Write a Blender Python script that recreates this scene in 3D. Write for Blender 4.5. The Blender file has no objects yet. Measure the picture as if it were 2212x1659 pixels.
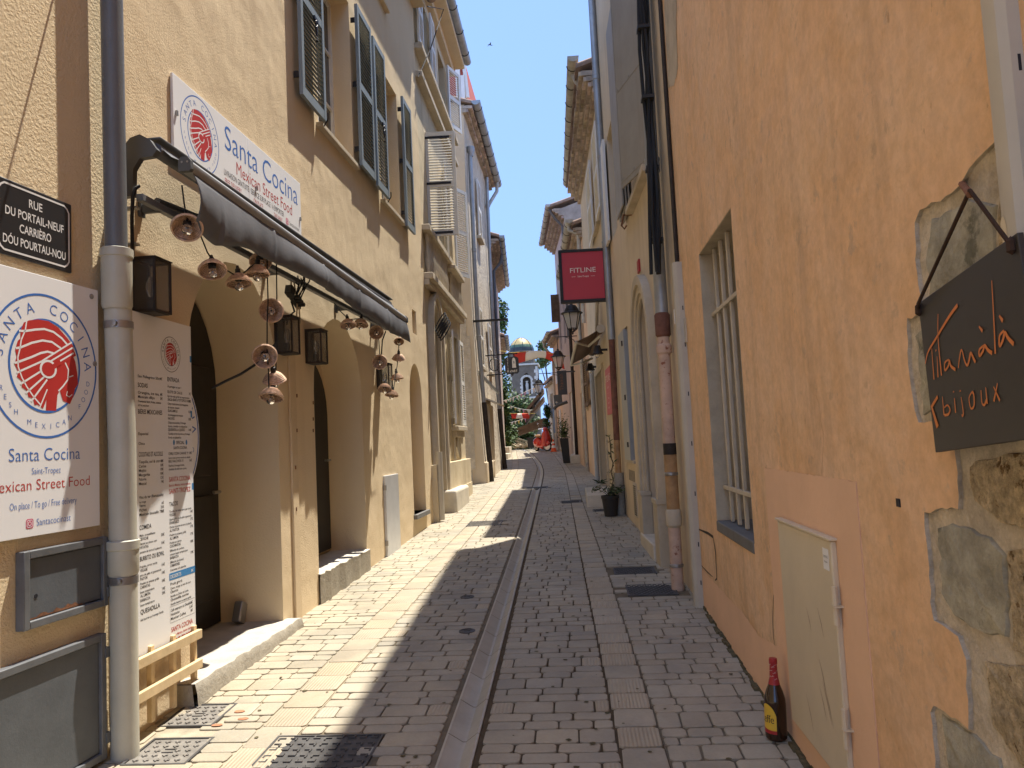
import bpy, bmesh, math, random
from mathutils import Matrix, Vector
from mathutils.geometry import tessellate_polygon
R_ = math.radians
random.seed(7)
SC = bpy.context.scene
COL = SC.collection

# ------------------------------------------------------------------ camera
FPX, CX, CY, EYE = 1661.0, 1106.0, 829.5, 1.6
psi, th, rho = R_(4.55), R_(4.3), R_(2.8)
cF = Vector((-math.sin(psi)*math.cos(th), math.cos(psi)*math.cos(th), math.sin(th)))
r0 = Vector((math.cos(psi), math.sin(psi), 0)); u0 = r0.cross(cF)
cR = math.cos(rho)*r0 - math.sin(rho)*u0
cU = math.cos(rho)*u0 + math.sin(rho)*r0
cd = bpy.data.cameras.new('camera'); cam = bpy.data.objects.new('camera', cd); COL.objects.link(cam)
cd.sensor_fit = 'HORIZONTAL'; cd.sensor_width = 36; cd.lens = FPX/2212*36
cd.clip_start = .05; cd.clip_end = 2000
m = Matrix.Identity(4)
for i in range(3):
    m[i][0], m[i][1], m[i][2] = cR[i], cU[i], -cF[i]
m[2][3] = EYE
cam.matrix_world = m
SC.camera = cam

# ------------------------------------------------------------------ light
SUN = Vector((.197, .30, 1)).normalized()
wd = bpy.data.worlds.new('World'); SC.world = wd; wd.use_nodes = True
nt = wd.node_tree; bg = nt.nodes['Background']
sky = nt.nodes.new('ShaderNodeTexSky'); sky.sky_type = 'NISHITA'; sky.sun_disc = False
sky.sun_elevation = math.asin(SUN.z); sky.sun_rotation = math.atan2(SUN.x, SUN.y)
sky.air_density = 1.0; sky.dust_density = .1; sky.ozone_density = 2.2
wt = nt.nodes.new('ShaderNodeTexCoord'); wm = nt.nodes.new('ShaderNodeVectorMath'); wm.operation = 'MULTIPLY_ADD'
wm.inputs[1].default_value = (-1, -1, .85); wm.inputs[2].default_value = (0, 0, .5)      # sky lookup turned round and lifted for looks, so no milky band low down
wn = nt.nodes.new('ShaderNodeVectorMath'); wn.operation = 'NORMALIZE'
nt.links.new(wt.outputs['Generated'], wm.inputs[0]); nt.links.new(wm.outputs[0], wn.inputs[0]); nt.links.new(wn.outputs[0], sky.inputs['Vector'])
hs = nt.nodes.new('ShaderNodeHueSaturation'); hs.inputs['Saturation'].default_value = 1.0; hs.inputs['Hue'].default_value = .503; hs.inputs['Value'].default_value = 1.02
nt.links.new(sky.outputs[0], hs.inputs['Color']); nt.links.new(hs.outputs[0], bg.inputs[0]); bg.inputs[1].default_value = .15
sl = bpy.data.lights.new('sun', 'SUN'); sl.energy = 3.25; sl.angle = R_(.5); sl.color = (1, .95, .86)
so = bpy.data.objects.new('sun', sl); COL.objects.link(so)
so.rotation_euler = SUN.to_track_quat('Z', 'Y').to_euler(); so.location = (0, 0, 30)
SC.view_settings.view_transform = 'Standard'; SC.view_settings.look = 'None'
SC.view_settings.exposure = 1.55; SC.view_settings.gamma = 1
SC.cycles.max_bounces = 10; SC.cycles.diffuse_bounces = 6
SC.cycles.use_denoising = True

# ------------------------------------------------------------------ geometry helpers
def ray(x, y): return cF + (x-CX)/FPX*cR - (y-CY)/FPX*cU
def atY(x, y, Y):
    r = ray(x, y); t = Y/r.y; return Vector((t*r.x, Y, EYE+t*r.z))
SL = .0355
def g(Y):                                   # height of the street at distance Y
    if Y < 31: return SL*Y
    if Y < 37: q = Y-31; return SL*31 + SL*q - SL/12*q*q
    return SL*31 + SL*3 - .06*(Y-37)
def ground(x, y):
    r = ray(x, y); t = EYE/(SL*r.y-r.z); return Vector((t*r.x, t*r.y, EYE+t*r.z))

class Wall:                                  # vertical plane; a -> b runs to the right as seen from the street
    def __init__(s, a, b):
        s.a = Vector((a[0], a[1], 0)); s.b = Vector((b[0], b[1], 0)); s.L = (s.b-s.a).length
        s.d = (s.b-s.a)/s.L; s.n = Vector((s.d.y, -s.d.x, 0)); s.up = Vector((0, 0, 1))
    def px(s, x, y, w=0):
        r = ray(x, y); o = s.a+s.n*w; t = o.dot(s.n)/Vector((r.x, r.y, 0)).dot(s.n)
        p = r*t; return ((p-o).dot(s.d), EYE+p.z)
    def P(s, q, z, w=0): return s.a+s.d*q+s.n*w+s.up*z
    def F(s, q=0, z=0, w=0):
        o = s.P(q, z, w); M = Matrix.Identity(4)
        for i in range(3): M[i][0], M[i][1], M[i][2], M[i][3] = s.d[i], s.up[i], s.n[i], o[i]
        return M
    def pxs(s, pts, w=0): return [s.px(x, y, w) for x, y in pts]
def T(x, y, z, rz=0, rx=0, ry=0):
    return Matrix.Translation((x, y, z)) @ Matrix.Rotation(rz, 4, 'Z') @ Matrix.Rotation(ry, 4, 'Y') @ Matrix.Rotation(rx, 4, 'X')
I4 = Matrix.Identity(4)
def frame(o, x, y):                          # frame from origin, x dir, approximate y dir
    x = Vector(x).normalized(); z = x.cross(Vector(y)).normalized(); y = z.cross(x)
    M = Matrix.Identity(4)
    for i in range(3): M[i][0], M[i][1], M[i][2], M[i][3] = x[i], y[i], z[i], o[i]
    return M

_txt = {}
TXT_OFF = -.011
def text_geo(s):
    key = (s, TXT_OFF)
    if key not in _txt:
        c = bpy.data.curves.new('lettering', 'FONT'); c.body = s; c.size = 1; c.resolution_u = 3; c.offset = TXT_OFF
        o = bpy.data.objects.new('lettering', c); COL.objects.link(o)
        me = bpy.data.meshes.new_from_object(o)
        _txt[key] = ([v.co.to_2d() for v in me.vertices], [list(p.vertices) for p in me.polygons])
        bpy.data.objects.remove(o); bpy.data.curves.remove(c); bpy.data.meshes.remove(me)
    return _txt[key]

class MB:
    def __init__(s): s.v = []; s.f = []; s.mi = []; s.c = []; s.tint = (.5, .5, .5)
    def add(s, vs, fs, mi=0):
        b = len(s.v); s.v += [Vector(v) for v in vs]
        for f in fs: s.f.append([b+i for i in f]); s.mi.append(mi); s.c.append(s.tint)
        return s
    def box(s, F, u0, u1, v0, v1, w0, w1, mi=0):
        vs = [F @ Vector((u, v, w)) for u in (u0, u1) for v in (v0, v1) for w in (w0, w1)]
        return s.add(vs, [(0, 1, 3, 2), (4, 6, 7, 5), (0, 4, 5, 1), (2, 3, 7, 6), (0, 2, 6, 4), (1, 5, 7, 3)], mi)
    def quad(s, a, b, c, d, mi=0): return s.add([a, b, c, d], [(0, 1, 2, 3)], mi)
    def flat(s, F, outer, holes=(), w=0, mi=0, flip=False):
        loops = [[Vector((p[0], p[1], 0)) for p in l] for l in [outer]+list(holes)]
        tri = tessellate_polygon(loops); vs = [F @ Vector((p.x, p.y, w)) for l in loops for p in l]
        out = []
        for t in tri:
            a, b, c = [vs[i] for i in t]
            nn = (b-a).cross(c-a)
            if nn.length < 1e-10: continue
            ok = nn.dot(F.to_3x3() @ Vector((0, 0, 1))) > 0
            out.append(tuple(t) if ok != flip else tuple(reversed(t)))
        return s.add(vs, out, mi)
    def side(s, F, poly, w0, w1, mi=0, inward=False):
        n = len(poly); ar = sum(poly[i][0]*poly[(i+1) % n][1]-poly[(i+1) % n][0]*poly[i][1] for i in range(n))
        vs = [F @ Vector((p[0], p[1], w)) for w in (w0, w1) for p in poly]
        fs = [(i, (i+1) % n, n+(i+1) % n, n+i) for i in range(n)]
        if (ar < 0) != inward: fs = [tuple(reversed(f)) for f in fs]
        if w1 < w0: fs = [tuple(reversed(f)) for f in fs]
        return s.add(vs, fs, mi)
    def prism(s, F, poly, w0, w1, mi=0):
        s.flat(F, poly, (), w1, mi); s.flat(F, poly, (), w0, mi, True); return s.side(F, poly, w0, w1, mi)
    def tube(s, pts, r, n=8, mi=0, cap=True):
        pts = [Vector(p) for p in pts]; k = len(pts); rs = r if isinstance(r, (list, tuple)) else [r]*k
        vs = []; ref = None
        for i, p in enumerate(pts):
            t = (pts[min(i+1, k-1)]-pts[max(i-1, 0)]).normalized()
            if ref is None: ref = Vector((0, 0, 1)) if abs(t.z) < .9 else Vector((1, 0, 0))
            x = (ref-t*ref.dot(t)).normalized(); y = t.cross(x); ref = x
            vs += [p+(x*math.cos(2*math.pi*j/n)+y*math.sin(2*math.pi*j/n))*rs[i] for j in range(n)]
        fs = [(i*n+j, i*n+(j+1) % n, (i+1)*n+(j+1) % n, (i+1)*n+j) for i in range(k-1) for j in range(n)]
        if cap: fs += [tuple(reversed(range(n))), tuple((k-1)*n+j for j in range(n))]
        return s.add(vs, fs, mi)
    def lathe(s, F, prof, n=16, mi=0, a0=0, a1=2*math.pi):
        full = abs(a1-a0-2*math.pi) < 1e-6; m_ = n if full else n+1; k = len(prof)
        vs = [F @ Vector((r*math.cos(a0+(a1-a0)*j/n), r*math.sin(a0+(a1-a0)*j/n), h)) for r, h in prof for j in range(m_)]
        fs = []
        for i in range(k-1):
            for j in range(n):
                a, b = j, (j+1) % m_; fs.append((i*m_+a, i*m_+b, (i+1)*m_+b, (i+1)*m_+a))
        return s.add(vs, fs, mi)
    def text(s, F, t, u, v, h, w=.004, mi=0, align='l', width=None, rot=0):
        vs, fs = text_geo(t); xs = [p.x for p in vs]; x0, x1 = min(xs), max(xs)
        sc = h/.72; sx = sc if width is None else width/(x1-x0); off = {'l': x0, 'c': (x0+x1)/2, 'r': x1}[align]
        ca, sa = math.cos(rot), math.sin(rot)
        out = []
        for p in vs:
            a, b = (p.x-off)*sx, p.y*sc
            out.append(F @ Vector((u+a*ca-b*sa, v+a*sa+b*ca, w)))
        return s.add(out, fs, mi)
    def stroke(s, F, pts, wd, w=.004, mi=0):
        pts = [Vector((p[0], p[1])) for p in pts]; k = len(pts); ws = wd if isinstance(wd, (list, tuple)) else [wd]*k
        L = []; Rr = []
        for i in range(k):
            t = (pts[min(i+1, k-1)]-pts[max(i-1, 0)])
            if t.length < 1e-9: t = Vector((1, 0))
            t.normalize(); nn = Vector((-t.y, t.x))*ws[i]/2; L.append(pts[i]+nn); Rr.append(pts[i]-nn)
        vs = [F @ Vector((p.x, p.y, w)) for p in L+Rr]
        return s.add(vs, [(k+i, k+i+1, i+1, i) for i in range(k-1)], mi)
    def islands(s):
        par = list(range(len(s.v)))
        def find(i):
            while par[i] != i: par[i] = par[par[i]]; i = par[i]
            return i
        for f in s.f:
            for i in f[1:]: par[find(i)] = find(f[0])
        out = {}
        for k, f in enumerate(s.f):
            r = find(f[0])
            if r not in out: out[r] = (MB(), {})
            q, mp = out[r]; nf = []
            for i in f:
                if i not in mp: mp[i] = len(q.v); q.v.append(s.v[i])
                nf.append(mp[i])
            q.f.append(nf); q.mi.append(s.mi[k]); q.c.append(s.c[k])
        return [q for q, _ in out.values()]
    def build(s, name, mats, parent=None, bevel=0, seg=2, sharp=32, smooth=True, tint=False, each=False):
        if each:
            for q in s.islands(): o = q.build(name, mats, parent, bevel, seg, sharp, smooth, tint)
            return o
        me = bpy.data.meshes.new(name)
        if parent is not None: inv = parent['_m'] if False else ROOTM[parent.name].inverted(); org = None
        else:
            xs = [p.x for p in s.v]; ys = [p.y for p in s.v]; zs = [p.z for p in s.v]
            org = Vector(((min(xs)+max(xs))/2, (min(ys)+max(ys))/2, min(zs))); inv = Matrix.Translation(-org)
        me.from_pydata([inv @ p for p in s.v], [], s.f)
        if not isinstance(mats, (list, tuple)): mats = [mats]
        for q in mats: me.materials.append(q)
        me.polygons.foreach_set('material_index', s.mi)
        if tint:
            at = me.color_attributes.new('tint', 'FLOAT_COLOR', 'CORNER'); data = []
            for p in me.polygons:
                for _ in p.loop_indices: data += [*s.c[p.index], 1]
            at.data.foreach_set('color', data)
        if smooth:
            me.polygons.foreach_set('use_smooth', [True]*len(me.polygons)); me.set_sharp_from_angle(angle=R_(sharp))
        me.update()
        o = bpy.data.objects.new(name, me); COL.objects.link(o)
        if org is not None: o.location = org; ROOTM[o.name] = Matrix.Translation(org)
        else: o.parent = parent; ROOTM[o.name] = ROOTM[parent.name]
        if bevel:
            b = o.modifiers.new('bevel', 'BEVEL'); b.width = bevel; b.segments = seg; b.limit_method = 'ANGLE'; b.angle_limit = R_(40)
        return o
ROOTM = {}
def tag(o, label, cat, group=None):
    o['label'] = label; o['category'] = cat
    if group: o['group'] = group
    return o
def struct(o): o['kind'] = 'structure'; return o
def thing(name, label, cat, loc, group=None):
    o = bpy.data.objects.new(name, None); COL.objects.link(o); o.empty_display_size = .1
    M = loc if isinstance(loc, Matrix) else Matrix.Translation(loc)
    o.matrix_basis = M; ROOTM[o.name] = M.copy()
    return tag(o, label, cat, group)
def copy_tree(o, M=None, parent=None):
    c = o.copy(); COL.objects.link(c)
    if parent is None:
        c.matrix_basis = M; ROOTM[c.name] = M.copy()
    else: c.parent = parent
    for ch in list(o.children): copy_tree(ch, None, c)
    return c

# ------------------------------------------------------------------ materials
def mat(name, col, rough=.8, metal=0, var=.12, vs=3.0, bump=0, bs=40, spec=.3, streak=0, streakcol=None, col2=None, patch=None,
        fine=0, finesc=120, pits=0, tint=0, alpha=None, trans=0, coat=0, dirt=0, wave=None, uneven=0):
    ma = bpy.data.materials.new(name); ma.use_nodes = True; n = ma.node_tree.nodes; l = ma.node_tree.links
    p = n['Principled BSDF']; p.inputs['Roughness'].default_value = rough; p.inputs['Metallic'].default_value = metal
    p.inputs['Specular IOR Level'].default_value = spec
    if coat: p.inputs['Coat Weight'].default_value = coat
    if trans: p.inputs['Transmission Weight'].default_value = trans
    tc = n.new('ShaderNodeNewGeometry'); co = tc.outputs['Position']
    def noise(sc, det=4, rough_=.55, vec=None):
        q = n.new('ShaderNodeTexNoise'); q.inputs['Scale'].default_value = sc; q.inputs['Detail'].default_value = det
        q.inputs['Roughness'].default_value = rough_; l.new(vec or co, q.inputs['Vector']); return q.outputs['Fac']
    def ramp(src, a, b):
        q = n.new('ShaderNodeMapRange'); q.inputs[1].default_value = a; q.inputs[2].default_value = b; q.clamp = True
        l.new(src, q.inputs[0]); return q.outputs[0]
    def mix(fac, a, b, mode='MIX'):
        q = n.new('ShaderNodeMix'); q.data_type = 'RGBA'; q.blend_type = mode
        for s_, x in ((0, fac), (6, a), (7, b)):
            if hasattr(x, 'links') or hasattr(x, 'is_linked'): l.new(x, q.inputs[s_])
            elif s_ == 0: q.inputs[0].default_value = x
            else: q.inputs[s_].default_value = (*x, 1)
        return q.outputs[2]
    c = tuple(col)
    d = tuple(max(0, x*(1-var*1.3)) for x in c); li = tuple(min(1, x*(1+var)) for x in c)
    cur = mix(ramp(noise(vs, 6, .6), .3, .7), d, li)
    if col2: cur = mix(ramp(noise(vs*.35, 5, .6), .42, .62), cur, col2)
    if patch: cur = mix(ramp(noise(patch[1], 6, .65), patch[2], patch[2]+.06), cur, patch[0])
    if streak:
        mp = n.new('ShaderNodeMapping'); mp.inputs['Scale'].default_value = (5, 5, .35); l.new(co, mp.inputs[0])
        sn = noise(1.0, 5, .6, mp.outputs[0])
        mm = n.new('ShaderNodeMath'); mm.operation = 'MULTIPLY'; l.new(ramp(sn, .52, .75), mm.inputs[0]); mm.inputs[1].default_value = streak
        cur = mix(mm.outputs[0], cur, streakcol or tuple(x*.45 for x in c))
    if fine:
        cur = mix(fine, cur, mix(ramp(noise(finesc, 3, .7), .35, .65), (.25, .25, .25), (1, 1, 1)), 'MULTIPLY')
    if pits:
        mp2 = n.new('ShaderNodeMapping'); mp2.inputs['Scale'].default_value = (1, 1, .45); l.new(co, mp2.inputs[0])
        pm = n.new('ShaderNodeMath'); pm.operation = 'MULTIPLY'; l.new(ramp(noise(26, 6, .72, mp2.outputs[0]), .64, .72), pm.inputs[0]); pm.inputs[1].default_value = pits
        cur = mix(pm.outputs[0], cur, tuple(x*.55 for x in c))
    if dirt:
        dn = n.new('ShaderNodeMath'); dn.operation = 'MULTIPLY'; l.new(ramp(noise(2.3, 8, .7), .5, .72), dn.inputs[0]); dn.inputs[1].default_value = dirt
        cur = mix(dn.outputs[0], cur, tuple(x*.4 for x in c))
    if tint:
        a = n.new('ShaderNodeVertexColor'); a.layer_name = 'tint'
        sc = n.new('ShaderNodeMix'); sc.data_type = 'RGBA'; sc.blend_type = 'MULTIPLY'; sc.inputs[0].default_value = 1
        l.new(cur, sc.inputs[6]); l.new(a.outputs[0], sc.inputs[7]); cur = sc.outputs[2]
    l.new(cur, p.inputs['Base Color'])
    hs = []
    if bump: hs.append((noise(bs, 5, .65), bump))
    if uneven: hs.append((noise(1.7, 3, .5), uneven))
    if wave:
        wv = n.new('ShaderNodeTexWave'); wv.bands_direction = wave[1]; wv.inputs['Scale'].default_value = wave[0]; wv.inputs['Distortion'].default_value = .6
        l.new(co, wv.inputs['Vector']); hs.append((wv.outputs['Fac'], wave[2]))
    prev = None
    for h, st in hs:
        b = n.new('ShaderNodeBump'); b.inputs['Strength'].default_value = 1; b.inputs['Distance'].default_value = st
        l.new(h, b.inputs['Height'])
        if prev: l.new(prev, b.inputs['Normal'])
        prev = b.outputs['Normal']
    if prev: l.new(prev, p.inputs['Normal'])
    if alpha is not None: p.inputs['Alpha'].default_value = alpha
    return ma
M = {}
def mk(k, *a, **kw): M[k] = mat(k, *a, **kw)
mk('tan_stucco', (.70, .56, .365), .95, var=.03, vs=.9, bump=.005, bs=75, streak=.16, streakcol=(.47, .33, .18), uneven=.03, spec=.1)
mk('tan_rough', (.70, .56, .355), .95, var=.03, vs=1.1, bump=.012, bs=55, spec=.1)
mk('tan_trim', (.66, .52, .335), .9, var=.05, vs=2, bump=.003, bs=60, spec=.1, dirt=.15)
mk('orange_plaster', (.80, .51, .285), .92, var=.07, vs=5, bump=.004, bs=26, fine=.18, finesc=24, pits=.8, streak=.6, streakcol=(.50, .345, .215), col2=(.80, .54, .33), uneven=.06, spec=.12, dirt=.16, patch=((.66, .45, .28), 9, .60))
mk('pink_plaster', (.78, .51, .33), .9, var=.05, vs=3, bump=.002, bs=30, spec=.1)
mk('cream_plaster', (.62, .51, .36), .92, var=.08, vs=1.2, bump=.004, bs=50, streak=.35, streakcol=(.40, .31, .21), spec=.1, uneven=.03)
mk('yellow_render', (.60, .50, .335), .92, var=.06, vs=1.0, bump=.004, bs=60, streak=.5, streakcol=(.36, .28, .17), spec=.1, uneven=.03)
mk('stone_trim', (.52, .44, .32), .9, var=.10, vs=4, bump=.004, bs=45, dirt=.3, spec=.15)
mk('pale_stone', (.60, .54, .43), .9, var=.10, vs=5, bump=.005, bs=40, dirt=.25, spec=.15)
mk('white_sill', (.62, .58, .49), .85, var=.08, vs=6, bump=.003, bs=50, dirt=.15, spec=.2)
mk('rubble', (.60, .52, .40), .95, var=.14, vs=7, bump=.035, bs=9, fine=.15, finesc=26, dirt=.3, spec=.1, patch=((.66, .58, .45), 3.2, .52))
mk('pinkish', (.58, .46, .38), .92, var=.08, vs=1.2, bump=.004, bs=40, streak=.3, spec=.1)
mk('peach', (.68, .48, .33), .92, var=.07, vs=1.3, bump=.003, bs=40, streak=.3, spec=.1)
mk('grey_render', (.36, .32, .27), .95, var=.2, vs=2, bump=.006, bs=30, dirt=.5, spec=.1)
mk('genoise', (.46, .38, .30), .95, var=.18, vs=9, bump=.01, bs=22, dirt=.6, spec=.1, tint=1)
mk('roof_tile', (.30, .21, .155), .9, var=.25, vs=6, bump=.005, bs=30, dirt=.5, spec=.15)
mk('zinc', (.36, .37, .37), .5, metal=.6, var=.12, vs=4, dirt=.35, streak=.3)
mk('old_zinc', (.46, .43, .37), .7, metal=.2, var=.2, vs=5, dirt=.6, streak=.4, bump=.003, bs=20)
mk('grey_paint', (.33, .33, .31), .45, var=.06, vs=6, bump=.001, bs=120, spec=.4)
mk('beige_paint', (.45, .43, .35), .42, var=.06, vs=5, bump=.001, bs=60, spec=.45, dirt=.12, streak=.12)
mk('pipe_grey', (.13, .135, .14), .45, var=.08, vs=4, bump=.0015, bs=80, spec=.4)
mk('shutter_teal', (.205, .24, .25), .55, var=.06, vs=6, spec=.35)
mk('shutter_white', (.74, .72, .66), .6, var=.05, vs=6, spec=.3, dirt=.15)
mk('shutter_beige', (.66, .61, .51), .6, var=.05, vs=6, spec=.3, dirt=.1)
mk('panel_grey', (.29, .265, .22), .55, var=.07, vs=4, streak=.35, streakcol=(.22, .17, .12), spec=.35)
mk('iron', (.025, .022, .02), .5, metal=.4, var=.2, vs=20, spec=.4)
mk('black_cable', (.016, .015, .014), .6, var=.1, spec=.3)
mk('black_rust', (.035, .026, .02), .65, var=.3, vs=14, spec=.3)
mk('red_rust', (.17, .075, .05), .8, var=.3, vs=9, bump=.003, bs=60)
mk('orange_pipe', (.44, .26, .12), .7, var=.25, vs=8, dirt=.5, bump=.002, bs=50)
mk('pink_pipe', (.55, .38, .28), .7, var=.15, vs=6, dirt=.3, bump=.002, bs=50, patch=((.26, .09, .05), 16, .60))
mk('cable_cover', (.50, .455, .365), .55, var=.05, vs=5, dirt=.12, spec=.35)
mk('white_panel', (.80, .80, .79), .45, var=.015, vs=3, spec=.4)
mk('sign_blue', (.05, .16, .48), .5, var=.03)
mk('sign_red', (.48, .035, .03), .5, var=.03)
mk('ink', (.02, .02, .025), .6, var=.05)
mk('blue_bar', (.06, .24, .50), .5, var=.03)
mk('insta', (.55, .08, .16), .5, var=.3, vs=18)
mk('plate_black', (.022, .022, .024), .35, var=.1, vs=5, spec=.5)
mk('plate_white', (.74, .73, .70), .5, var=.05)
mk('screw', (.35, .34, .33), .35, metal=.8, var=.1)
mk('meter_grey', (.10, .11, .12), .55, var=.10, vs=5, dirt=.35, streak=.25, streakcol=(.07, .07, .075), bump=.001, bs=60, spec=.4)
mk('meter_edge', (.13, .135, .14), .5, var=.15, vs=9, dirt=.45, spec=.4)
mk('rust', (.20, .09, .045), .9, var=.3, vs=18, bump=.003, bs=60)
mk('awning_case', (.085, .085, .082), .5, var=.06, vs=10, spec=.4)
mk('awning_bar', (.28, .28, .275), .45, var=.06, vs=12, bump=.0006, bs=300, spec=.5)
mk('awning_cloth', (.125, .125, .132), .8, var=.10, vs=4, bump=.002, bs=12, spec=.25)
mk('wicker', (.66, .45, .31), .75, var=.3, vs=45, bump=.004, bs=90)
mk('wicker_dark', (.46, .29, .19), .8, var=.3, vs=45, bump=.003, bs=90)
mk('bulb_glass', (.95, .95, .93), .05, trans=.95, var=.01, spec=.5)
mk('pane_glass', (.16, .15, .13), .08, var=.05, alpha=.28, spec=.6)
mk('dark_door', (.028, .024, .02), .5, var=.2, vs=4, spec=.3)
mk('dark_inside', (.02, .018, .016), .9, var=.1)
mk('brown_door', (.07, .045, .03), .6, var=.25, vs=6, streak=.4, streakcol=(.02, .014, .01))
mk('raw_pine', (.62, .47, .27), .75, var=.14, vs=9, bump=.001, bs=60, wave=None)
mk('alu', (.62, .62, .61), .4, metal=.4, var=.06, vs=5, streak=.25, streakcol=(.42, .41, .39))
mk('cast_iron', (.24, .22, .19), .6, metal=.35, var=.2, vs=16, dirt=.4, bump=.001, bs=90, patch=((.42, .37, .30), 9, .60))
mk('cast_iron_dark', (.10, .095, .09), .55, metal=.35, var=.2, vs=16, dirt=.4, bump=.001, bs=90)
mk('paver', (.425, .38, .29), .65, var=.06, vs=6, bump=.0025, bs=60, fine=.10, finesc=60, tint=1, spec=.3, dirt=.22, col2=(.345, .315, .25))
mk('paver_rib', (.42, .37, .28), .65, var=.06, vs=6, bump=.0015, bs=60, tint=1, spec=.3, dirt=.12, wave=(16, 'X', .0025))
mk('joint', (.26, .225, .17), .95, var=.2, vs=9, bump=.004, bs=70, tint=1, spec=.05)
mk('gutter_stone', (.42, .38, .30), .5, var=.08, vs=5, bump=.002, bs=60, dirt=.25, spec=.4)
mk('moss_dirt', (.14, .12, .07), .95, var=.35, vs=22, bump=.01, bs=60, spec=.05)
mk('terrain', (.22, .19, .13), .95, var=.2, vs=.4)
mk('cabinet_cream', (.64, .54, .37), .4, var=.03, vs=5, spec=.45, dirt=.10, bump=.0008, bs=30)
mk('cement', (.38, .34, .27), .95, var=.14, vs=6, bump=.006, bs=40, fine=.2, finesc=40, spec=.1, dirt=.2)
mk('lime_coat', (.50, .46, .39), .95, var=.10, vs=8, bump=.004, bs=50, spec=.1, dirt=.3)
mk('grey_stone', (.40, .375, .29), .9, var=.28, vs=9, bump=.008, bs=30, fine=.2, finesc=60, spec=.15, patch=((.17, .165, .125), 6, .55))
mk('porous_stone', (.68, .54, .34), .95, var=.25, vs=14, bump=.04, bs=34, fine=.55, finesc=42, spec=.1, patch=((.24, .15, .07), 26, .60))
mk('mortar', (.60, .52, .40), .95, var=.2, vs=11, bump=.012, bs=35, fine=.25, finesc=60, spec=.1)
mk('window_bar', (.52, .45, .34), .6, var=.08, vs=9, dirt=.25)
mk('recess_plaster', (.50, .42, .30), .95, var=.14, vs=4, bump=.006, bs=35, dirt=.35, spec=.1)
mk('slate', (.16, .155, .145), .8, var=.1, vs=6, bump=.003, bs=40)
mk('jewel_black', (.040, .036, .032), .45, var=.05, vs=4, spec=.4)
mk('orange_ink', (.62, .20, .05), .5, var=.04)
mk('rope', (.05, .028, .018), .9, var=.2, vs=40)
mk('bottle_glass', (.030, .013, .006), .08, var=.1, spec=.6)
mk('label_red', (.36, .03, .03), .4, var=.06)
mk('label_yellow', (.72, .46, .05), .45, var=.04)
mk('label_cream', (.80, .72, .60), .5, var=.04)
mk('shop_red', (.50, .045, .055), .45, var=.03, spec=.4)
mk('terracotta', (.40, .17, .09), .85, var=.15, vs=8)
mk('plastic_black', (.03, .028, .026), .55, var=.1)
mk('awning_brown', (.13, .085, .06), .85, var=.12, vs=5)
mk('lamp_glass', (.72, .72, .68), .3, var=.03, alpha=.55, spec=.5)
mk('leaf_dark', (.045, .075, .022), .6, var=.35, vs=3, spec=.3)
mk('leaf_mid', (.09, .15, .04), .6, var=.35, vs=3, spec=.3)
mk('leaf_olive', (.13, .15, .06), .6, var=.3, vs=3, spec=.3)
mk('bark', (.10, .075, .05), .95, var=.3, vs=14, bump=.01, bs=20)
mk('tower_stone', (.15, .125, .10), .95, var=.18, vs=1.5, bump=.02, bs=6, dirt=.3, spec=.1)
mk('quoin', (.52, .49, .44), .9, var=.15, vs=2, spec=.1)
mk('dome_gold', (.46, .33, .12), .45, var=.25, vs=3, spec=.5)
mk('dome_green', (.06, .11, .06), .5, var=.45, vs=5, spec=.5)
mk('dome_dark', (.025, .03, .028), .5, var=.4, vs=5, spec=.5)
mk('flag_red', (.62, .05, .035), .7, var=.06)
mk('flag_white', (.78, .74, .66), .7, var=.05)
mk('scooter_red', (.52, .035, .025), .25, var=.04, spec=.5, coat=.4)
mk('tyre', (.02, .02, .02), .8, var=.1)
mk('chrome', (.6, .6, .6), .2, metal=.9, var=.03)
mk('seat_tan', (.30, .17, .09), .5, var=.1)
mk('cone_orange', (.75, .12, .03), .5, var=.05)
mk('old_wood', (.15, .095, .055), .8, var=.25, vs=6)
mk('white_wall', (.70, .66, .58), .9, var=.08, vs=1.5, streak=.2, bump=.003, bs=40)
mk('blue_shutter', (.18, .26, .40), .6, var=.08)
mk('bunting_pink', (.62, .36, .44), .7, var=.2, vs=2)
mk('bunting_yellow', (.72, .55, .12), .7, var=.2, vs=2)
mk('red_wall', (.45, .10, .07), .85, var=.1)
mk('lilac_roof', (.50, .44, .44), .85, var=.1, vs=5)
# ------------------------------------------------------------------ ground and paving
def curve(pts):
    def fn(y):
        if y <= pts[0][0]: return pts[0][1]+(y-pts[0][0])*(pts[1][1]-pts[0][1])/(pts[1][0]-pts[0][0])
        for (a, p), (b, q) in zip(pts, pts[1:]):
            if y <= b: return p+(q-p)*(y-a)/(b-a)
        return pts[-1][1]+(y-pts[-1][0])*(pts[-1][1]-pts[-2][1])/(pts[-1][0]-pts[-2][0])
    def sm(y): return (fn(y-.9)+fn(y-.3)+fn(y+.3)+fn(y+.9))/4
    return sm
gL = curve([(0, -.66), (3.6, -.73), (7.5, -.79), (10.2, -.84), (12.4, -.88), (15, -.95), (19.3, -1.05), (22.4, -1.14), (25.4, -1.37), (28.8, -1.7), (33, -2.2), (40, -3)])
gR = curve([(0, -.50), (3.6, -.56), (7.4, -.63), (9.7, -.68), (11.8, -.72), (15, -.79), (18, -.85), (21.2, -.94), (24.6, -1.16), (28.7, -1.56), (33, -2.06), (40, -2.86)])
bL0 = curve([(0, -1.80), (5.5, -1.75), (8.7, -1.70), (12, -1.66), (15, -1.71), (18.6, -1.78), (23, -1.95), (28, -2.35), (40, -3.4)])
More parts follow.
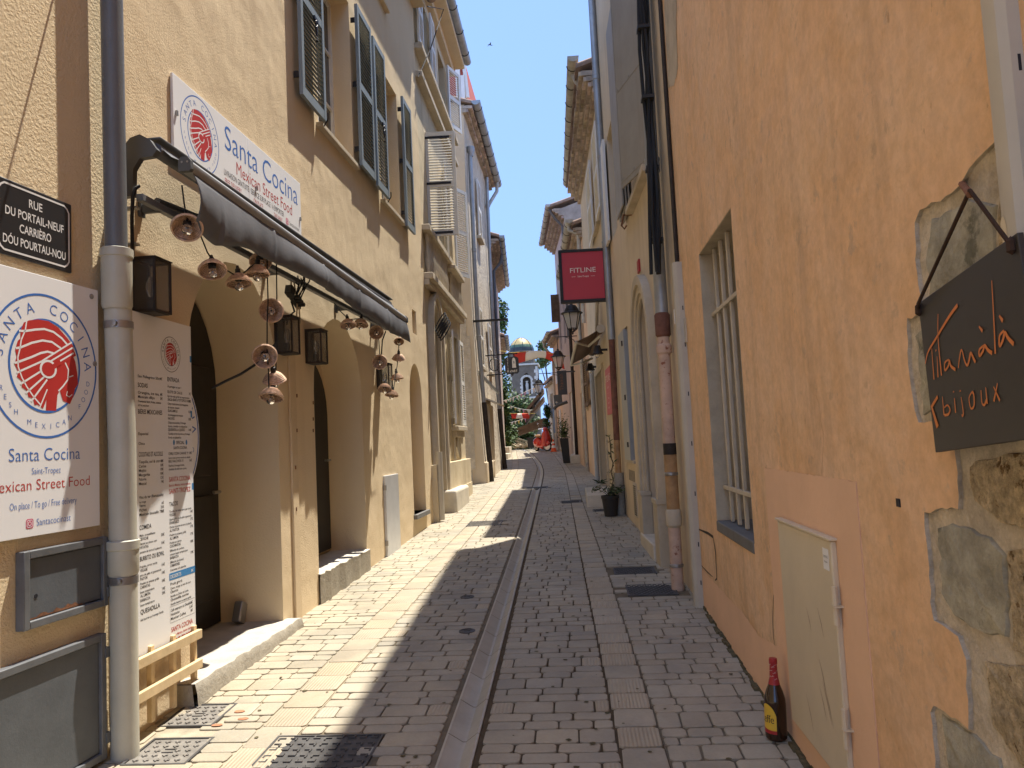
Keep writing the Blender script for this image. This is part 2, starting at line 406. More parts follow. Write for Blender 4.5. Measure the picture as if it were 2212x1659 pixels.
bL1 = curve([(0, -1.55), (4.8, -1.52), (8.7, -1.48), (11.2, -1.48), (14.5, -1.54), (18, -1.58), (23, -1.75), (28, -2.15), (40, -3.2)])
bR0 = curve([(0, .24), (3.6, .13), (7.3, .02), (10, -.05), (13, -.13), (16.5, -.22), (21, -.35), (28, -.78), (40, -1.7)])
bR1 = curve([(0, .45), (3.6, .34), (7.7, .24), (10.6, .15), (13.8, .05), (19.6, -.12), (24, -.38), (30.6, -.85), (40, -1.55)])
Lw = lambda y: -3.3 if y < 40 else -4
Rw = lambda y: 1.15
rnd = random.Random(11)

gm = MB()
ys = [-60, -20, -8, -4, 0, 4, 8, 12, 16, 20, 24, 28, 31, 33, 35, 37, 40, 46, 52, 60, 90, 160, 400]
def gt(y): return max(-.6, g(max(y, -8)))-.10
xs = [-250, -40, -8, 0, 8, 40, 250]
for i in range(len(ys)-1):
    for j in range(len(xs)-1):
        gm.quad((xs[j], ys[i], gt(ys[i])), (xs[j+1], ys[i], gt(ys[i])), (xs[j+1], ys[i+1], gt(ys[i+1])), (xs[j], ys[i+1], gt(ys[i+1])))
struct(gm.build('ground', M['terrain']))

jm = MB(); pv = MB()
def strip(x0, x1, y0, y1, dz, tint, st=.5):
    jm.tint = tint; y = y0
    while y < y1-1e-6:
        e = min(y+st, y1)
        jm.quad((x0(y), y, g(y)+dz), (x1(y), y, g(y)+dz), (x1(e), e, g(e)+dz), (x0(e), e, g(e)+dz)); y = e
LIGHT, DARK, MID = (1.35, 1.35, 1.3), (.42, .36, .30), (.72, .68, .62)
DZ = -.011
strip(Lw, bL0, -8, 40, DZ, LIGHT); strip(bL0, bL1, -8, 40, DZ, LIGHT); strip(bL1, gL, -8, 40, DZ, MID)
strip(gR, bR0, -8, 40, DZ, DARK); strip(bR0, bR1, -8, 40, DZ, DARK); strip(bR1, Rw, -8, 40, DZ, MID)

HOLES = []                                   # covers set in the paving: bricks there are left out
def brick(x0, x1, y0, y1, gap, base, mi=0, gy=.015):
    xm, ym = (x0(y0)+x1(y0))/2 if callable(x0) else (x0+x1)/2, (y0+y1)/2
    for hx0, hx1, hy0, hy1 in HOLES:
        if hx0 < xm < hx1 and hy0 < ym < hy1: return
    t = rnd.gauss(0, 1); wv = rnd.gauss(0, 1)
    k = 1+.045*t; pv.tint = (base[0]*k*(1+.012*wv), base[1]*k, base[2]*k*(1-.018*wv))
    h = rnd.gauss(0, .0012); tx, ty = rnd.gauss(0, .004), rnd.gauss(0, .006)
    a, b = x0+gap/2, x1-gap/2; c, d = y0+gy/2, y1-gy/2
    near = ym < 13
    if near:
        ch = min(.014, (b-a)*.12, (d-c)*.2); e = .0035
        jx = lambda: rnd.gauss(0, .0016)
        ring = [(a+ch, c), (b-ch, c), (b, c+ch), (b, d-ch), (b-ch, d), (a+ch, d), (a, d-ch), (a, c+ch)]
        ring = [(x+jx(), y+jx()) for x, y in ring]; n = 8
        cx_, cy_ = (a+b)/2, (c+d)/2
        zz = lambda x, y: g(y)+h+(x-cx_)*tx+(y-cy_)*ty
        top = [(cx_+(x-cx_)*(1-2*e/(b-a)), cy_+(y-cy_)*(1-2*e/(d-c)), zz(x, y)) for x, y in ring]
        mid = [(x, y, zz(x, y)-.003) for x, y in ring]
        low = [(x, y, g(y)-.02) for x, y in ring]
        pv.add(top+mid+low, [tuple(range(8))]+[(i, 8+i, 8+(i+1) % 8, (i+1) % 8)[::1] for i in range(8)]+[(8+i, 16+i, 16+(i+1) % 8, 8+(i+1) % 8) for i in range(8)], mi)
    else:
        zz = lambda y: g(y)+h
        pv.add([(a, c, zz(c)), (b, c, zz(c)), (b, d, zz(d)), (a, d, zz(d)), (a, c, g(c)-.02), (b, c, g(c)-.02), (b, d, g(d)-.02), (a, d, g(d)-.02)],
               [(0, 1, 2, 3), (0, 4, 5, 1), (1, 5, 6, 2), (2, 6, 7, 3), (3, 7, 4, 0)], mi)
# covers: x0, x1, y0, y1 at their centre line
COVERS = dict(a=(-2.36, -2.05, 4.14, 4.46), b=(-2.29, -1.96, 3.68, 3.99), c=(-1.62, -1.06, 3.45, 3.99), d=(-1.68, -1.17, 11.28, 11.78),
              e=(.30, .71, 7.62, 7.93), f=(.37, .80, 6.76, 7.16), h=(-.34, .03, 13.64, 14.0), i=(-1.13, -.66, 16.5, 16.85), j=(.2, .46, 12.34, 12.62))
for q in COVERS.values(): HOLES.append((q[0]-.02, q[1]+.02, q[2]-.02, q[3]+.02))
ROWS = [(.168, 'A'), (.106, 'B'), (.104, 'C'), (.168, 'B'), (.106, 'D'), (.106, 'B')]
def lane(x0, x1, y0, y1, long, gap, base, phase=0, irregular=0, pattern=True):
    y = y0; k = phase
    while y < y1:
        h, ty = ROWS[k % 6]; k += 1
        if irregular: h *= 1+rnd.uniform(-irregular, irregular)
        e = y+h; a, b = x0(y+h/2)+.004, x1(y+h/2)-.004; w = b-a
        nb = max(1, round(w/long))
        if ty == 'A' and pattern: cuts = [0, .5/nb*.95] + [(.5+i)/nb for i in range(1, nb)] + [1]; ribs = {0, len(cuts)-2}
        elif ty == 'B': cuts = [i/nb for i in range(nb+1)]; ribs = set()
        elif ty == 'C': cuts = [0]+[(.55+i)/(nb+.15) for i in range(nb)]+[1]; ribs = set()
        else:
            cuts = [0]+[(.75+i*.9)/(nb+.3) for i in range(nb)]+[1]; ribs = set()
        if irregular:
            sh = rnd.uniform(-.3, .3)/nb
            cuts = [0]+[min(.94, max(.06, c_+sh)) for c_ in cuts[1:-1]]+[1]; cuts = sorted(set(cuts))
        for i in range(len(cuts)-1):
            if (cuts[i+1]-cuts[i])*w < .03: continue
            brick(a+w*cuts[i], a+w*cuts[i+1], y, e, gap, base, 1 if i in ribs else 0)
        y = e
def band(x0, x1, y0, y1, step, gap, base):
    y = y0; k = 0
    while y < y1:
        brick(x0(y+step/2), x1(y+step/2), y, y+step, gap, base, 1 if rnd.random() < .62 else 0); y += step; k += 1
Y0, Y1 = 1.2, 38
BL, BR = (.98, .945, .905), (.94, .915, .88)
lane(lambda y: -2.75 if y < 16 else -3.1, bL0, Y0, Y1, .21, .007, (.97, .935, .88), 2, .18, False)
band(bL0, bL1, Y0, Y1, .265, .008, (.99, .925, .855))
lane(bL1, lambda y: gL(y)-.022, Y0, Y1, .235, .010, BL, 0, .05)
lane(lambda y: gR(y)+.022, bR0, Y0, Y1, .225, .010, BR, 0, .03)
band(bR0, bR1, Y0, Y1, .235, .009, (.96, .925, .88))
lane(bR1, lambda y: 1.05 if y < 20 else .5, Y0, Y1, .20, .009, (.95, .92, .88), 1, .2, False)
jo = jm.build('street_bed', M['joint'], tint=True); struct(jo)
po = pv.build('paving', [M['paver'], M['paver_rib']], tint=True); struct(po)
gu = MB(); y = -2
gb = MB()
while y < 38:
    e = y+.46-.006; k = rnd.uniform(.9, 1.08); gu.tint = (k, k, k)
    def row(q): m_ = (gL(q)+gR(q))/2+.006; return [(gL(q), q, g(q)-.02), (gL(q), q, g(q)-.001), (gL(q)+.012, q, g(q)+.001), (m_-.008, q, g(q)-.042), (m_+.008, q, g(q)-.042), (gR(q)-.012, q, g(q)+.001), (gR(q), q, g(q)-.001), (gR(q), q, g(q)-.02)]
    a, b = row(y), row(e); n = len(a)
    gu.add(a+b, [(i, i+1, n+i+1, n+i) for i in range(n-1)]); y += .46
y = -2
while y < 38:
    gb.quad((gL(y)-.002, y, g(y)-.07), (gR(y)+.002, y, g(y)-.07), (gR(y+.5)+.002, y+.5, g(y+.5)-.07), (gL(y+.5)-.002, y+.5, g(y+.5)-.07)); y += .5
struct(gu.build('gutter', M['gutter_stone'])); struct(gb.build('gutter_bed', M['moss_dirt']))
# dirt and moss where paving meets the orange wall
md = MB(); y = 2.0
while y < 6.4:
    w = rnd.uniform(.015, .05); md.box(I4, .95-w, .99, y, y+.09, g(y)-.01, g(y)+rnd.uniform(.006, .022)); y += .085
o = md.build('moss', M['moss_dirt'], smooth=False); o['kind'] = 'stuff'; tag(o, 'dark moss and dirt along the foot of the orange wall', 'moss')

def cover(nm, q, label, style, ma, frame_m='cast_iron_dark'):
    x0, x1, y0, y1 = q; yc = (y0+y1)/2; F = Matrix.Translation(((x0+x1)/2, yc, g(yc))) @ Matrix.Rotation(math.atan(SL), 4, 'X')
    t = thing(nm, label, 'drain cover', F, 'iron covers set in the paving')
    hw, hh = (x1-x0)/2, (y1-y0)/2
    b = MB(); fr = .012
    for a in ((-hw, hw, -hh, -hh+fr), (-hw, hw, hh-fr, hh), (-hw, -hw+fr, -hh+fr, hh-fr), (hw-fr, hw, -hh+fr, hh-fr)): b.box(F, *a, -.03, .002)
    b.build('frame', M[frame_m], t)
    p = MB(); p.box(F, -hw+fr+.003, hw-fr-.003, -hh+fr+.003, hh-fr-.003, -.03, -.003)
    if style == 'cross':
        n = 5
        for i in range(n):
            for j in range(n):
                cx_ = -hw+.05+(2*hw-.1)*(i+.5*(j % 2)*.6)/(n-1+.3); cy_ = -hh+.05+(2*hh-.1)*j/(n-1)
                if abs(cx_) < .03 and abs(cy_) < .03: continue
                p.box(F, cx_-.014, cx_+.014, cy_-.004, cy_+.004, -.0035, .003); p.box(F, cx_-.004, cx_+.004, cy_-.014, cy_+.014, -.0036, .0029)
        p.box(F, -.03, .03, -.02, -.016, -.004, .003); p.box(F, -.03, .03, .016, .02, -.004, .003)
    elif style == 'L':
        n = 9; m_ = 8; rr = random.Random(3)
        for i in range(n):
            for j in range(m_):
                cx_ = -hw+.04+(2*hw-.08)*i/(n-1); cy_ = -hh+.04+(2*hh-.08)*j/(m_-1); s1, s2 = rr.choice((-1, 1)), rr.choice((-1, 1))
                p.box(F, cx_-.018, cx_+.018, cy_-.004, cy_+.004, -.0035, .004)
                p.box(F, cx_+s1*.014-.004, cx_+s1*.014+.004, min(cy_, cy_+s2*.024), max(cy_, cy_+s2*.024), -.0036, .0039)
    else:
        n = int(2*hh/.035)
        for j in range(n):
            cy_ = -hh+.03+(2*hh-.06)*j/max(1, n-1); m_ = int(2*hw/.05)
            for i in range(m_): cx_ = -hw+.03+(2*hw-.06)*(i+.5*(j % 2))/m_; p.box(F, cx_-.015, cx_+.015, cy_-.006, cy_+.006, -.0035, .003)
    p.build('lid', M[ma], t)
    return t
cover('drain_cover', COVERS['a'], 'worn square iron cover by the step under the menu board', 'cross', 'cast_iron')
cover('drain_cover', COVERS['b'], 'worn square iron cover at the foot of the grey downpipe', 'cross', 'cast_iron')
cover('drain_cover', COVERS['c'], 'large dark iron cover half in shadow at the bottom of the street', 'L', 'cast_iron_dark')
cover('drain_cover', COVERS['d'], 'grey iron cover in the sunlit paving by the stone bench block', 'bar', 'cast_iron')
cover('drain_cover', COVERS['e'], 'dark iron cover beside the doorstep of the arched door, the farther of two', 'bar', 'cast_iron_dark')
cover('drain_cover', COVERS['f'], 'dark iron cover in front of the beige cable cover, the nearer of two', 'bar', 'cast_iron_dark')
cover('drain_cover', COVERS['h'], 'dark narrow grate in the shaded paving left of the potted plant', 'bar', 'cast_iron_dark')
cover('drain_cover', COVERS['i'], 'dark grate lying across the stone gutter channel', 'bar', 'cast_iron_dark')
cover('drain_cover', COVERS['j'], 'small dark grate in front of the black plant pot', 'bar', 'cast_iron_dark')
for (x, y), l in (((-.89, 5.82), 'small round iron cap beside the gutter, the nearer one'), ((-1.04, 6.9), 'small round iron cap beside the gutter, the farther one')):
    F = Matrix.Translation((x, y, g(y)+.001)) @ Matrix.Rotation(math.atan(SL), 4, 'X')
    t = thing('valve_cap', l, 'valve cap', F, 'round caps by the gutter')
    b = MB(); b.lathe(F, [(.062, -.02), (.062, .004), (.048, .006), (.047, .002)], 20); b.build('ring', M['cast_iron_dark'], t)
    b = MB(); b.lathe(F, [(.046, -.01), (.046, .001), (.012, .002), (.0, .004)], 20); b.box(F, -.025, .025, -.004, .004, .001, .006); b.build('lid', M['cast_iron_dark'], t)
# three dropped red blotches on the sunlit bricks
for k, (x, y) in enumerate(((-1.98, 4.33), (-1.91, 4.22), (-2.02, 4.14))):
    b = MB(); F = T(x, y, g(y)+.004); rr = random.Random(k); pl = [((.026+.008*rr.random())*math.cos(a*.5), (.017+.006*rr.random())*math.sin(a*.5)) for a in range(12)]
    b.flat(F, pl, (), 0); tag(b.build('paint_spot', M['terracotta']), ['round red paint spot nearest the iron cover corner', 'red paint spot on the right of the three', 'red smear, lowest of the three paint spots'][k], 'paint spot', 'red paint spots on the bricks')

gs = MB(); rr = random.Random(77)
for k in range(150):
    y = 3.3+9*rr.random()**1.6; x = rr.uniform(-2.2, .85)
    if gL(y)-.03 < x < gR(y)+.03 or any(h[0] < x < h[1] and h[2] < y < h[3] for h in HOLES): continue
    r = rr.uniform(.005, .017); a0 = rr.uniform(0, 6); gs.flat(T(x, y, g(y)+.0042, rr.uniform(0, 6), math.atan(SL)*0), [(r*rr.uniform(.6, 1.2)*math.cos(a0+q*.7), r*rr.uniform(.6, 1.2)*math.sin(a0+q*.7)) for q in range(9)], (), 0)
o = gs.build('gum_spots', M['moss_dirt'], smooth=False); o['kind'] = 'stuff'; tag(o, 'small dark gum spots and grit scattered over the paving', 'gum spots')
# ------------------------------------------------------------------ building helpers
def arch(s0, s1, z0, zs, zt, n=14):          # opening with an elliptical head, counter-clockwise
    c, r = (s0+s1)/2, (s1-s0)/2
    return [(s0, z0), (s1, z0)]+[(c+r*math.cos(math.pi*i/n), zs+(zt-zs)*math.sin(math.pi*i/n)) for i in range(n+1)]
def rect(s0, s1, z0, z1): return [(s0, z0), (s1, z0), (s1, z1), (s0, z1)]
def facade(root, W, outer, holes, ma, depth=4.0, name='wall', back=None, bevel=0):
    b = MB(); F = W.F(); hp = [h[0] for h in holes]
    b.flat(F, outer, hp, 0); b.side(F, outer, -depth, 0); b.flat(F, outer, (), -depth, 0, True)
    for h in holes:
        b.side(F, h[0], -h[1], 0, h[3] if len(h) > 3 else 0, True)
        b.flat(F, h[0], (), -h[1], h[2] if len(h) > 2 else 1)
    return b.build(name, [M[ma], M[back or 'dark_inside']], root)
def shutter(root, F, w, h, ma, slats=26, th=.035, latch=None, mid=.5, hinge=True):
    """leaf in the plane of F, lower left corner at the origin, w wide, h high, in front of w=0"""
    b = MB(); st, rl = .055, .09
    b.box(F, 0, st, 0, h, 0, th); b.box(F, w-st, w, 0, h, 0, th)
    b.box(F, st, w-st, 0, rl, 0, th-.002); b.box(F, st, w-st, h-rl*.8, h, 0, th-.002); b.box(F, st, w-st, h*mid-.04, h*mid+.04, 0, th-.002)
    for lo, hi in ((rl, h*mid-.04), (h*mid+.04, h-rl*.8)):
        n = max(4, int((hi-lo)/.045))
        for i in range(n):
            z = lo+(hi-lo)*(i+.5)/n; q = F @ Matrix.Translation((0, z, th/2)) @ Matrix.Rotation(R_(40), 4, 'X')
            b.box(q, st-.004, w-st+.004, -.0045, .0045, -.019, .019)
    o = b.build('shutter', M[ma], root)
    if hinge:
        p = MB()
        for z in (h*.1, h*.5, h*.9): p.box(F, .0 if latch != 'r' else w-.01, .01 if latch != 'r' else w, z-.03, z+.03, -.05, -.001)
        p.build('hinge', M['iron'], o, each=True)
    if latch:
        p = MB(); u = w*.42 if latch != 'l' else w*.58
        p.box(F, u-.05, u+.05, h*.46, h*.475, th+.001, th+.02)
        p.tube([F @ Vector((u+.03*math.sin(a)*(1-abs(a)/9), h*.46-.012*a*1.5, th+.016)) for a in range(0, 9)], .011, 6)
        p.tube([F @ Vector((u-.03*math.sin(a)*(1-abs(a)/9), h*.46-.012*a*1.5, th+.016)) for a in range(0, 9)], .009, 6)
        p.lathe(F @ Matrix.Translation((u, h*.46-.20, th+.016)), [(0, -.015), (.018, 0), (0, .015)], 8)
        p.tube([F @ Vector((w-.02, -.05, .01)), F @ Vector((w-.02, .02, th+.02)), F @ Vector((w-.02, .08, th+.02))], .007, 6)
        p.build('latch', M['iron'], o, each=True)
    return o
def window(root, W, s0, s1, z0, z1, d, fm='shutter_white', pane='dark_glass', bars=(1, 3), name='window'):
    F = W.F(0, 0, -d+.012); b = MB(); f = .05
    b.box(F, s0, s0+f, z0, z1, 0, .04); b.box(F, s1-f, s1, z0, z1, 0, .04); b.box(F, s0+f, s1-f, z0, z0+f, 0, .039); b.box(F, s0+f, s1-f, z1-f, z1, 0, .039)
    c = (s0+s1)/2
    if bars[0]: b.box(F, c-.035, c+.035, z0+f, z1-f, 0, .042)
    for i in range(1, bars[1]):
        z = z0+(z1-z0)*i/bars[1]; b.box(F, s0+f, s1-f, z-.014, z+.014, .003, .034)
    o = b.build(name, M[fm], root); p = MB(); p.box(F, s0+f, s1-f, z0+f, z1-f, .006, .012); p.build('pane', M[pane], o)
    return o
mk('dark_glass', (.03, .035, .04), .05, var=.05, spec=.6)
def tiles_roof(root, W, s0, s1, z, over, depth, pitch=.32, ma='roof_tile', th=.05, name='roof'):
    """sloping roof of half-round tiles rising from the eave"""
    b = MB(); F = W.F(); n = int((s1-s0)/.21); A = lambda s, q, k: F @ Vector((s, z+q*pitch+k, over-q))
    b.add([A(s0, 0, 0), A(s1, 0, 0), A(s1, depth, 0), A(s0, depth, 0), A(s0, 0, th), A(s1, 0, th), A(s1, depth, th), A(s0, depth, th)],
          [(0, 3, 2, 1), (4, 5, 6, 7), (0, 1, 5, 4), (1, 2, 6, 5), (2, 3, 7, 6), (3, 0, 4, 7)])
    for i in range(n):
        s = s0+(s1-s0)*(i+.5)/n; r = (s1-s0)/n*.44; k = 6
        L = []
        for q in (.01, depth):
            for j in range(k+1):
                a = math.pi*j/k; L.append(A(s+r*math.cos(a), q, th-.01+r*math.sin(a)*.9))
        b.add(L, [(j, j+1, k+1+j+1, k+1+j) for j in range(k)]+[tuple(range(k+1))])
    return b.build(name, M[ma], root)
def genoise(root, W, s0, s1, z, courses=3, step=.11, h=.085, ma='genoise', name='cornice', pal=None):
    """stepped rows of tile ends under an eave; z is the bottom"""
    b = MB(); F = W.F(); rr = random.Random(int(s0*100+z*10))
    for c in range(courses):
        n = int((s1-s0)/.17)
        b.tint = (.9, .9, .9); b.box(F, s0, s1, z+c*h, z+(c+1)*h-.012, -.05, (c+1)*step-.05)
        for i in range(n):
            a = s0+(s1-s0)*i/n; e = s0+(s1-s0)*(i+.92)/n; k = rr.uniform(.65, 1.35); b.tint = (k, k*rr.uniform(.9, 1), k*rr.uniform(.85, 1))
            b.box(F, a, e, z+c*h+.002, z+(c+1)*h-.02, (c+1)*step-.052, (c+1)*step+rr.uniform(-.008, .008))
    return b.build(name, M[ma], root, tint=True)
def half_gutter(root, pts, r=.085, ma='zinc', brackets=.6, name='gutter', bm='iron'):
    a, b = Vector(pts[0]), Vector(pts[1]); d = (b-a).normalized(); x = d.cross(Vector((0, 0, 1))).normalized(); z = Vector((0, 0, 1)); q = MB(); L = (b-a).length; n = 10
    vs = []
    for e in (a, b):
        for rr in (r, r-.006): vs += [e+x*math.cos(math.pi+math.pi*j/n)*rr+z*math.sin(math.pi+math.pi*j/n)*rr for j in range(n+1)]
    k = n+1; f = []
    for j in range(n): f += [(j, j+1, 2*k+j+1, 2*k+j), (k+j+1, k+j, 3*k+j, 3*k+j+1)]
    f += [(0, 2*k, 3*k, k), (n, k+n, 3*k+n, 2*k+n), tuple(range(k)), tuple(reversed([2*k+j for j in range(k)]))]
    q.add(vs, f); o = q.build(name, M[ma], root)
    if brackets:
        p = MB(); m_ = max(2, int(L/brackets))
        for i in range(m_):
            c = a+d*(L*(i+.5)/m_); p.tube([c+x*math.cos(math.pi+math.pi*j/8)*(r+.006)+z*math.sin(math.pi+math.pi*j/8)*(r+.006) for j in range(9)], .008, 5)
        p.build('bracket', M[bm], o, each=True)
    return o
def downpipe(label, pts, r, ma, collars=(), clamps=(), group='downpipes on the house fronts', extra=None):
    P0 = Vector(pts[-1]); t = thing('downpipe', label, 'downpipe', P0, group)
    b = MB(); b.tube(pts, r, 14); b.build('pipe', M[ma], t)
    def at(z):
        for p, q in zip(pts, pts[1:]):
            p, q = Vector(p), Vector(q)
            if min(p.z, q.z) <= z <= max(p.z, q.z) and abs(p.z-q.z) > .01: return p+(q-p)*((z-p.z)/(q.z-p.z))
        return Vector(pts[-1])
    for z, h in collars:
        c = MB(); c.lathe(Matrix.Translation(at(z)), [(r, -h/2), (r*1.16, -h/2+.01), (r*1.16, h/2-.03), (r*1.24, h/2-.025), (r*1.24, h/2-.005), (r*1.0, h/2)], 16); c.build('collar', M[ma], t)
    for z in clamps:
        c = MB(); c.lathe(Matrix.Translation(at(z)), [(r, -.018), (r*1.06, -.016), (r*1.06, .016), (r, .018)], 16); p = at(z)
        c.lathe(Matrix.Translation(p+Vector((.0, -r*1.08, 0))) @ Matrix.Rotation(R_(90), 4, 'X'), [(.014, 0), (.014, .012), (0, .013)], 8)
        c.build('clamp', M['screw'], t)
    if extra: extra(t)
    return t

# ------------------------------------------------------------------ left: the tan corner house with the arched doors
L0 = Wall((-3.19, -6), (-2.415, 3.8)); L1 = Wall((-2.415, 3.8), (-2.27, 11.2))
A1 = arch(.80, 2.20, -.5, 2.15, 2.98); A2 = arch(3.02, 4.50, -.5, 2.15, 2.92); A3 = arch(6.78, 7.55, .66, 2.3, 2.80)
hA = thing('corner_house', 'tan stucco corner house with two arched doorways and teal louvred shutters', 'house', (-2.4, 3.8, 0))
W1 = rect(3.36, 4.50, 4.80, 6.70); W2 = rect(5.66, 6.66, 4.76, 6.60); W3 = rect(5.15, 6.2, 7.62, 8.3); HO = rect(7.12, 7.38, 3.25, 3.60)
END1 = 8.05
facade(hA, L1, rect(0, END1, -.6, 8.75), [(A1, .56, 0), (A2, .42, 0), (A3, .22, 0), (W1, .26), (W2, .26), (W3, .26), (HO, .3)], 'tan_stucco', 5)
facade(hA, L0, rect(0, L0.L, -.9, 10.5), [], 'tan_rough', 5)
# doors, steps
b = MB(); b.prism(L1.F(0, 0, -.555), arch(.82, 2.18, .30, 2.12, 2.93), 0, .05)
for s in (.92, 1.53): b.box(L1.F(0, 0, -.505), s, s+.5, 1.45, 2.3, 0, .02); b.box(L1.F(0, 0, -.505), s, s+.5, .5, 1.3, 0, .02)
d1 = b.build('door', M['dark_door'], hA, bevel=.006)
b = MB(); b.tube([L1.P(2.08, 1.32, -.50), L1.P(2.08, 1.32, -.44), L1.P(1.98, 1.32, -.44)], .012); b.build('handle', M['screw'], d1)
b = MB(); b.flat(L1.F(0, 0, -.41), arch(3.10, 4.42, .55, 2.0, 2.60), (), .04); b.side(L1.F(0, 0, -.41), arch(3.10, 4.42, .55, 2.0, 2.60), 0, .04); d2 = b.build('door', M['dark_door'], hA)
b = MB(); b.tube([L1.P(4.3, 1.5, -.37), L1.P(4.3, 1.5, -.31), L1.P(4.2, 1.5, -.31)], .012); b.build('handle', M['screw'], d2)
b = MB(); b.flat(L1.F(0, 0, -.21), arch(6.84, 7.49, .70, 2.24, 2.70), (), .02); b.build('blocked_niche', M['tan_trim'], hA)
b = MB(); rr = random.Random(5)                    # near doorstep, rough edged
n = 30; F = L1.F(); ed = [(.62+1.66*i/n, .285+rr.uniform(-.005, .004), .115+rr.uniform(-.010, .010)) for i in range(n+1)]
rows = [[F @ Vector((s, .285, -.55)) for s, z, w in ed], [F @ Vector((s, z, w-.004)) for s, z, w in ed], [F @ Vector((s, z-.006, w)) for s, z, w in ed], [F @ Vector((s, z-.05+rr.uniform(-.012, .012), w+.012)) for s, z, w in ed], [F @ Vector((s, -.2, w+.035)) for s, z, w in ed]]
b.add([v for r_ in rows for v in r_], [(i+k*(n+1), i+1+k*(n+1), i+1+(k+1)*(n+1), i+(k+1)*(n+1))[::-1] for k in range(4) for i in range(n)])
for q in range(len(b.f)): b.mi[q] = 1 if q < n else 0
b.add([F @ Vector(v) for v in ((.62, .285, -.55), (.62, .28, .10), (.62, -.2, .145), (.62, -.2, -.55), (2.28, .285, -.55), (2.28, .28, .10), (2.28, -.2, .145), (2.28, -.2, -.55))], [(0, 3, 2, 1), (4, 5, 6, 7)], 0)
b.build('doorstep', [M['cement'], M['lime_coat']], hA)
b = MB(); n = 22; ed = [(2.99+1.53*i/n, .515+rr.uniform(-.008, .006), .035+rr.uniform(-.015, .012)) for i in range(n+1)]
rows = [[F @ Vector((s, .515, -.41)) for s, z, w in ed], [F @ Vector((s, z, w-.004)) for s, z, w in ed], [F @ Vector((s, z-.006, w)) for s, z, w in ed], [F @ Vector((s, z-.05+rr.uniform(-.015, .015), w-.004)) for s, z, w in ed], [F @ Vector((s, -.2, w+rr.uniform(-.006, .006))) for s, z, w in ed]]
b.add([v for r_ in rows for v in r_], [(i+k*(n+1), i+1+k*(n+1), i+1+(k+1)*(n+1), i+(k+1)*(n+1))[::-1] for k in range(4) for i in range(n)])
for q in range(len(b.f)): b.mi[q] = 1 if q < n else 0
b.build('doorstep', [M['cement'], M['white_sill']], hA)
b = MB(); b.box(F, 6.74, 7.60, .60, .66, -.2, .05); b.build('sill', M['slate'], hA)
b = MB()
b.box(F, 2.42, 2.55, .10, 2.6, .001, .02); b.build('pilaster_strip', M['tan_trim'], hA, bevel=.004)
# stone foot in the near doorway
b = MB(); q = L1.F(2.10, .30, -.36) @ Matrix.Rotation(R_(-25), 4, 'Z'); b.box(q, -.05, .05, 0, .16, 0, .07); b.build('boot_stop', M['screw'], hA, bevel=.01)
# upper windows, sills, shutters
for (s0, s1, z0, z1) in ((3.36, 4.50, 4.80, 6.70), (5.66, 6.66, 4.76, 6.60), (5.15, 6.2, 7.62, 8.3)):
    window(hA, L1, s0, s1, z0, z1, .26)
    b = MB(); b.box(F, s0-.06, s1+.05, z0-.05, z0-.002, -.2, .06); b.build('sill', M['tan_trim'] if z0 > 7 else M['stone_trim'], hA, bevel=.006)
shutter(hA, L1.F(2.72, 4.80, .06), .62, 1.92, 'shutter_teal', latch='l')
shutter(hA, L1.F(4.52, 4.80, .06), .56, 1.90, 'shutter_teal')
shutter(hA, L1.F(5.12, 4.76, .075), .53, 1.88, 'shutter_teal', latch='l')
shutter(hA, L1.F(6.66, 4.70, .06), .50, 1.88, 'shutter_teal')
# eave
b = MB(); b.box(L1.F(), -.2, END1+.02, 8.70, 8.86, -.3, .20); b.build('cornice', M['tan_trim'], hA, bevel=.01)
half_gutter(hA, (L1.P(-.5, 8.9, .29), L1.P(END1+.12, 8.9, .29)), .08, 'roof_tile')
tiles_roof(hA, L1, -.3, END1, 8.9, .28, 4.5)
b = MB(); b.box(L0.F(), 0, L0.L, 10.5, 10.6, -5, .25); b.build('roof', M['roof_tile'], hA)
# little clips and holes below the lamps
b = MB()
for (x, y) in ((636, 855), (636, 930), (633, 1010), (635, 1100), (676, 870), (676, 905), (676, 930)):
    s, z = L1.px(x, y); b.box(F, s-.006, s+.006, z-.015, z+.015, .0, .006 if s < 2.4 or s > 2.6 else .026)
b.build('wall_clip', M['rust'], hA, each=True)

# main downpipe at the corner
_pp = [L1.px(x, y, .09) for x, y in ((241, 0), (252, 590), (263, 886), (270, 1600))]
def PL(z):                                    # pipe axis at height z, leaning a little
    q = sorted(_pp, key=lambda p: p[1])
    for (s0, z0), (s1, z1) in zip(q, q[1:]):
        if z <= z1 or (s1, z1) == q[-1]: return L1.P(s0+(s1-s0)*(z-z0)/(z1-z0), z, .09) if z < z1 else L1.P(s1+(s1-s0)/(z1-z0)*(z-z1), z, .09)
def lowpipe(t):
    b = MB(); b.tube([PL(z) for z in (2.62, 1.7, .1)], .066, 20); b.build('pipe', M['beige_paint'], t)
    for z, h in ((2.55, .30), (1.12, .16)):
        c = MB(); c.lathe(Matrix.Translation(PL(z)), [(.066, -h/2-.02), (.074, -h/2), (.074, h/2-.05), (.080, h/2-.045), (.080, h/2-.005), (.07, h/2)], 24); c.build('collar', M['beige_paint'], t)
    for z in (2.30, 1.0):
        c = MB(); c.lathe(Matrix.Translation(PL(z)), [(.066, -.02), (.071, -.018), (.071, .018), (.066, .02)], 24)
        c.lathe(Matrix.Translation(PL(z)+Vector((.02, -.072, 0))) @ Matrix.Rotation(R_(90), 4, 'X'), [(.016, -.006), (.016, .010), (0, .012)], 10); c.build('clamp', M['screw'], t)
downpipe('tall two-tone downpipe at the tan corner, dark above and pale beige below', [PL(10), PL(2.6)], .055, 'pipe_grey', extra=lowpipe, group=None)

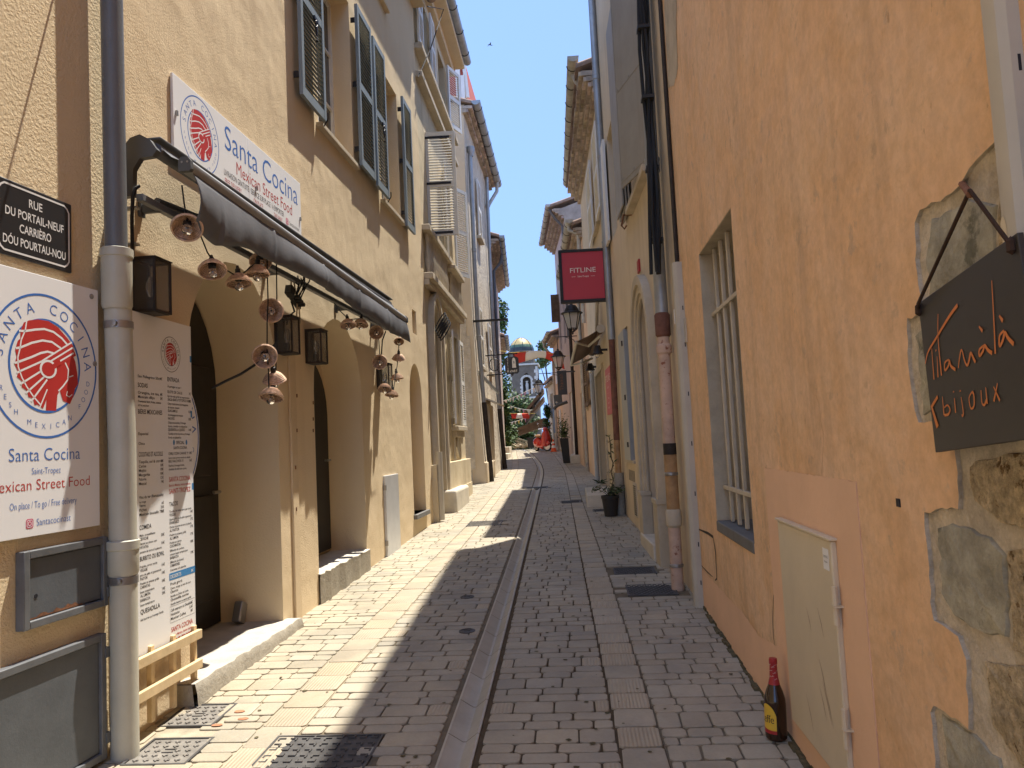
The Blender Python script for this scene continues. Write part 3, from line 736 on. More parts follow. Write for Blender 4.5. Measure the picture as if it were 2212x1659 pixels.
# ------------------------------------------------------------------ round emblem: headdress profile in a ring
def ring(b, F, r0, r1, w, mi, n=56):
    vs = []
    for j in range(n):
        a = 2*math.pi*j/n; vs += [F @ Vector((r0*math.cos(a), r0*math.sin(a), w)), F @ Vector((r1*math.cos(a), r1*math.sin(a), w))]
    b.add(vs, [(2*j, 2*j+1, (2*j+3) % (2*n), (2*j+2) % (2*n)) for j in range(n)], mi)
def arc_text(b, F, s, r, a0, a1, h, w, mi, inner=False):
    n = len(s)
    for i, ch in enumerate(s):
        if ch == ' ': continue
        a = a0+(a1-a0)*i/(n-1); rr = r
        b.text(F, ch, rr*math.cos(a), rr*math.sin(a), h, w, mi, 'c', rot=a-math.pi/2 if not inner else a+math.pi/2)
def emblem(b, F, R, w, blue=0, red=1, white=2, dark=None):
    """R is the outer ring radius; material slots for ring, figure, gaps"""
    ring(b, F, R*.97, R, w, blue); ring(b, F, R*.62, R*.655, w, blue)
    D = R_
    arc_text(b, F, 'SANTA COCINA', R*.74, D(172), D(4), R*.155, w, blue if dark is None else dark)
    t = 'FRESH MEXICAN FOOD'
    for i, ch in enumerate(t):
        a = D(196)+(D(346)-D(196))*i/(len(t)-1)
        if ch != ' ': b.text(F, ch, R*.84*math.cos(a), R*.84*math.sin(a)-.03*R, R*.075, w, blue if dark is None else dark, 'c')
    S = lambda p: [((x-247)/317*R, (632-y)/427*R) for x, y in p]
    b.flat(F, S([(122, 398), (150, 380), (200, 364), (262, 362), (320, 392), (370, 440), (412, 490), (406, 545), (424, 585), (436, 655), (440, 722), (420, 752), (410, 800), (388, 850), (345, 832), (326, 772), (312, 800), (304, 895), (244, 895), (248, 830), (228, 885), (195, 862), (180, 868), (172, 828), (146, 822), (140, 788), (110, 768), (116, 738), (84, 712), (94, 688), (72, 640), (84, 600), (76, 560), (90, 508), (104, 492), (104, 446)]), (), w+.0001, red)
    gw = R*.030; W_ = lambda pts, k=1.0: b.stroke(F, S(pts), gw*k, w+.0003, white)
    W_([(96, 450), (128, 446), (185, 427), (236, 414), (290, 422), (340, 452), (392, 504)])
    W_([(80, 552), (104, 544), (165, 508), (225, 484), (280, 484), (330, 512), (352, 534)])
    W_([(72, 636), (88, 630), (165, 590), (215, 560), (254, 546), (300, 552), (322, 562)])
    W_([(86, 690), (100, 680), (225, 606)], .9); W_([(104, 752), (230, 656)], .9); W_([(132, 802), (240, 692)], .9); W_([(162, 846), (252, 712)], .9); W_([(205, 890), (252, 770)], .7)
    W_([(138, 380), (130, 440), (108, 500), (102, 548), (90, 600), (92, 655), (112, 715), (138, 765), (172, 815), (212, 862)], .7)
    b.stroke(F, S([(240, 640), (412, 508)]), R*.20, w+.0005, red)
    for o_ in (0, 1, 2): b.stroke(F, S([(222+16*o_, 606+20*o_), (402+5*o_, 466+33*o_)]), gw*.8, w+.0007, white)
    ear = lambda r: S([(258+r*math.cos(q*.35), 650+r*1.12*math.sin(q*.35)) for q in range(18)])
    b.flat(F, ear(50), (), w+.0009, white); b.flat(F, ear(38), (), w+.0011, red); b.stroke(F, S([(264, 652), (330, 596)]), gw*2.4, w+.0012, red)
    W_([(356, 590), (380, 640), (376, 700), (345, 745), (318, 775)], .8); b.stroke(F, S([(384, 684), (410, 672)]), gw*.5, w+.0007, white); b.stroke(F, S([(372, 772), (366, 798), (384, 806), (402, 790)]), gw*.5, w+.0007, white)
def insta(b, F, u, v, s, w, mi, white):
    b.flat(F, [(u+s*x, v+s*y) for x, y in ((-.35, -.5), (.35, -.5), (.5, -.35), (.5, .35), (.35, .5), (-.35, .5), (-.5, .35), (-.5, -.35))], (), w, mi)
    G = F @ Matrix.Translation((u, v, 0)); ring(b, G, s*.17, s*.24, w+.0002, white, 16)
    b.stroke(G, [(s*q[0]*.36, s*q[1]*.36) for q in ((-.7, -1), (.7, -1), (1, -.7), (1, .7), (.7, 1), (-.7, 1), (-1, .7), (-1, -.7), (-.7, -1))], s*.07, w+.0002, white)
SIGNM = lambda: [M['sign_blue'], M['sign_red'], M['white_panel'], M['ink'], M['blue_bar'], M['insta']]

# street name plate
TXT_OFF = .012
pl = [L0.px(-24, 378), L0.px(148, 450), L0.px(152, 582), L0.px(-24, 514)]
s1 = L0.px(150, 516)[0]; s0 = s1-.465; z0, z1 = 2.53, 2.875
F = L0.F(s0, z0, .0115); wv, hv = s1-s0, z1-z0
t = thing('street_name_plate', 'black enamel street name plate with white lettering above the restaurant panel', 'street sign', L0.F((s0+s1)/2, z0))
b = MB(); b.box(L0.F(s0, z0, 0), 0, wv, 0, hv, 0, .014); b.build('plate', M['plate_black'], t, bevel=.006)
b = MB()
bd = lambda e, c: [(e+c, e), (wv-e-c, e), (wv-e-c*.4, e+c*.4), (wv-e, e+c), (wv-e, hv-e-c), (wv-e-c*.4, hv-e-c*.4), (wv-e-c, hv-e), (e+c, hv-e), (e+c*.4, hv-e-c*.4), (e, hv-e-c), (e, e+c), (e+c*.4, e+c*.4), (e+c, e)]
b.stroke(F, bd(.022, .03), .009, .0035)
for i, (s_, wd_) in enumerate((('RUE', .08), ('DU PORTAIL-NEUF', .35), ('CARRIÈRO', .19), ('DÓU POURTAU-NOU', .375))): b.text(F, s_, wv/2, hv-.095-.065*i, .040, .0035, 0, 'c', wd_)
b.build('lettering', M['plate_white'], t)

# big restaurant panel left of the pipe
TXT_OFF = -.008
s1 = L0.px(203, 880)[0]; s0 = s1-1.02; z0, z1 = 1.285, 2.475; wv, hv = s1-s0, z1-z0; F = L0.F(s0, z0, .0268)
t = thing('restaurant_signboard', 'white restaurant panel with a big round red and blue emblem, left of the downpipe', 'sign', L0.F((s0+s1)/2, z0))
b = MB(); b.box(L0.F(s0, z0, .012), 0, wv, 0, hv, 0, .016); b.build('panel', M['white_panel'], t, bevel=.002)
b = MB(); eR = .335; cu = L0.px(88, 760)[0]-s0; E_ = F @ Matrix.Translation((cu, hv-.42, 0)); emblem(b, E_, eR, .0019); b.build('emblem', SIGNM(), t); b = MB()
b.text(F, 'Santa Cocina', cu, hv-.855, .06, .002, 0, 'c', .43); b.text(F, 'Saint-Tropez', cu, hv-.915, .030, .002, 0, 'c', .175)
b.text(F, 'Mexican Street Food', cu-.02, hv-1.0+.015, .05, .002, 1, 'c', .60); b.text(F, 'On place / To go / Free delivery', cu-.01, hv-1.07+.005, .032, .002, 0, 'c', .40)
b.text(F, 'Santacocinast', cu-.06, .045, .032, .002, 0, 'l', .21); insta(b, F, cu-.10, .058, .042, .002, 5, 2)
b.build('print', SIGNM(), t)
b = MB()
for u, v in ((wv-.05, hv-.04), (wv-.03, hv-.38)): b.lathe(F @ Matrix.Translation((u, v, 0)), [(.014, -.002), (.013, .006), (0, .010)], 10)
b.build('screw', M['screw'], t, each=True)

# menu board leaning over the wooden frame
s0, s1, z0, z1 = .085, .755, .565, 2.41; TXT_OFF = .010; F = L1.F(s0, z0, .0545); wv, hv = s1-s0, z1-z0
t = thing('menu_board', 'tall white menu board covered in small print beside the near arch', 'menu board', L1.F((s0+s1)/2, z0))
b = MB(); b.box(L1.F(s0, z0, .045), 0, wv, 0, hv, 0, .012); b.build('panel', M['white_panel'], t, bevel=.002)
b = MB(); G = F; w_ = .0032
emblem(b, F @ Matrix.Translation((.435, hv-.20, 0)), .105, w_, 3, 1, 2, 3); b.build('emblem', SIGNM(), t); b = MB()
colA, colB = .10, .395
def lines(u, v, items, wcol, price=True):
    for k_, s_, p_ in items:
        if k_ == 'h': b.text(F, s_, u, v, .025, w_, 3, 'l', min(wcol, .0185*len(s_))); v -= .036
        elif k_ == 's':
            b.text(F, s_, u, v, .0155, w_, 3, 'l', min(wcol, .0115*len(s_)))
            if p_: b.text(F, p_, u+wcol+.005, v, .0155, w_, 3, 'r')
            v -= .0235
        elif k_ == 't': b.text(F, s_, u, v, .0125, w_, 3, 'l', min(wcol*.95, .0078*len(s_))); v -= .021
        else: v -= p_
    return v
v = lines(colB, hv-.36, [('h', 'ENTRADA', ''), ('t', 'À partager ou pas !', ''), ('', '', .012), ('s', 'ELOTE DE CALLE', '7€'), ('t', 'Epi de maïs grillé et mayonnaise', ''), ('s', 'SALSA BAR & TOTOPOS CHIPS', '8€'), ('t', 'Chips mexicaines accompagnées', ''), ('t', 'de sauces maison', ''), ('s', 'GUACAMOLE', '12€'), ('t', 'Accompagné de totopos', ''), ('s', 'NACHOS', '10€'), ('t', 'Chips mexicaines, fromage', ''), ('t', 'fondu, cheddar et jalapeños', ''), ('s', 'QUESADILLA QUESO', '14€'), ('t', 'Tortilla de blé fourrée au fromage', ''), ('t', 'fondu et jalapeños', '')], .255)
v -= .012; b.text(F, 'SPÉCIAL', colB+.13, v, .019, w_, 3, 'c', .09); b.text(F, 'SANTA COCINA', colB+.13, v-.03, .017, w_, 3, 'c', .15)
for dx in (.06, .20): b.flat(F, [(colB+dx+.010*math.cos(a), v+.01+.016*math.sin(a)) for a in [q*.7 for q in range(9)]], (), w_, 4)
v = lines(colB, v-.062, [('s', 'CHILI CON CARNE !!!', '18€'), ('t', 'Servi avec arroz verde et salade', ''), ('s', 'BIG NACHOS !!!', '16€'), ('t', 'Nachos, fromage fondu,', ''), ('t', 'cheddar & chili con carne', '')], .255)
def brandbox(v):
    b.text(F, 'SANTA COCINA', colB+.12, v, .028, w_, 1, 'c', .235); b.text(F, 'Born in Mexico, home made in', colB+.12, v-.028, .014, w_, 1, 'c', .235); b.text(F, 'SAINT-TROPEZ', colB+.12, v-.068, .028, w_, 1, 'c', .235)
brandbox(v-.045)
v = lines(colB, v-.185, [('h', 'TACOS', ''), ('t', 'Tortilla de maïs, servi par trois', ''), ('s', 'VEGGIE', '14€'), ('t', 'Légume grillé, pico de gallo et guacamole', ''), ('s', 'DIABÓLICO', '17€'), ('t', 'Chorizo et pomme de terre à la plancha', ''), ('s', 'AL PASTOR', '17€'), ('t', 'Poulet et ananas grillé', ''), ('s', 'AL LIMÓN', '17€'), ('t', 'Poulet au citron', ''), ('s', 'COCHINITAS', '18€'), ('t', 'Effiloché de cochon,', ''), ('t', 'cuisson basse température', ''), ('s', 'BARBACOA', '19€'), ('t', 'Effiloché de boeuf,', ''), ('s', 'CAMARONES', ''), ('t', 'Crevettes à la plancha', '')], .255)
v -= .018; b.flat(F, [(colB-.01, v-.012), (wv, v-.012), (wv, v+.028), (colB-.01, v+.028)], (), (.0031), 4); b.text(F, 'DESSERTS', colB, v-.002, .020, .0036, 2, 'l', .115); b.text(F, '8€', wv-.045, v-.002, .016, .0036, 2, 'l')
v = lines(colB, v-.040, [('s', 'Fruit givré', ''), ('t', 'Citron, orange ou noix de coco', ''), ('s', 'Churros', ''), ('t', 'Nutella ou Dulce de Leche', ''), ('s', 'Quesadilla sucrée', ''), ('t', 'Nutella banane ou ananas grillé', ''), ('', '', .014), ('s', 'Café expresso ou Décaféiné', '3€'), ('s', 'Noisette', '3,5€'), ('s', 'Mexican Coffee', '8€')], .235)
b.stroke(F, [(colB-.008, v+.008), (wv-.012, v+.008), (wv-.012, v+.098), (colB-.008, v+.098), (colB-.008, v+.008)], .0015, w_, 3)
brandbox(v-.045)
lines(colA, hv-.36, [('s', 'San Pellegrino 50cl', '4€'), ('', '', .03), ('h', 'SODAS', ''), ('s', 'Orangina, ice tea, ...', '4€'), ('s', 'Mexicain «Bly»', '5€'), ('t', 'Framboise litchi, fraise, ananas', ''), ('t', 'et le passion', ''), ('', '', .02), ('h', 'BIÈRES MEXICAINES', ''), ('', '', .08), ('s', 'Especial', ''), ('', '', .03), ('s', 'Chica', ''), ('', '', .04), ('h', 'COCKTAILS ET ALCOOLS', ''), ('s', 'Tequila, sel & citron', '8€'), ('s', 'Cerise', '10€'), ('s', 'Mojito', '10€'), ('s', 'Margarita', '10€'), ('s', 'Paloma', '12€'), ('s', 'Mezcal', '9€'), ('', '', .05), ('s', 'Vins du var (Ramatuelle)', ''), ('t', 'ou rouge', ''), ('s', 'Verre', '6€'), ('s', 'Pichet', '25€'), ('s', 'Mexicain bouteille 75cl', '29€'), ('', '', .05), ('h', 'COMIDA', ''), ('t', 'Maïs, croustillante', ''), ('s', 'CEVICHE', '20€'), ('t', 'Mariné au citron vert', ''), ('s', 'PATATAS', '16€'), ('t', 'pomme de terre à la plancha', ''), ('', '', .02), ('h', 'BURRITO OU BOWL', ''), ('t', 'Frijoles, arroz verde', ''), ('s', 'VEGGIE', '16€'), ('t', 'pico de gallo et guacamole', ''), ('s', 'PASTOR', '18€'), ('t', 'Poulet et ananas grillé', ''), ('s', 'CARNITAS', '18€'), ('t', 'basse température', ''), ('s', 'AL LIMÓN', '19€'), ('s', 'BARBACOA', '20€'), ('t', 'basse température', ''), ('', '', .02), ('h', 'QUESADILLA', ''), ('t', 'blé fourrée au fromage fondu', '')], .235)
for z in (1.62, 1.28, .84): b.flat(F, [(wv-.02, z), (wv-.002, z), (wv-.002, z+.04), (wv-.02, z+.04)], (), w_, 4)
b.build('print', SIGNM(), t)
# wooden frame below it
t = thing('wooden_rack', 'rough pine slat rack standing against the wall under the menu board', 'wooden rack', L1.F(.45, .2))
for (x0, y0, x1, y1) in ((308, 1428, 408, 1385), (308, 1503, 409, 1450)):
    a, c = L1.px(x0, y0, .10), L1.px(x1, y1, .10); b = MB(); zz = (a[1]+c[1])/2; b.box(L1.F(0, 0, .075), .02, .74, zz-.026, zz+.026, 0, .03); b.build('rail', M['raw_pine'], t, bevel=.003)
for s in (.03, .25, .47, .70):
    b = MB(); b.box(L1.F(0, 0, .045), s, s+.032, .20, .60, 0, .03); b.build('upright', M['raw_pine'], t, bevel=.003)

# banner sign above the awning
TXT_OFF = -.008
s0, s1, z0, z1 = .655, 2.77, 3.45, 4.0; F = L1.F(s0, z0, .0208); wv, hv = s1-s0, z1-z0
t = thing('restaurant_banner_sign', 'long white restaurant sign with blue script high above the grey awning', 'sign', L1.F((s0+s1)/2, z0))
b = MB(); b.box(L1.F(s0, z0, .004), 0, wv*.5-.0015, 0, hv, 0, .018); b.box(L1.F(s0, z0, .004), wv*.5+.0015, wv, 0, hv, 0, .018); b.build('panel', M['white_panel'], t, bevel=.002)
b = MB(); emblem(b, F @ Matrix.Translation((.335, hv*.50, 0)), .255, .0016); b.build('emblem', SIGNM(), t); b = MB()
b.text(F, 'Santa Cocina', 1.36, .325, .185, .002, 0, 'c', 1.36); b.text(F, 'Mexican Street Food', 1.38, .195, .10, .002, 1, 'c', 1.05)
b.text(F, 'LIVRAISON GRATUITE / SERVICE SUR PLACE / À EMPORTER', 1.19, .128, .045, .002, 3, 'c', 1.06)
for s_, u in (('FREE DELIVERY', .80), ('ON PLACE', 1.22), ('TAKE AWAY', 1.60)): b.text(F, s_, u, .070, .040, .002, 1, 'c', .17 if s_[0] != 'F' else .26)
b.text(F, 'Santacocinast', 1.84, .095, .034, .002, 3, 'l', .22); insta(b, F, 1.79, .11, .055, .002, 5, 2); b.text(F, 'Santacocina.net', 1.84, .035, .034, .002, 3, 'l', .24); ring(b, F @ Matrix.Translation((1.79, .05, 0)), .019, .022, .002, 3, 18)
b.build('print', SIGNM(), t)
b = MB()
for u, v in ((.03, hv*.55), (wv-.03, hv*.4), (1.18, .2)): b.box(F, u-.008, u+.008, v-.02, v+.012, 0, .014)
b.build('clip', M['screw'], t, each=True)

# round sign on the near door, mostly behind the menu board
q = L1.F(.435, 1.735, .034)
t = thing('round_sign', 'round white restaurant sign behind the menu board, only its right edge showing', 'sign', L1.F(.41, 1.3, .034))
b = MB(); b.lathe(q, [(0, -.012), (.445, -.012), (.445, .0), (0, .0)], 48); b.build('disc', M['tan_trim'] if False else M['white_panel'], t)
b = MB(); ring(b, q, .425, .435, .001, 0); ring(b, q, .28, .295, .001, 0); arc_text(b, q, 'SANTA COCINA', .33, R_(172), R_(6), 0.08, .001, 0)
for i, ch in enumerate('FRESH MEXICAN FOOD'):
    a = R_(196)+R_(150)*i/17
    if ch != ' ': b.text(q, ch, .37*math.cos(a), .37*math.sin(a)-.015, .036, .001, 0, 'c')
b.build('print', SIGNM(), t)

# meter boxes on the near wall
for k, (x0, x1, z0, z1, l) in enumerate(((1.215, 1.755, .885, 1.225, 'dark grey metal meter door set in the wall below the restaurant panel'), (.98, 1.735, .15, .755, 'larger rusty grey metal meter door low on the wall near the paving'))):
    o_ = L0.L-2.0+.16; o_ = L0.px(130, 1260)[0]-1.48; s0, s1 = x0+o_, x1+o_; F = L0.F(s0, z0); wv, hv = s1-s0, z1-z0
    t = thing('meter_box', l, 'meter box', L0.F((s0+s1)/2, z0), 'metal meter doors on the tan wall')
    b = MB(); e = .035
    b.box(F, 0, e, 0, hv, .0, .045); b.box(F, wv-e, wv, 0, hv, .0, .045); b.box(F, e, wv-e, 0, e, .0, .044); b.box(F, e, wv-e, hv-e, hv, .0, .044); b.build('frame', M['meter_edge'], t, bevel=.004)
    b = MB(); b.box(F, e+.004, wv-e-.004, e+.004, hv-e-.004, .0, .028); d_ = b.build('door', M['meter_grey'], t, bevel=.002)
    b = MB(); b.lathe(F @ Matrix.Translation((e+.05, hv*.4, .028)), [(.010, 0), (.010, .002), (0, .002)], 10); b.build('keyhole', M['ink'], d_)
    b = MB()
    for v in (hv*.12, hv*.8): b.box(F, wv-.012, wv+.018, v, v+.05, .02, .052)
    b.build('hinge', M['meter_edge'], t, each=True)
    b = MB(); rr = random.Random(k+3); pl = [(e+.004, e+.004)]+[(e+.004+(wv*.62)*i/14, e+.006+rr.uniform(.004, .022)*(1 if 2 < i < 13 else .3)) for i in range(15)]+[(e+.004+wv*.62, e+.004)]
    b.flat(F, pl, (), .0290); b.build('rust_patch', M['rust'], d_)
# aluminium box
s0, s1, z0, z1 = 5.24, 5.95, .30, 1.27
t = thing('utility_cabinet', 'tall pale aluminium utility cover on the sunlit tan wall', 'utility box', L1.F(5.6, z0)); F = L1.F(s0, z0)
b = MB(); b.box(F, 0, .62, 0, z1-z0, 0, .03); b.build('door', M['alu'], t, bevel=.004)
b = MB()
for v in (.15, .8): b.box(F, -.012, .012, v, v+.06, .0, .038)
b.build('hinge', M['screw'], t, each=True)
# ------------------------------------------------------------------ awning over the arches
F = L1.F()
Wb = .33; A_ = L1.px(390, 352, Wb); B_ = L1.px(874, 694, Wb)
sA, sB = .24, min(B_[0], 5.35); zb = lambda s: 3.225+(3.135-3.225)*(s-sA)/(sB-sA)
t = thing('folding_awning', 'charcoal folding awning, nearly closed, over the two arched doorways', 'awning', L1.F(2.7, 3.1))
def cap_prof(o=0): return [(0, 3.05-o), (.055, 3.05-o), (.06, 3.20), (.10, 3.26), (.175, 3.265), (.20, 3.30), (.16, 3.36), (.10, 3.395), (.045, 3.38), (.0, 3.33)]
b = MB()
for s0, s1 in ((.16, .20), (sB-.02, sB+.02)):
    G = frame(L1.P(s0, 0, 0), L1.n, (0, 0, 1)); G2 = G; pr = cap_prof()
    b.prism(G, pr, 0, -(s1-s0))
b.build('end_cap', M['awning_case'], t, bevel=.004, each=True)
b = MB(); b.box(F, .2, sB-.02, 3.375, 3.39, .115, .20); b.build('case', M['awning_case'], t, bevel=.006)
b = MB(); b.tube([L1.P(.22, 3.325, .155), L1.P(sB-.04, 3.325, .155)], .038, 14); b.build('roller', M['awning_cloth'], t)
b = MB(); b.box(F, .12, sB-.06, 3.005, 3.045, .10, .14); b.build('support_bar', M['pipe_grey'], t, bevel=.004)
b = MB()
for s in (.32, 2.0, 3.7, sB-.3): b.box(F, s-.025, s+.025, 2.98, 3.10, 0, .02); b.box(F, s-.016, s+.016, 3.0, 3.05, .02, .12)
b.build('wall_bracket', M['awning_case'], t, bevel=.004, each=True)
for s0, s1, sm in ((.36, 1.5, 1.0), (sB-.35, sB-1.6, 1.0)):
    b = MB(); b.tube([L1.P(s0, 3.08, .08), L1.P(s0+(s1-s0)*.95, 3.13, .17)], .022, 8); b.tube([L1.P(s0+(s1-s0)*.95, 3.15, .18), L1.P(s0+.06, 3.20, Wb-.03)], .02, 8); b.build('folding_arm', M['awning_case'], t)
b = MB(); n = 24                             # cloth from the roller to the front bar
vs = []
for i in range(n+1):
    s = .24+(sB-.30)*i/n; sag = .012*math.sin(i*1.1)
    vs += [L1.P(s, 3.362, .155), L1.P(s, (3.362+zb(s)+.02)/2-.02+sag, .24), L1.P(s, zb(s)+.025, Wb-.02)]
b.add(vs, [(3*i+j, 3*i+j+1, 3*i+4+j, 3*i+3+j) for i in range(n) for j in (0, 1)]); b.build('canopy', M['awning_cloth'], t)
b = MB(); nb = 16
pts = []
for s in (sA, sB):
    G = frame(L1.P(s, zb(s), Wb), L1.n, (0, 0, 1)); pts.append([G @ Vector(p+(0,)) for p in ((-.03, -.035), (.018, -.035), (.03, -.015), (.03, .015), (.018, .032), (-.012, .036), (-.03, .02))])
k = 7; b.add(pts[0]+pts[1], [(i, (i+1) % k, k+(i+1) % k, k+i) for i in range(k)]+[tuple(reversed(range(k))), tuple(range(k, 2*k))]); b.build('front_bar', M['awning_bar'], t)
for s, sg in ((sA, -1), (sB, 1)):
    c_ = MB(); G = frame(L1.P(s, zb(s), Wb), L1.n, (0, 0, 1)); c_.prism(G, [(-.036, -.04), (.03, -.04), (.038, -.03), (.036, .02), (.018, .042), (-.02, .042), (-.036, .02)], 0, -sg*.025 if False else (.03 if sg < 0 else -.03))
    e_ = c_.build('bar_cap', M['awning_case'], t, bevel=.004)
    if sg < 0:
        c_ = MB()
        for u in (-.014, .018): c_.lathe(G @ Matrix.Translation((u, .012, .03)), [(.006, 0), (.006, .002), (0, .002)], 8)
        c_.build('screw', M['screw'], e_, each=True)
# valance: loose cloth below the bar
b = MB(); nu, nv = 240, 9; vs = []; rr = random.Random(4)
ph = [rr.uniform(0, 6) for _ in range(4)]
for i in range(nu+1):
    q = i/nu; s = sA+.03+(sB+.02-sA-.03)*q
    drop = .225+.02*math.sin(q*9+.6)+.004*math.sin(q*31+1)+(.09*math.exp(-((q-.05)/.06)**2))-(.03*math.exp(-(q/.012)**2))
    for j in range(nv+1):
        v = j/nv; sx = s+(.22*v*v if q > .97 else 0)*(q-.97)/.03+.05*v*math.exp(-(q/.05)**2)*1.2
        w = Wb+.018+.04*math.sin(math.pi*v*.75)*(.7+.3*math.sin(q*17+ph[0]))+.006*v*math.sin(q*46+ph[1]+v*2)+.004*v*math.sin(q*120+ph[2])+sum(.007*math.exp(-((q-qs)/.004)**2) for qs in (.22, .42, .62, .82))-.05*v*v*(1 if q < .06 else .4)
        vs.append(L1.P(sx, zb(s)-.03-drop*v, w))
b.add(vs, [(i*(nv+1)+j, i*(nv+1)+j+1, (i+1)*(nv+1)+j+1, (i+1)*(nv+1)+j) for i in range(nu) for j in range(nv)])
o = b.build('valance', M['awning_cloth'], t, sharp=80); sd = o.modifiers.new('thick', 'SOLIDIFY'); sd.thickness = .004
b = MB(); b.tube([L1.P(*L1.px(x, y, .06), .06) for x, y in ((300, 402), (292, 408), (287, 425), (285, 470), (286, 552))], .010, 8)
b.build('power_cable', M['black_cable'], t)
b = MB()
for y in (450, 528): s, z = L1.px(286, y, .04); b.box(F, s-.02, s+.02, z-.006, z+.006, .0, .073)
b.build('cable_clip', M['beige_paint'], t, each=True)

# ------------------------------------------------------------------ wicker pendant lamps and their cables
CAMP = Vector((0, 0, EYE))
def make_wicker():
    t = thing('wicker_lamp', 'lamp', 'pendant lamp', (0, 0, 0), 'wicker lamps strung under the awning')
    b = MB(); prof = []
    n = 15
    for i in range(n+1):
        a = i/n; r = .020+.058*a**.82; h = .060*(1-a**1.5)
        prof.append((r+(.0055 if i % 2 else -.003), h))
    for i in range(n): b.lathe(I4, prof[i:i+2], 30, i % 2)
    b.lathe(I4, [(.078, .0), (.081, -.003), (.078, -.006), (.074, -.002)], 30)
    o = b.build('shade', [M['wicker'], M['wicker_dark']], t); md_ = o.modifiers.new('thick', 'SOLIDIFY'); md_.thickness = .003
    r = MB()
    for k in range(8):
        a = k*math.pi/4; r.tube([Vector((math.cos(a)*q, math.sin(a)*q, h)) for q, h in ((.02, .050), (.05, .034), (.074, -.002))], .0022, 4)
    r.build('rib', M['wicker'], o)
    b = MB(); b.lathe(I4, [(0, .125), (.009, .125), (.010, .105), (.017, .100), (.018, .060), (.024, .058), (.022, .020), (0, .020)], 12); b.build('socket', M['plastic_black'], t)
    b = MB(); b.lathe(I4, [(.010, .022), (.014, .012), (.026, -.006), (.030, -.022), (.025, -.040), (.012, -.050), (0, -.052)], 14); b.build('bulb', M['bulb_glass'], t)
    return t
LAMPS = [(404, 492, .26, .62, 1.05, 'under the near end of the valance, opening turned to the viewer'), (459, 584, .26, .30, 1.0, 'second along the string from the near end'), (516, 612, .26, .05, 1.0, 'hanging level in the string, third from the near end'), (556, 592, .26, -.1, 1.0, 'sunlit, just left of the two hanging cables'), (563, 565, .20, .5, .95, 'dark, half behind the valance edge'),
  (586, 671, .25, .95, 1.05, 'facing the viewer, highest on the two hanging cables'), (572, 770, .25, .85, 1.05, 'facing the viewer, beside the long slack cable'), (593, 822, .24, -.35, 1.0, 'tipped away, second lowest on the two hanging cables'), (586, 858, .25, .25, 1.05, 'lowest on the two hanging cables'),
  (752, 703, .26, .22, 1.0, 'left of the dark pair below the valance at the far arch'), (779, 702, .26, .15, 1.0, 'right of the dark pair below the valance at the far arch'), (813, 718, .26, .85, 1.0, 'facing the viewer close under the valance at the far arch'), (820, 782, .28, .8, 1.05, 'facing the viewer in front of the farthest lantern'), (861, 775, .28, -.4, 1.0, 'round from behind, at the far end of the awning'), (858, 818, .28, -.15, 1.0, 'tilted, below another at the far end of the awning'), (831, 841, .28, .35, 1.0, 'tipped open, just under the farthest lantern'), (846, 854, .28, .0, 1.0, 'lowest of the far cluster'), (862, 738, .24, .4, .8, 'mostly hidden behind the far corner of the valance')]
proto = make_wicker(); rr = random.Random(9)
for i, (x, y, off, k, sc, lb) in enumerate(LAMPS):
    s, z = L1.px(x, y, off); p = L1.P(s, z, off); tc = (CAMP-p).normalized()
    d = (Vector((0, 0, -1))*(1-abs(k))+tc*k+Vector((rr.uniform(-.15, .15), rr.uniform(-.15, .15), 0))).normalized()
    Mx = Matrix.Translation(p) @ (-d).to_track_quat('Z', 'Y').to_matrix().to_4x4() @ Matrix.Rotation(rr.uniform(0, 3), 4, 'Z') @ Matrix.Scale(sc*(1 if i < 9 else .93), 4)
    if i == 0: o = proto; o.matrix_basis = Mx; ROOTM[o.name] = Mx
    else: o = copy_tree(proto, Mx)
    o['label'] = 'wicker lamp '+lb
def cable(label, pts, off, r=.005, sagn=1, cat='cable', name='lamp_cable', group='lamp cables under the awning'):
    P = [L1.P(*L1.px(x, y, o_), o_) for x, y, o_ in [(q[0], q[1], q[2] if len(q) > 2 else off) for q in pts]]
    b = MB(); b.tube(P, r, 6); tag(b.build(name, M['black_cable']), label, cat, group)
cable('thin black cable from the awning bar to the first two wicker lamps', [(393, 400), (398, 440), (403, 470), (410, 478), (433, 508), (448, 545), (459, 562), (459, 572)], .25)
cable('black lamp string looping between the second and fourth wicker lamps', [(459, 565), (468, 566), (484, 580), (505, 593), (516, 596), (526, 590), (540, 578), (556, 566), (560, 560)], .25)
cable('straight black cable dropping past three wicker lamps to the lowest one', [(577, 560), (578, 610), (579, 650), (577, 700), (577, 760), (580, 800), (581, 842)], .25)
cable('second straight black cable beside the first, ending in a tipped wicker lamp', [(597, 560), (598, 640), (597, 740), (596, 800)], .25)
cable('long slack black cable from the near door jamb to the middle lantern', [(457, 839, -.05), (490, 822, .05), (520, 808, .12), (548, 790, .18), (575, 768, .2), (598, 738, .15)], .1, .009)
cable('thin cable from the valance to the dark lamp pair at the far arch', [(722, 655), (735, 672), (752, 688), (757, 690), (779, 688)], .25)
cable('cable pair end hanging at the far awning corner with three wicker lamps', [(862, 735), (861, 760), (858, 790), (853, 820), (850, 845)], .28)
cable('cable from the awning to the farthest lantern and lamp', [(818, 730), (820, 765), (819, 774)], .27)
cable('black cable curving down to the farthest wall lantern', [(833, 716, .2), (826, 735, .12), (823, 782, .06)], .2, .008)

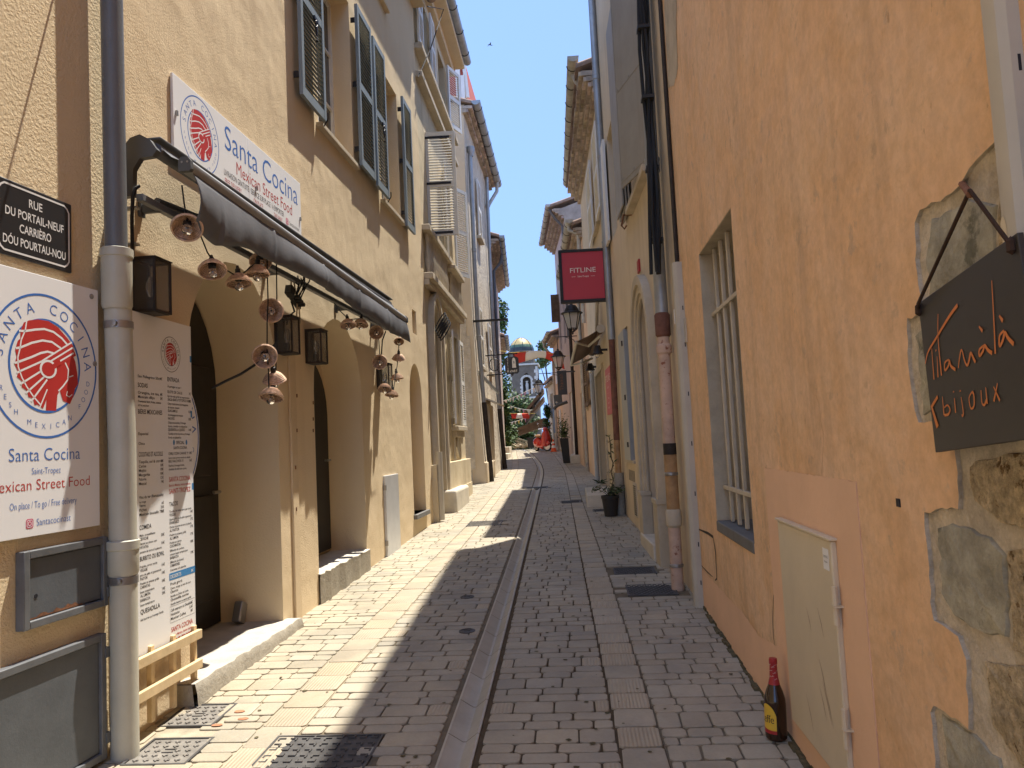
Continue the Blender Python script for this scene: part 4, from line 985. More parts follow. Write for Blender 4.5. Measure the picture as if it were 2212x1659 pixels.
# ------------------------------------------------------------------ square wall lanterns
def make_lantern(w=.17, d=.15, h=.30):
    t = thing('wall_lantern', 'lantern', 'wall lantern', (0, 0, 0), 'square black wall lanterns on the tan house')
    b = MB(); e = .012; F = I4
    for u in (0, w-e):
        for q in (.012, d-e): b.box(F, u, u+e, e, h-e, q, q+e)
    for v in (0, h-e):
        b.box(F, 0, w, v, v+e, .012, .012+e); b.box(F, 0, w, v, v+e, d-e, d); b.box(F, 0, e, v, v+e, .012+e, d-e); b.box(F, w-e, w, v, v+e, .012+e, d-e)
    b.box(F, -.004, w+.004, h, h+.006, .0, d+.006); b.box(F, e, w-e, -.004, .0, .012, d-e)
    b.box(F, 0, w, 0, h, 0, .0118); b.build('frame', M['black_rust'], t)
    b = MB(); b.box(F, .003, .006, e, h-e, .024, d-e); b.box(F, w-.006, w-.003, e, h-e, .024, d-e); b.box(F, e, w-e, e, h-e, d-.008, d-.005); b.build('pane', M['pane_glass'], t)
    b = MB(); G = Matrix.Translation((w/2, 0, d/2)) @ Matrix.Rotation(R_(-90), 4, 'X')
    b.lathe(G, [(.0, .0), (.03, .0), (.03, .012), (.02, .014), (.02, .09), (0, .09)], 12); b.build('socket', M['black_rust'], t)
    b = MB(); b.lathe(G, [(.013, .09), (.022, .11), (.028, .14), (.026, .17), (.012, .205), (0, .21)], 12); b.build('bulb', M['bulb_glass'], t)
    return t
lan = make_lantern()
for i, (s, z, lb) in enumerate(((.205, 2.415, 'black square wall lantern beside the grey downpipe, above the menu board'), (2.16, 2.40, 'black square wall lantern between the arches, under the tangle of plugs'), (2.83, 2.385, 'black square wall lantern at the left edge of the far arch'), (5.12, 2.30, 'black square wall lantern right of the far arch behind wicker lamps'))):
    Mx = L1.F(s, z, .002)
    if i == 0: o = lan; o.matrix_basis = Mx; ROOTM[o.name] = Mx
    else: o = copy_tree(lan, Mx)
    o['label'] = lb
# tangle of plugs and a power strip
s, z = L1.px(640, 648, .10); t = thing('power_strip', 'black power strip with a tangle of plugs and cable ties above the middle lantern', 'power strip', L1.F(s, z))
b = MB(); q = L1.F(s, z, .06) @ Matrix.Rotation(R_(-22), 4, 'Z'); b.box(q, -.10, .12, -.02, .02, 0, .04); b.box(q, -.16, -.08, -.03, .05, 0, .06); b.build('strip', M['plastic_black'], t, bevel=.006)
b = MB()
for u in (-.04, .0, .04, .08): b.box(q, u-.014, u+.014, -.012, .016, .04, .085)
b.build('plug', M['plastic_black'], t, bevel=.004, each=True)
b = MB(); rr = random.Random(2)
for k in range(6):
    a = L1.P(s+rr.uniform(-.08, .1), z+rr.uniform(0, .03), .10); c_ = L1.P(s+rr.uniform(-.1, .25), z+rr.uniform(.15, .28), rr.uniform(.05, .2)); b.tube([a, (a+c_)/2+Vector((.04, rr.uniform(-.05, .05), .02)), c_], .006, 6)
b.tube([L1.P(s-.06, z-.02, .08), L1.P(s-.02, z-.10, .09), L1.P(s-.10, z-.16, .06), L1.P(s-.09, z-.22, .05)], .008, 6); b.build('plug_cable', M['black_cable'], t, each=True)
b = MB()
for u, v, a in ((-.03, .10, 20), (.0, -.10, -12), (.06, -.12, 6), (-.11, .09, -4)):
    G = L1.F(s+u, z+v, .10) @ Matrix.Rotation(R_(a), 4, 'Z'); b.box(G, -.012, .012, -.07, .07, 0, .004)
b.build('cable_tie', M['recess_plaster'], t, each=True)

# wire leaving the near wall above the frame; its thin shadow crosses the plaster beside the street plate
q1, q2 = L0.px(124, -40), L0.px(16, 385); cA = SUN.z/SUN.dot(L0.n); bA = SUN.dot(L0.d)/SUN.dot(L0.n); dz_ = 1.2; tt = (q1[1]-q2[1])/(cA-dz_); ds_ = (q2[0]-q1[0])/tt+bA
b = MB(); b.tube([L0.P(q1[0]+ds_*w, q1[1]+dz_*w, w) for w in (0, .1, tt*.5, tt, tt*1.3)], .006, 6); tag(b.build('wall_wire', M['black_cable']), 'black wire fixed high on the near tan wall, its shadow falling beside the street plate', 'cable')
# ------------------------------------------------------------------ right: the orange house
RA = Wall((.935, 6.45), (.965, -6))
px = RA.px
wl, wr = px(1509, 545)[0], px(1585, 545)[0]; WZ0, WZ1 = .98, 2.86
WIN = rect(wl, wr, WZ0, WZ1)
S_ = lambda pts, w=0: RA.pxs(pts, w)
PA = S_([(2160, 300), (2330, 180), (2330, 610), (2080, 680), (1990, 655), (1984, 620), (1978, 560), (1974, 485), (1985, 455), (2030, 432), (2070, 405), (2095, 360)])
PB = S_([(1958, 692), (1985, 676), (2040, 700), (2075, 905), (1985, 917), (1974, 884), (1962, 790)])
PC = S_([(2061, 945), (2330, 880), (2330, 1780), (2040, 1780), (2021, 1659), (2011, 1539), (2015, 1519), (2093, 1573), (2085, 1423), (2071, 1373), (2041, 1353), (2015, 1336), (2005, 1223), (1996, 1104), (2071, 1098), (2068, 1020)])
def rough(poly, amp, n=5, seed=1):
    rr = random.Random(seed); out = []
    for i in range(len(poly)):
        a, c_ = poly[i], poly[(i+1) % len(poly)]
        L = math.hypot(c_[0]-a[0], c_[1]-a[1]); k = max(1, int(L/.03))
        for j in range(k): t_ = j/k; out.append((a[0]+(c_[0]-a[0])*t_+rr.uniform(-amp, amp), a[1]+(c_[1]-a[1])*t_+rr.uniform(-amp, amp)))
    return out
PA, PB, PC = rough(PA, .007, seed=1), rough(PB, .006, seed=2), rough(PC, .007, seed=3)
NICHE = S_([(1509, 1140), (1543, 1158), (1549, 1252), (1512, 1228)])
hO = thing('orange_house', 'orange plastered house wall with a barred window and bare stone showing at its corner', 'house', (.97, 3, .1))
facade(hO, RA, [(0, -1.5), (RA.L, -1.5), (RA.L, 10.4), (0, 10.4)], [(WIN, .42, 0), (PA, .012, 1, 1), (PB, .011, 1, 1), (PC, .012, 1, 1)], 'orange_plaster', 5, back='mortar')
b = MB(); b.box(RA.F(), 0, RA.L, 10.4, 10.5, -5, .25); b.build('roof', M['roof_tile'], hO)
def stones(lst, ma):
    for k, p in enumerate(lst):
        b = MB(); pts = rough(S_(p), .008, seed=k+40); c_ = (sum(q[0] for q in pts)/len(pts), sum(q[1] for q in pts)/len(pts))
        F = RA.F(); n = len(pts); rr = random.Random(k)
        vs = []
        for sc, w in ((1.0, -.05), (.99, -.012), (.965, -.004), (.70, -.001)): vs += [F @ Vector((c_[0]+(q[0]-c_[0])*sc, c_[1]+(q[1]-c_[1])*sc, w+rr.uniform(-.004, .004))) for q in pts]
        vs.append(F @ Vector((c_[0], c_[1], .0)))
        b.add(vs, [(i+m_*n, (i+1) % n+m_*n, (i+1) % n+(m_+1)*n, i+(m_+1)*n) for m_ in range(3) for i in range(n)]+[(3*n+i, 3*n+(i+1) % n, 4*n) for i in range(n)])
        b.build('bare_stone', M[ma], hO, sharp=28)
stones([[(2010, 475), (2085, 430), (2140, 440), (2138, 520), (2150, 620), (2090, 690), (2005, 660), (1998, 560)], [(1975, 720), (2000, 712), (2040, 720), (2062, 890), (1992, 896), (1982, 800)], [(2020, 1132), (2075, 1130), (2130, 1160), (2160, 1190), (2172, 1290), (2168, 1382), (2120, 1372), (2062, 1330), (2030, 1280)], [(2030, 1545), (2100, 1590), (2150, 1640), (2190, 1760), (2060, 1800)]], 'grey_stone')
stones([[(2152, 400), (2185, 350), (2330, 260), (2330, 650), (2170, 650), (2150, 520)], [(2088, 1005), (2150, 985), (2330, 940), (2330, 1170), (2210, 1150), (2125, 1110), (2098, 1085)], [(2170, 1180), (2330, 1200), (2330, 1450), (2185, 1405), (2180, 1300)], [(2122, 1430), (2200, 1440), (2330, 1490), (2330, 1720), (2205, 1660), (2138, 1570)]], 'porous_stone')
# window: sill, bars, dark room behind
F = RA.F(); b = MB(); b.box(F, wl+.01, wr-.01, WZ0-.06, WZ0+.012, -.41, .006); b.build('sill', M['slate'], hO, bevel=.008)
bw = -.02
while px(1553, 800, bw)[0] > wl+.06 and bw > -.35: bw -= .005
b0, b1, b2 = px(1561, 800, bw)[0], px(1576, 800, bw)[0], px(1591, 800, bw)[0]; stp = (b2-b0)/2
wn = MB(); s = b0-stp*5
wn.box(F, wl+.002, wr-.002, WZ0+.012, WZ1-.002, -.41, -.40); wd_ = wn.build('window', M['dark_inside'], hO)
rec = MB(); rec.box(F, wl+.001, wl+.006, WZ0+.012, WZ1, -.40, -.002); rec.box(F, wl+.006, wr, WZ1-.006, WZ1-.001, -.40, -.002); rec.build('reveal', M['recess_plaster'], hO)
s = b0-stp
while s < wr+.2:
    if wl+.03 < s < wr-.02:
        q = MB(); q.box(F, s-.016, s+.016, WZ0+.02, WZ1-.01, bw-.012, bw+.012); q.build('window_bar', M['window_bar'], wd_, bevel=.004)
    s += stp
q = MB()
for z in (1.22, 2.42): q.box(F, wl+.01, wr-.01, z-.014, z+.014, bw-.004, bw+.018)
q.build('cross_bar', M['window_bar'], wd_, bevel=.003, each=True)
# fresh plaster square round the cabinet, peeled strip, marks
F0_ = RA.F()
b = MB(); tl, tr = px(1655, 1014), px(1850, 1036); zc = (tl[1]+tr[1])/2
b.flat(F, rough(rect(tl[0]-.02, tr[0], .12, zc), .003, seed=8), (), .004); b.side(F, rect(tl[0]-.02, tr[0], .12, zc), -.001, .004); b.build('plaster_patch', M['pink_plaster'], hO)
b = MB(); b.flat(F0_, rough(S_([(1506, 1222), (1520, 1232), (1550, 1264), (1575, 1292), (1604, 1322), (1640, 1372), (1672, 1392), (1700, 1416), (1745, 1502), (1762, 1655), (1740, 1655), (1650, 1520), (1565, 1395), (1506, 1306)]), .006, seed=14), (), .0025); b.build('base_repair', M['pink_plaster'], hO)
b = MB(); rr = random.Random(19)
for k in range(11):
    s, z = rr.uniform(.5, 6.2), rr.uniform(1.2, 4.5); pts = [(s, z)]
    for i in range(rr.randint(5, 11)): s += rr.uniform(-.035, .035); z -= rr.uniform(.02, .09); pts.append((s, z))
    b.stroke(F0_, pts, [.0008+.0016*rr.random() for _ in pts], .0016)
b.build('hairline_crack', M['rust'], hO, each=True)
b = MB(); b.flat(F, rough(S_([(1434, -30), (1462, -30), (1462, 70), (1465, 150), (1456, 185), (1444, 190), (1440, 100)]), .01, seed=5), (), .003); b.build('bare_render', M['recess_plaster'], hO)
b = MB()                                       # cracks and rusty outline of an old hatch
for k, (pts, wd2) in enumerate((([(1509, 1143), (1530, 1152), (1541, 1160), (1546, 1190), (1549, 1250), (1545, 1254)], .022), ([(1509, 1143), (1511, 1200), (1516, 1222)], .006), ([(1516, 1222), (1528, 1235), (1540, 1246)], .012), ([(1674, 1254), (1671, 1300), (1670, 1345), (1672, 1380), (1675, 1395)], .007), ([(1598, 1322), (1603, 1340), (1608, 1350)], .006), ([(1613, 1335), (1620, 1350), (1626, 1364)], .006), ([(1550, 1265), (1570, 1290), (1590, 1315)], .003), ([(1680, 1395), (1686, 1412)], .004))):
    b.stroke(F, S_(pts), [wd2*(.4 if i in (0, len(pts)-1) else 1) for i in range(len(pts))], .0022)
b.build('crack', M['rust'] if False else M['black_rust'], hO, each=True)
b = MB(); c_ = px(1942, 1086); b.box(F, c_[0]-.012, c_[0]+.012, c_[1]-.012, c_[1]+.012, .0005, .004); b.build('socket_hole', M['ink'], hO)
b = MB(); c_ = px(1478, 718); g0, g1 = px(1473, 690), px(1486, 745); b.box(F, g0[0], g1[0], 2.33, 2.53, 0, .012)
for i in range(9): b.box(F, g0[0]+.03, g1[0]-.03, 2.35+.019*i, 2.36+.019*i, .012, .016)
b.build('vent_grille', M['window_bar'], hO, bevel=.002)

# cream utility cabinet
s0, s1 = px(1691, 1122)[0], px(1808, 1163)[0]; z0, z1 = .27, 1.175; F = RA.F(s0, z0); wv, hv = s1-s0, z1-z0
t = thing('utility_cabinet', 'scratched cream metal utility cabinet door in the orange wall behind the bottle', 'utility box', RA.F((s0+s1)/2, z0))
b = MB(); b.box(F, 0, wv, 0, hv, .002, .026); b.build('door', M['cabinet_cream'], t, bevel=.006)
b = MB(); b.box(F, -.006, wv+.012, hv+.001, hv+.012, .002, .036); b.build('rim', M['cabinet_cream'], t, bevel=.003)
b = MB()
for v in (.16, .60): b.tube([F @ Vector((wv+.006, v, .026)), F @ Vector((wv+.006, v+.14, .026))], .011, 8); b.box(F, wv-.004, wv+.03, v+.067, v+.073, .0, .038)
b.build('hinge', M['cabinet_cream'], t, each=True)
b = MB(); b.box(F, wv-.095, wv-.03, hv-.115, hv-.035, .0265, .0275); st_ = b.build('sticker', M['white_panel'], t)
b = MB(); b.text(F, 'CONTRÔLE', wv-.062, hv-.070, .009, .028, 0, 'c', .05); b.text(F, 'Réparé', wv-.062, hv-.088, .009, .028, 0, 'c', .035); b.build('print', M['ink'], st_)
b = MB(); rr = random.Random(6)
for k in range(7):
    u, v = rr.uniform(.15, wv-.12), rr.uniform(.2, hv-.2); L = rr.uniform(.02, .12); b.stroke(F, [(u, v), (u+L*.5, v-L*.8), (u+L*.8, v-L*1.5)], [.001, .004, .001], .0268)
b.build('scratch', M['rust'], t, each=True)

# pale cable covers
def trunk(label, s, z0, z1, w, d, ma, lean=0):
    t = thing('cable_cover', label, 'cable cover', RA.F(s, z0)); b = MB(); G = RA.F(s, 0, 0)
    pr = [(-w/2, 0), (w/2, 0), (w/2, d*.55), (w*.33, d*.9), (0, d), (-w*.33, d*.9), (-w/2, d*.55)]
    k = len(pr); vs = [G @ Vector((p[0]+(lean if z == z0 else 0), z, p[1])) for z in (z0, z1) for p in pr]
    b.add(vs, [(i, k+i, k+(i+1) % k, (i+1) % k) for i in range(k)]+[tuple(range(k)), tuple(reversed(range(k, 2*k)))]); b.build('cover', M[ma], t)
    return t, G
s_c = px(1468, 800, .05)[0]
t, G = trunk('beige cable cover at the far corner of the orange house, from ground to sign height', .11, .1, 3.0, .115, .075, 'cable_cover')
b = MB()
for z in (2.6, 2.3, 1.9, 1.5, 1.1, .7, .4): b.box(G, .052, .0585, z, z+.035, .010, .018)
b.build('slot', M['ink'], t, each=True)
b = MB(); b.box(G, -.03, .0, 2.5, 2.62, .0745, .077); b.build('sticker', M['white_panel'], t)
sC = px(2153, 100, .03)[0]
t, G = trunk('light grey cable cover running down the orange wall at the right edge', sC, .05, 10, .072, .045, 'cable_cover')
b = MB()
for z in (1.2, 1.75, 2.3, 2.62): b.box(G, .034, .0365, z, z+.035, .006, .012)
b.build('slot', M['ink'], t, each=True)
b = MB(); b.flat(G, [(-.012+.011*math.cos(a*.63), 1.985+.03*math.sin(a*.63)) for a in range(10)], (), .0455); b.build('paint_drip', M['cabinet_cream'], t)

# hanging jeweller's board
TL = RA.P(*px(1983, 655, .035), .035)
VPd = -ray(1408, 1066); VPd.normalize()                       # towards the viewer along the board
def along(x, y):                                             # closest point on the top edge line to a picture ray
    r = ray(x, y).normalized(); w0 = TL-CAMP; b_ = VPd.dot(r); d_ = VPd.dot(w0); e_ = r.dot(w0); return (b_*e_-d_)/(1-b_*b_)
Wd = along(2197, 502); up_ = Vector((0, 0, 1)); nrm = VPd.cross(up_).normalized()
rB = ray(2014, 978); tB = (TL.x*nrm.x+TL.y*nrm.y-0)/(rB.x*nrm.x+rB.y*nrm.y); Hb = TL.z-(EYE+rB.z*tB)
G = Matrix.Identity(4); ux = VPd; uy = (up_-ux*ux.dot(up_)).normalized(); uz = ux.cross(uy)
o_ = TL-uy*Hb
for i in range(3): G[i][0], G[i][1], G[i][2], G[i][3] = ux[i], uy[i], uz[i], o_[i]
t = thing('hanging_board', 'black jewellery shop board with orange handwriting hanging by a cord on the right wall', 'sign', G)
b = MB(); b.box(G, 0, Wd, 0, Hb, -.012, 0); b.build('board', M['jewel_black'], t, bevel=.002)
# writing measured on the photo, brought onto the board plane
def bd(x, y):
    r = ray(x, y); q = (o_-CAMP).dot(uz)/r.dot(uz); p = CAMP+r*q-o_; return (p.dot(ux), p.dot(uy))
Zp = lambda x, y: bd(1865.3+x*.4629, 274.3+y*.4629)
b = MB()
def pen(pts, wd, sm=True):
    p = [Zp(*q) for q in pts]
    if sm and len(p) > 2:
        out = []
        for i in range(len(p)-1):
            p0, p1, p2, p3 = p[max(i-1, 0)], p[i], p[i+1], p[min(i+2, len(p)-1)]
            for j in range(6):
                q = j/6; out.append(tuple(.5*((2*p1[a])+(-p0[a]+p2[a])*q+(2*p0[a]-5*p1[a]+4*p2[a]-p3[a])*q*q+(-p0[a]+3*p1[a]-3*p2[a]+p3[a])*q**3) for a in (0, 1)))
        p = out+[p[-1]]
    n = len(p); b.stroke(G, p, [wd*(.55+.55*i/(n-1)) for i in range(n)], .002)
pen([(292, 1105), (305, 1050), (340, 990), (400, 890), (443, 830)], .0085)
pen([(322, 1032), (333, 1178)], .006, False); pen([(347, 1070), (352, 1168)], .006, False); pen([(341, 1038), (343, 1046)], .008, False)
pen([(352, 872), (352, 985), (368, 1160)], .0065)
pen([(402, 1085), (384, 1100), (384, 1135), (400, 1115), (405, 1090), (412, 1115), (433, 1132)], .0075)
pen([(447, 1125), (452, 1080), (462, 1040), (476, 1090), (488, 1112), (497, 1090), (505, 1055), (518, 1080), (527, 1098)], .0075)
pen([(565, 1020), (545, 1040), (546, 1068), (562, 1045), (570, 1020), (585, 1040), (605, 1055)], .0085)
pen([(543, 930), (560, 953)], .008, False)
pen([(603, 716), (612, 880), (620, 1058)], .006)
pen([(660, 950), (640, 975), (640, 1022), (655, 995), (665, 960), (680, 985), (706, 1013)], .009)
pen([(638, 880), (655, 905)], .009, False)
pen([(350, 1258), (322, 1305), (350, 1400)], .016, False)
pen([(372, 1258), (380, 1345)], .006, False); pen([(381, 1310), (396, 1298), (408, 1318), (400, 1340), (382, 1345)], .006)
pen([(428, 1265), (434, 1333)], .006, False); pen([(424, 1232), (425, 1238)], .008, False)
pen([(460, 1260), (470, 1335), (463, 1348)], .006); pen([(455, 1228), (456, 1234)], .008, False)
pen([(511, 1235), (497, 1265), (505, 1312), (520, 1300), (519, 1250), (511, 1235)], .006)
pen([(553, 1228), (557, 1285), (568, 1297), (578, 1275)], .006); pen([(575, 1215), (582, 1292)], .006, False)
pen([(612, 1212), (641, 1277)], .006, False); pen([(630, 1195), (613, 1280)], .006, False)
b.build('lettering', M['orange_ink'], t)
hk0 = RA.P(*px(2068, 397, 0), -.01); hk1 = RA.P(*px(2096, 420, .10), .10)
b = MB(); b.tube([hk0, hk1], .008, 8); tag(b.build('wall_hook', M['rust']), 'rusty iron peg in the stone carrying the black board', 'hook')
b = MB(); c1, c2 = G @ Vector((.012, Hb-.02, .004)), G @ Vector((Wd-.02, Hb-.02, .004)); tip = hk1+Vector((0, 0, .009))
b.tube([c1, c1+(tip-c1)*.06+Vector((-.008, 0, 0)), tip], .0045, 6); b.tube([tip, c2+(tip-c2)*.08, c2], .0045, 6)
for c_ in (c1, c2): b.lathe(Matrix.Translation(c_), [(0, -.018), (.010, -.01), (.009, .01), (0, .02)], 8)
b.build('cord', M['rope'], t)

# beer bottle
p = ground(1680, 1597); y_ = p.y; F = Matrix.Translation((p.x-.005, y_, g(y_)+.002)) @ Matrix.Rotation(R_(1.5), 4, 'Y')
t = thing('beer_bottle', 'brown beer bottle with red neck foil and yellow label standing by the cream cabinet', 'bottle', F)
b = MB(); pr = [(0, .004), (.040, .0), (.049, .010), (.050, .03), (.050, .165), (.047, .195), (.038, .225), (.026, .255), (.019, .285), (.016, .345), (.018, .350), (.018, .368), (.014, .372), (0, .371)]
b.lathe(F, pr, 28); b.build('glass', M['bottle_glass'], t)
b = MB(); b.lathe(F, [(.0272, .2545), (.0200, .285), (.0170, .343), (.0192, .349), (.0192, .366)], 24); b.lathe(F, [(.0192, .366), (.0175, .374), (0, .3745)], 24, 1); fo = b.build('foil', [M['label_red'], M['label_red']], t)
b = MB()
for k, (a, h) in enumerate(((200, .345), (250, .335), (290, .345), (220, .318), (270, .308), (310, .318), (240, .292), (285, .280), (205, .29))):
    r = .0174+(.345-h)*.045+.0006; q = F @ Matrix.Rotation(R_(a), 4, 'Z') @ Matrix.Translation((r, 0, h)) @ Matrix.Rotation(R_(90), 4, 'Z') @ Matrix.Rotation(R_(90), 4, 'X'); b.text(q, 'Leffe', 0, 0, .0055, .0006, 0, 'c', .015, rot=.25)
b.build('print', M['label_cream'], fo)
# label curved on the glass: an oval leaning left
def curved(b, shape, r, a0, mi):                              # shape in (arc length, height)
    lp = [Vector((q[0], q[1], 0)) for q in shape]; tr_ = tessellate_polygon([lp]); vs = [F @ Vector((r*math.cos(a0+q[0]/r), r*math.sin(a0+q[0]/r), q[1])) for q in shape]; b.add(vs, [tuple(x) for x in tr_], mi)
def bands(lo, hi, top, bot, n=14):
    return [(lo+(hi-lo)*i/n, bot(lo+(hi-lo)*i/n)) for i in range(n+1)]+[(hi-(hi-lo)*i/n, top(hi-(hi-lo)*i/n)) for i in range(n+1)]
b = MB(); a0 = R_(206); r = .0505
for i in range(24):
    x0, x1 = -.048+.096*i/24, -.048+.096*(i+1)/24
    ft = lambda x: .085+.085*math.sqrt(max(0, 1-((x)/.052)**2)); fb = lambda x: .062-.010*math.sin((x+.05)*18)
    for lo, hi, mi in ((fb, ft, 1), (lambda x: .036, fb, 0)):
        P4 = [(x0, lo(x0)), (x1, lo(x1)), (x1, hi(x1)), (x0, hi(x0))]; b.add([F @ Vector((r*math.cos(a0+q[0]/r), r*math.sin(a0+q[0]/r), q[1])) for q in P4], [(0, 1, 2, 3)], mi)
lb_ = b.build('label', [M['label_red'], M['label_yellow']], t)
b = MB(); vs, fs = text_geo('Leffe'); xs = [v.x for v in vs]; sc = .030/.72
for dx in (0, .0012):
    b.add([F @ Vector(((r+.0006)*math.cos(a0+((v.x-(max(xs)+min(xs))/2)*sc*.95+dx)/r), (r+.0006)*math.sin(a0+((v.x-(max(xs)+min(xs))/2)*sc*.95+dx)/r), .085+v.y*sc*1.25)) for v in vs], fs)
b.build('print', M['ink'], lb_)
# ------------------------------------------------------------------ right: houses further up the street
class RWall(Wall):                            # right-hand wall addressed by distance Y (far end first)
    def S(s, Y): return (s.a.y-Y)/(s.a.y-s.b.y)*s.L
    def at(s, Y, z, w=0): return s.P(s.S(Y), z, w)
RB = RWall((.67, 12.35), (.935, 6.45)); RC = RWall((.42, 18.5), (.67, 12.35)); RD = RWall((.02, 25.0), (.42, 18.5)); RE = RWall((-.45, 30.0), (.02, 25.0)); RF = RWall((-.78, 33.0), (-.45, 30.0)); RG = RWall((-1.25, 37), (-.78, 33.0))
def Yr(W, Yf, Yn, z0, z1): return rect(W.S(Yf), W.S(Yn), z0, z1)
# cream house with the arched stone door
hB = thing('cream_house', 'cream plastered house with an arched stone doorway and a grey metal shutter', 'house', (.8, 9.4, .3))
dA = arch(RB.S(9.12), RB.S(8.16), -.4, 2.62, 3.13, 12)
facade(hB, RB, rect(0, RB.L, -.6, 10.3), [(dA, .32, 0), (Yr(RB, 11.25, 10.30, 1.28, 3.08), .12, 1), (Yr(RB, 9.0, 7.6, 4.30, 6.9), .25, 1), (Yr(RB, 11.45, 10.75, 4.55, 6.1), .2, 1)], 'cream_plaster', 5)
F = RB.F(); b = MB()
def arch_band(b, W, outer, inner, w0, w1):
    F = W.F(); n = len(outer); vs = [F @ Vector((p[0], p[1], w)) for w in (w0, w1) for q in (outer, inner) for p in q]
    f = []
    for i in range(1, n-1):
        j = i+1; f += [(2*n+i, 2*n+j, 3*n+j, 3*n+i), (i, j, 2*n+j, 2*n+i), (n+j, n+i, 3*n+i, 3*n+j)]
    j = 0; i = n-1; f += [(2*n+i, 2*n+j, 3*n+j, 3*n+i), (i, j, 2*n+j, 2*n+i), (n+j, n+i, 3*n+i, 3*n+j)]
    b.add(vs, f)
for k, (e0, e1, w) in enumerate(((.26, .15, .085), (.15, .06, .055), (.06, .0, .028))):
    yf, yn = 9.12, 8.16
    arch_band(b, RB, arch(RB.S(yf+e0), RB.S(yn-e0), .9, 2.62, 3.13+e0, 12), arch(RB.S(yf+e1), RB.S(yn-e1), .9, 2.62, 3.13+e1, 12), -.02, w)
for y0, y1 in ((9.12+.27, 9.10), (8.18, 8.16-.27)): b.box(F, RB.S(y0), RB.S(y1), -.2, .92, -.02, .10); b.box(F, RB.S(y0)-.015, RB.S(y1)+.015, .90, .95, -.02, .112)
b.build('door_surround', M['stone_trim'], hB, bevel=.006)
b = MB(); b.box(RB.F(0, 0, -.315), RB.S(9.12), RB.S(8.16), .3, 3.12, 0, .05); dd = b.build('door', M['old_wood'], hB)
b = MB(); b.box(F, RB.S(9.30), RB.S(8.22), -.2, .30+.16, -.3, .115); b.build('doorstep', M['pale_stone'], hB, bevel=.015)
b = MB(); b.box(F, RB.S(11.22), RB.S(10.52), 1.27, 3.06, -.04, .035); sh = b.build('shutter', M['grey_paint'], hB, bevel=.003)
b = MB()
for z in (1.45, 2.1, 2.85): b.box(F, RB.S(10.72), RB.S(10.66), z, z+.07, .035, .05)
b.build('hinge', M['iron'], sh, each=True)
b = MB(); b.box(F, RB.S(11.3), RB.S(10.28), 1.235, 1.272, -.1, .03); b.build('sill', M['stone_trim'], hB)
b = MB()
for i in range(6): s = RB.S(11.1)+.12*i; b.box(F, s, s+.03, .98, 1.13, 0, .004)
b.build('air_slot', M['ink'], hB, each=True)
b = MB(); b.box(F, RB.S(10.62), RB.S(10.32), .52, .97, 0, .014); gr_ = b.build('vent_grille', M['window_bar'], hB)
b = MB()
for i in range(14): b.box(F, RB.S(10.60), RB.S(10.34), .545+.029*i, .560+.029*i, .0145, .017)
b.build('slot', M['ink'], gr_, each=True)
b = MB(); b.box(F, 0, RB.L, -.3, .72, -.02, .022); pb = b
# big grey steel leaf, half open
h0 = RB.at(7.5, 0, .02); h1 = atY(1343, 407, 8.25); x_ = Vector((h1.x-h0.x, h1.y-h0.y, 0)); wl_ = x_.length; Gf = frame((h0.x, h0.y, 4.28), x_, (0, 0, 1))
b = MB(); b.box(Gf, 0, wl_, 0, 2.75, 0, .02); lf = b.build('shutter', M['panel_grey'], hB, bevel=.003)
b = MB()
for z in (.06, 1.05, 2.2): b.box(Gf, .01, wl_-.01, z, z+.012, -.004, .024); [b.box(Gf, u, u+.02, z+.02, z+.04, -.006, .026) for u in (.04, wl_*.5, wl_-.06)]
for u in (.0, wl_-.02): b.box(Gf, u, u+.02, 0, 2.75, -.005, .025)
b.build('frame', M['panel_grey'], lf, bevel=.002)
b = MB(); b.box(F, RB.S(9.06), RB.S(7.55), 4.22, 4.29, -.2, .09); b.build('sill', M['stone_trim'], hB, bevel=.008)
for k in range(3):
    b = MB(); b.box(F, RB.S(9.75)+.03*k, RB.S(9.03), 4.30+.02*k, 6.8, .03+.035*k, .05+.035*k); b.build('shutter', M['panel_grey'], hB, bevel=.003)
b = MB(); b.box(F, RB.S(12.05), RB.S(11.48), 4.55, 6.12, .03, .07); b.build('shutter', M['shutter_white'], hB, bevel=.004)
b = MB(); b.tube([RB.at(9.16, 4.25, 0), RB.at(9.16, 4.25, .10), RB.at(9.16, 4.12, .13), RB.at(9.16, 4.08, .10), RB.at(9.16, 4.12, .07)], .012, 6); b.build('wall_hook', M['rust'], hB)
nB = MB(); nB.box(F, RB.S(8.85), RB.S(8.70), 3.46, 3.60, 0, .02); tag(nB.build('house_number_plate', M['label_red']), 'small dark red house number plate above the arched doorway', 'number plate')
b = MB(); b.box(F, -.05, RB.L, 10.3, 10.42, -.3, .14); b.build('cornice', M['stone_trim'], hB); tiles_roof(hB, RB, 0, RB.L, 10.42, .18, 4.5)

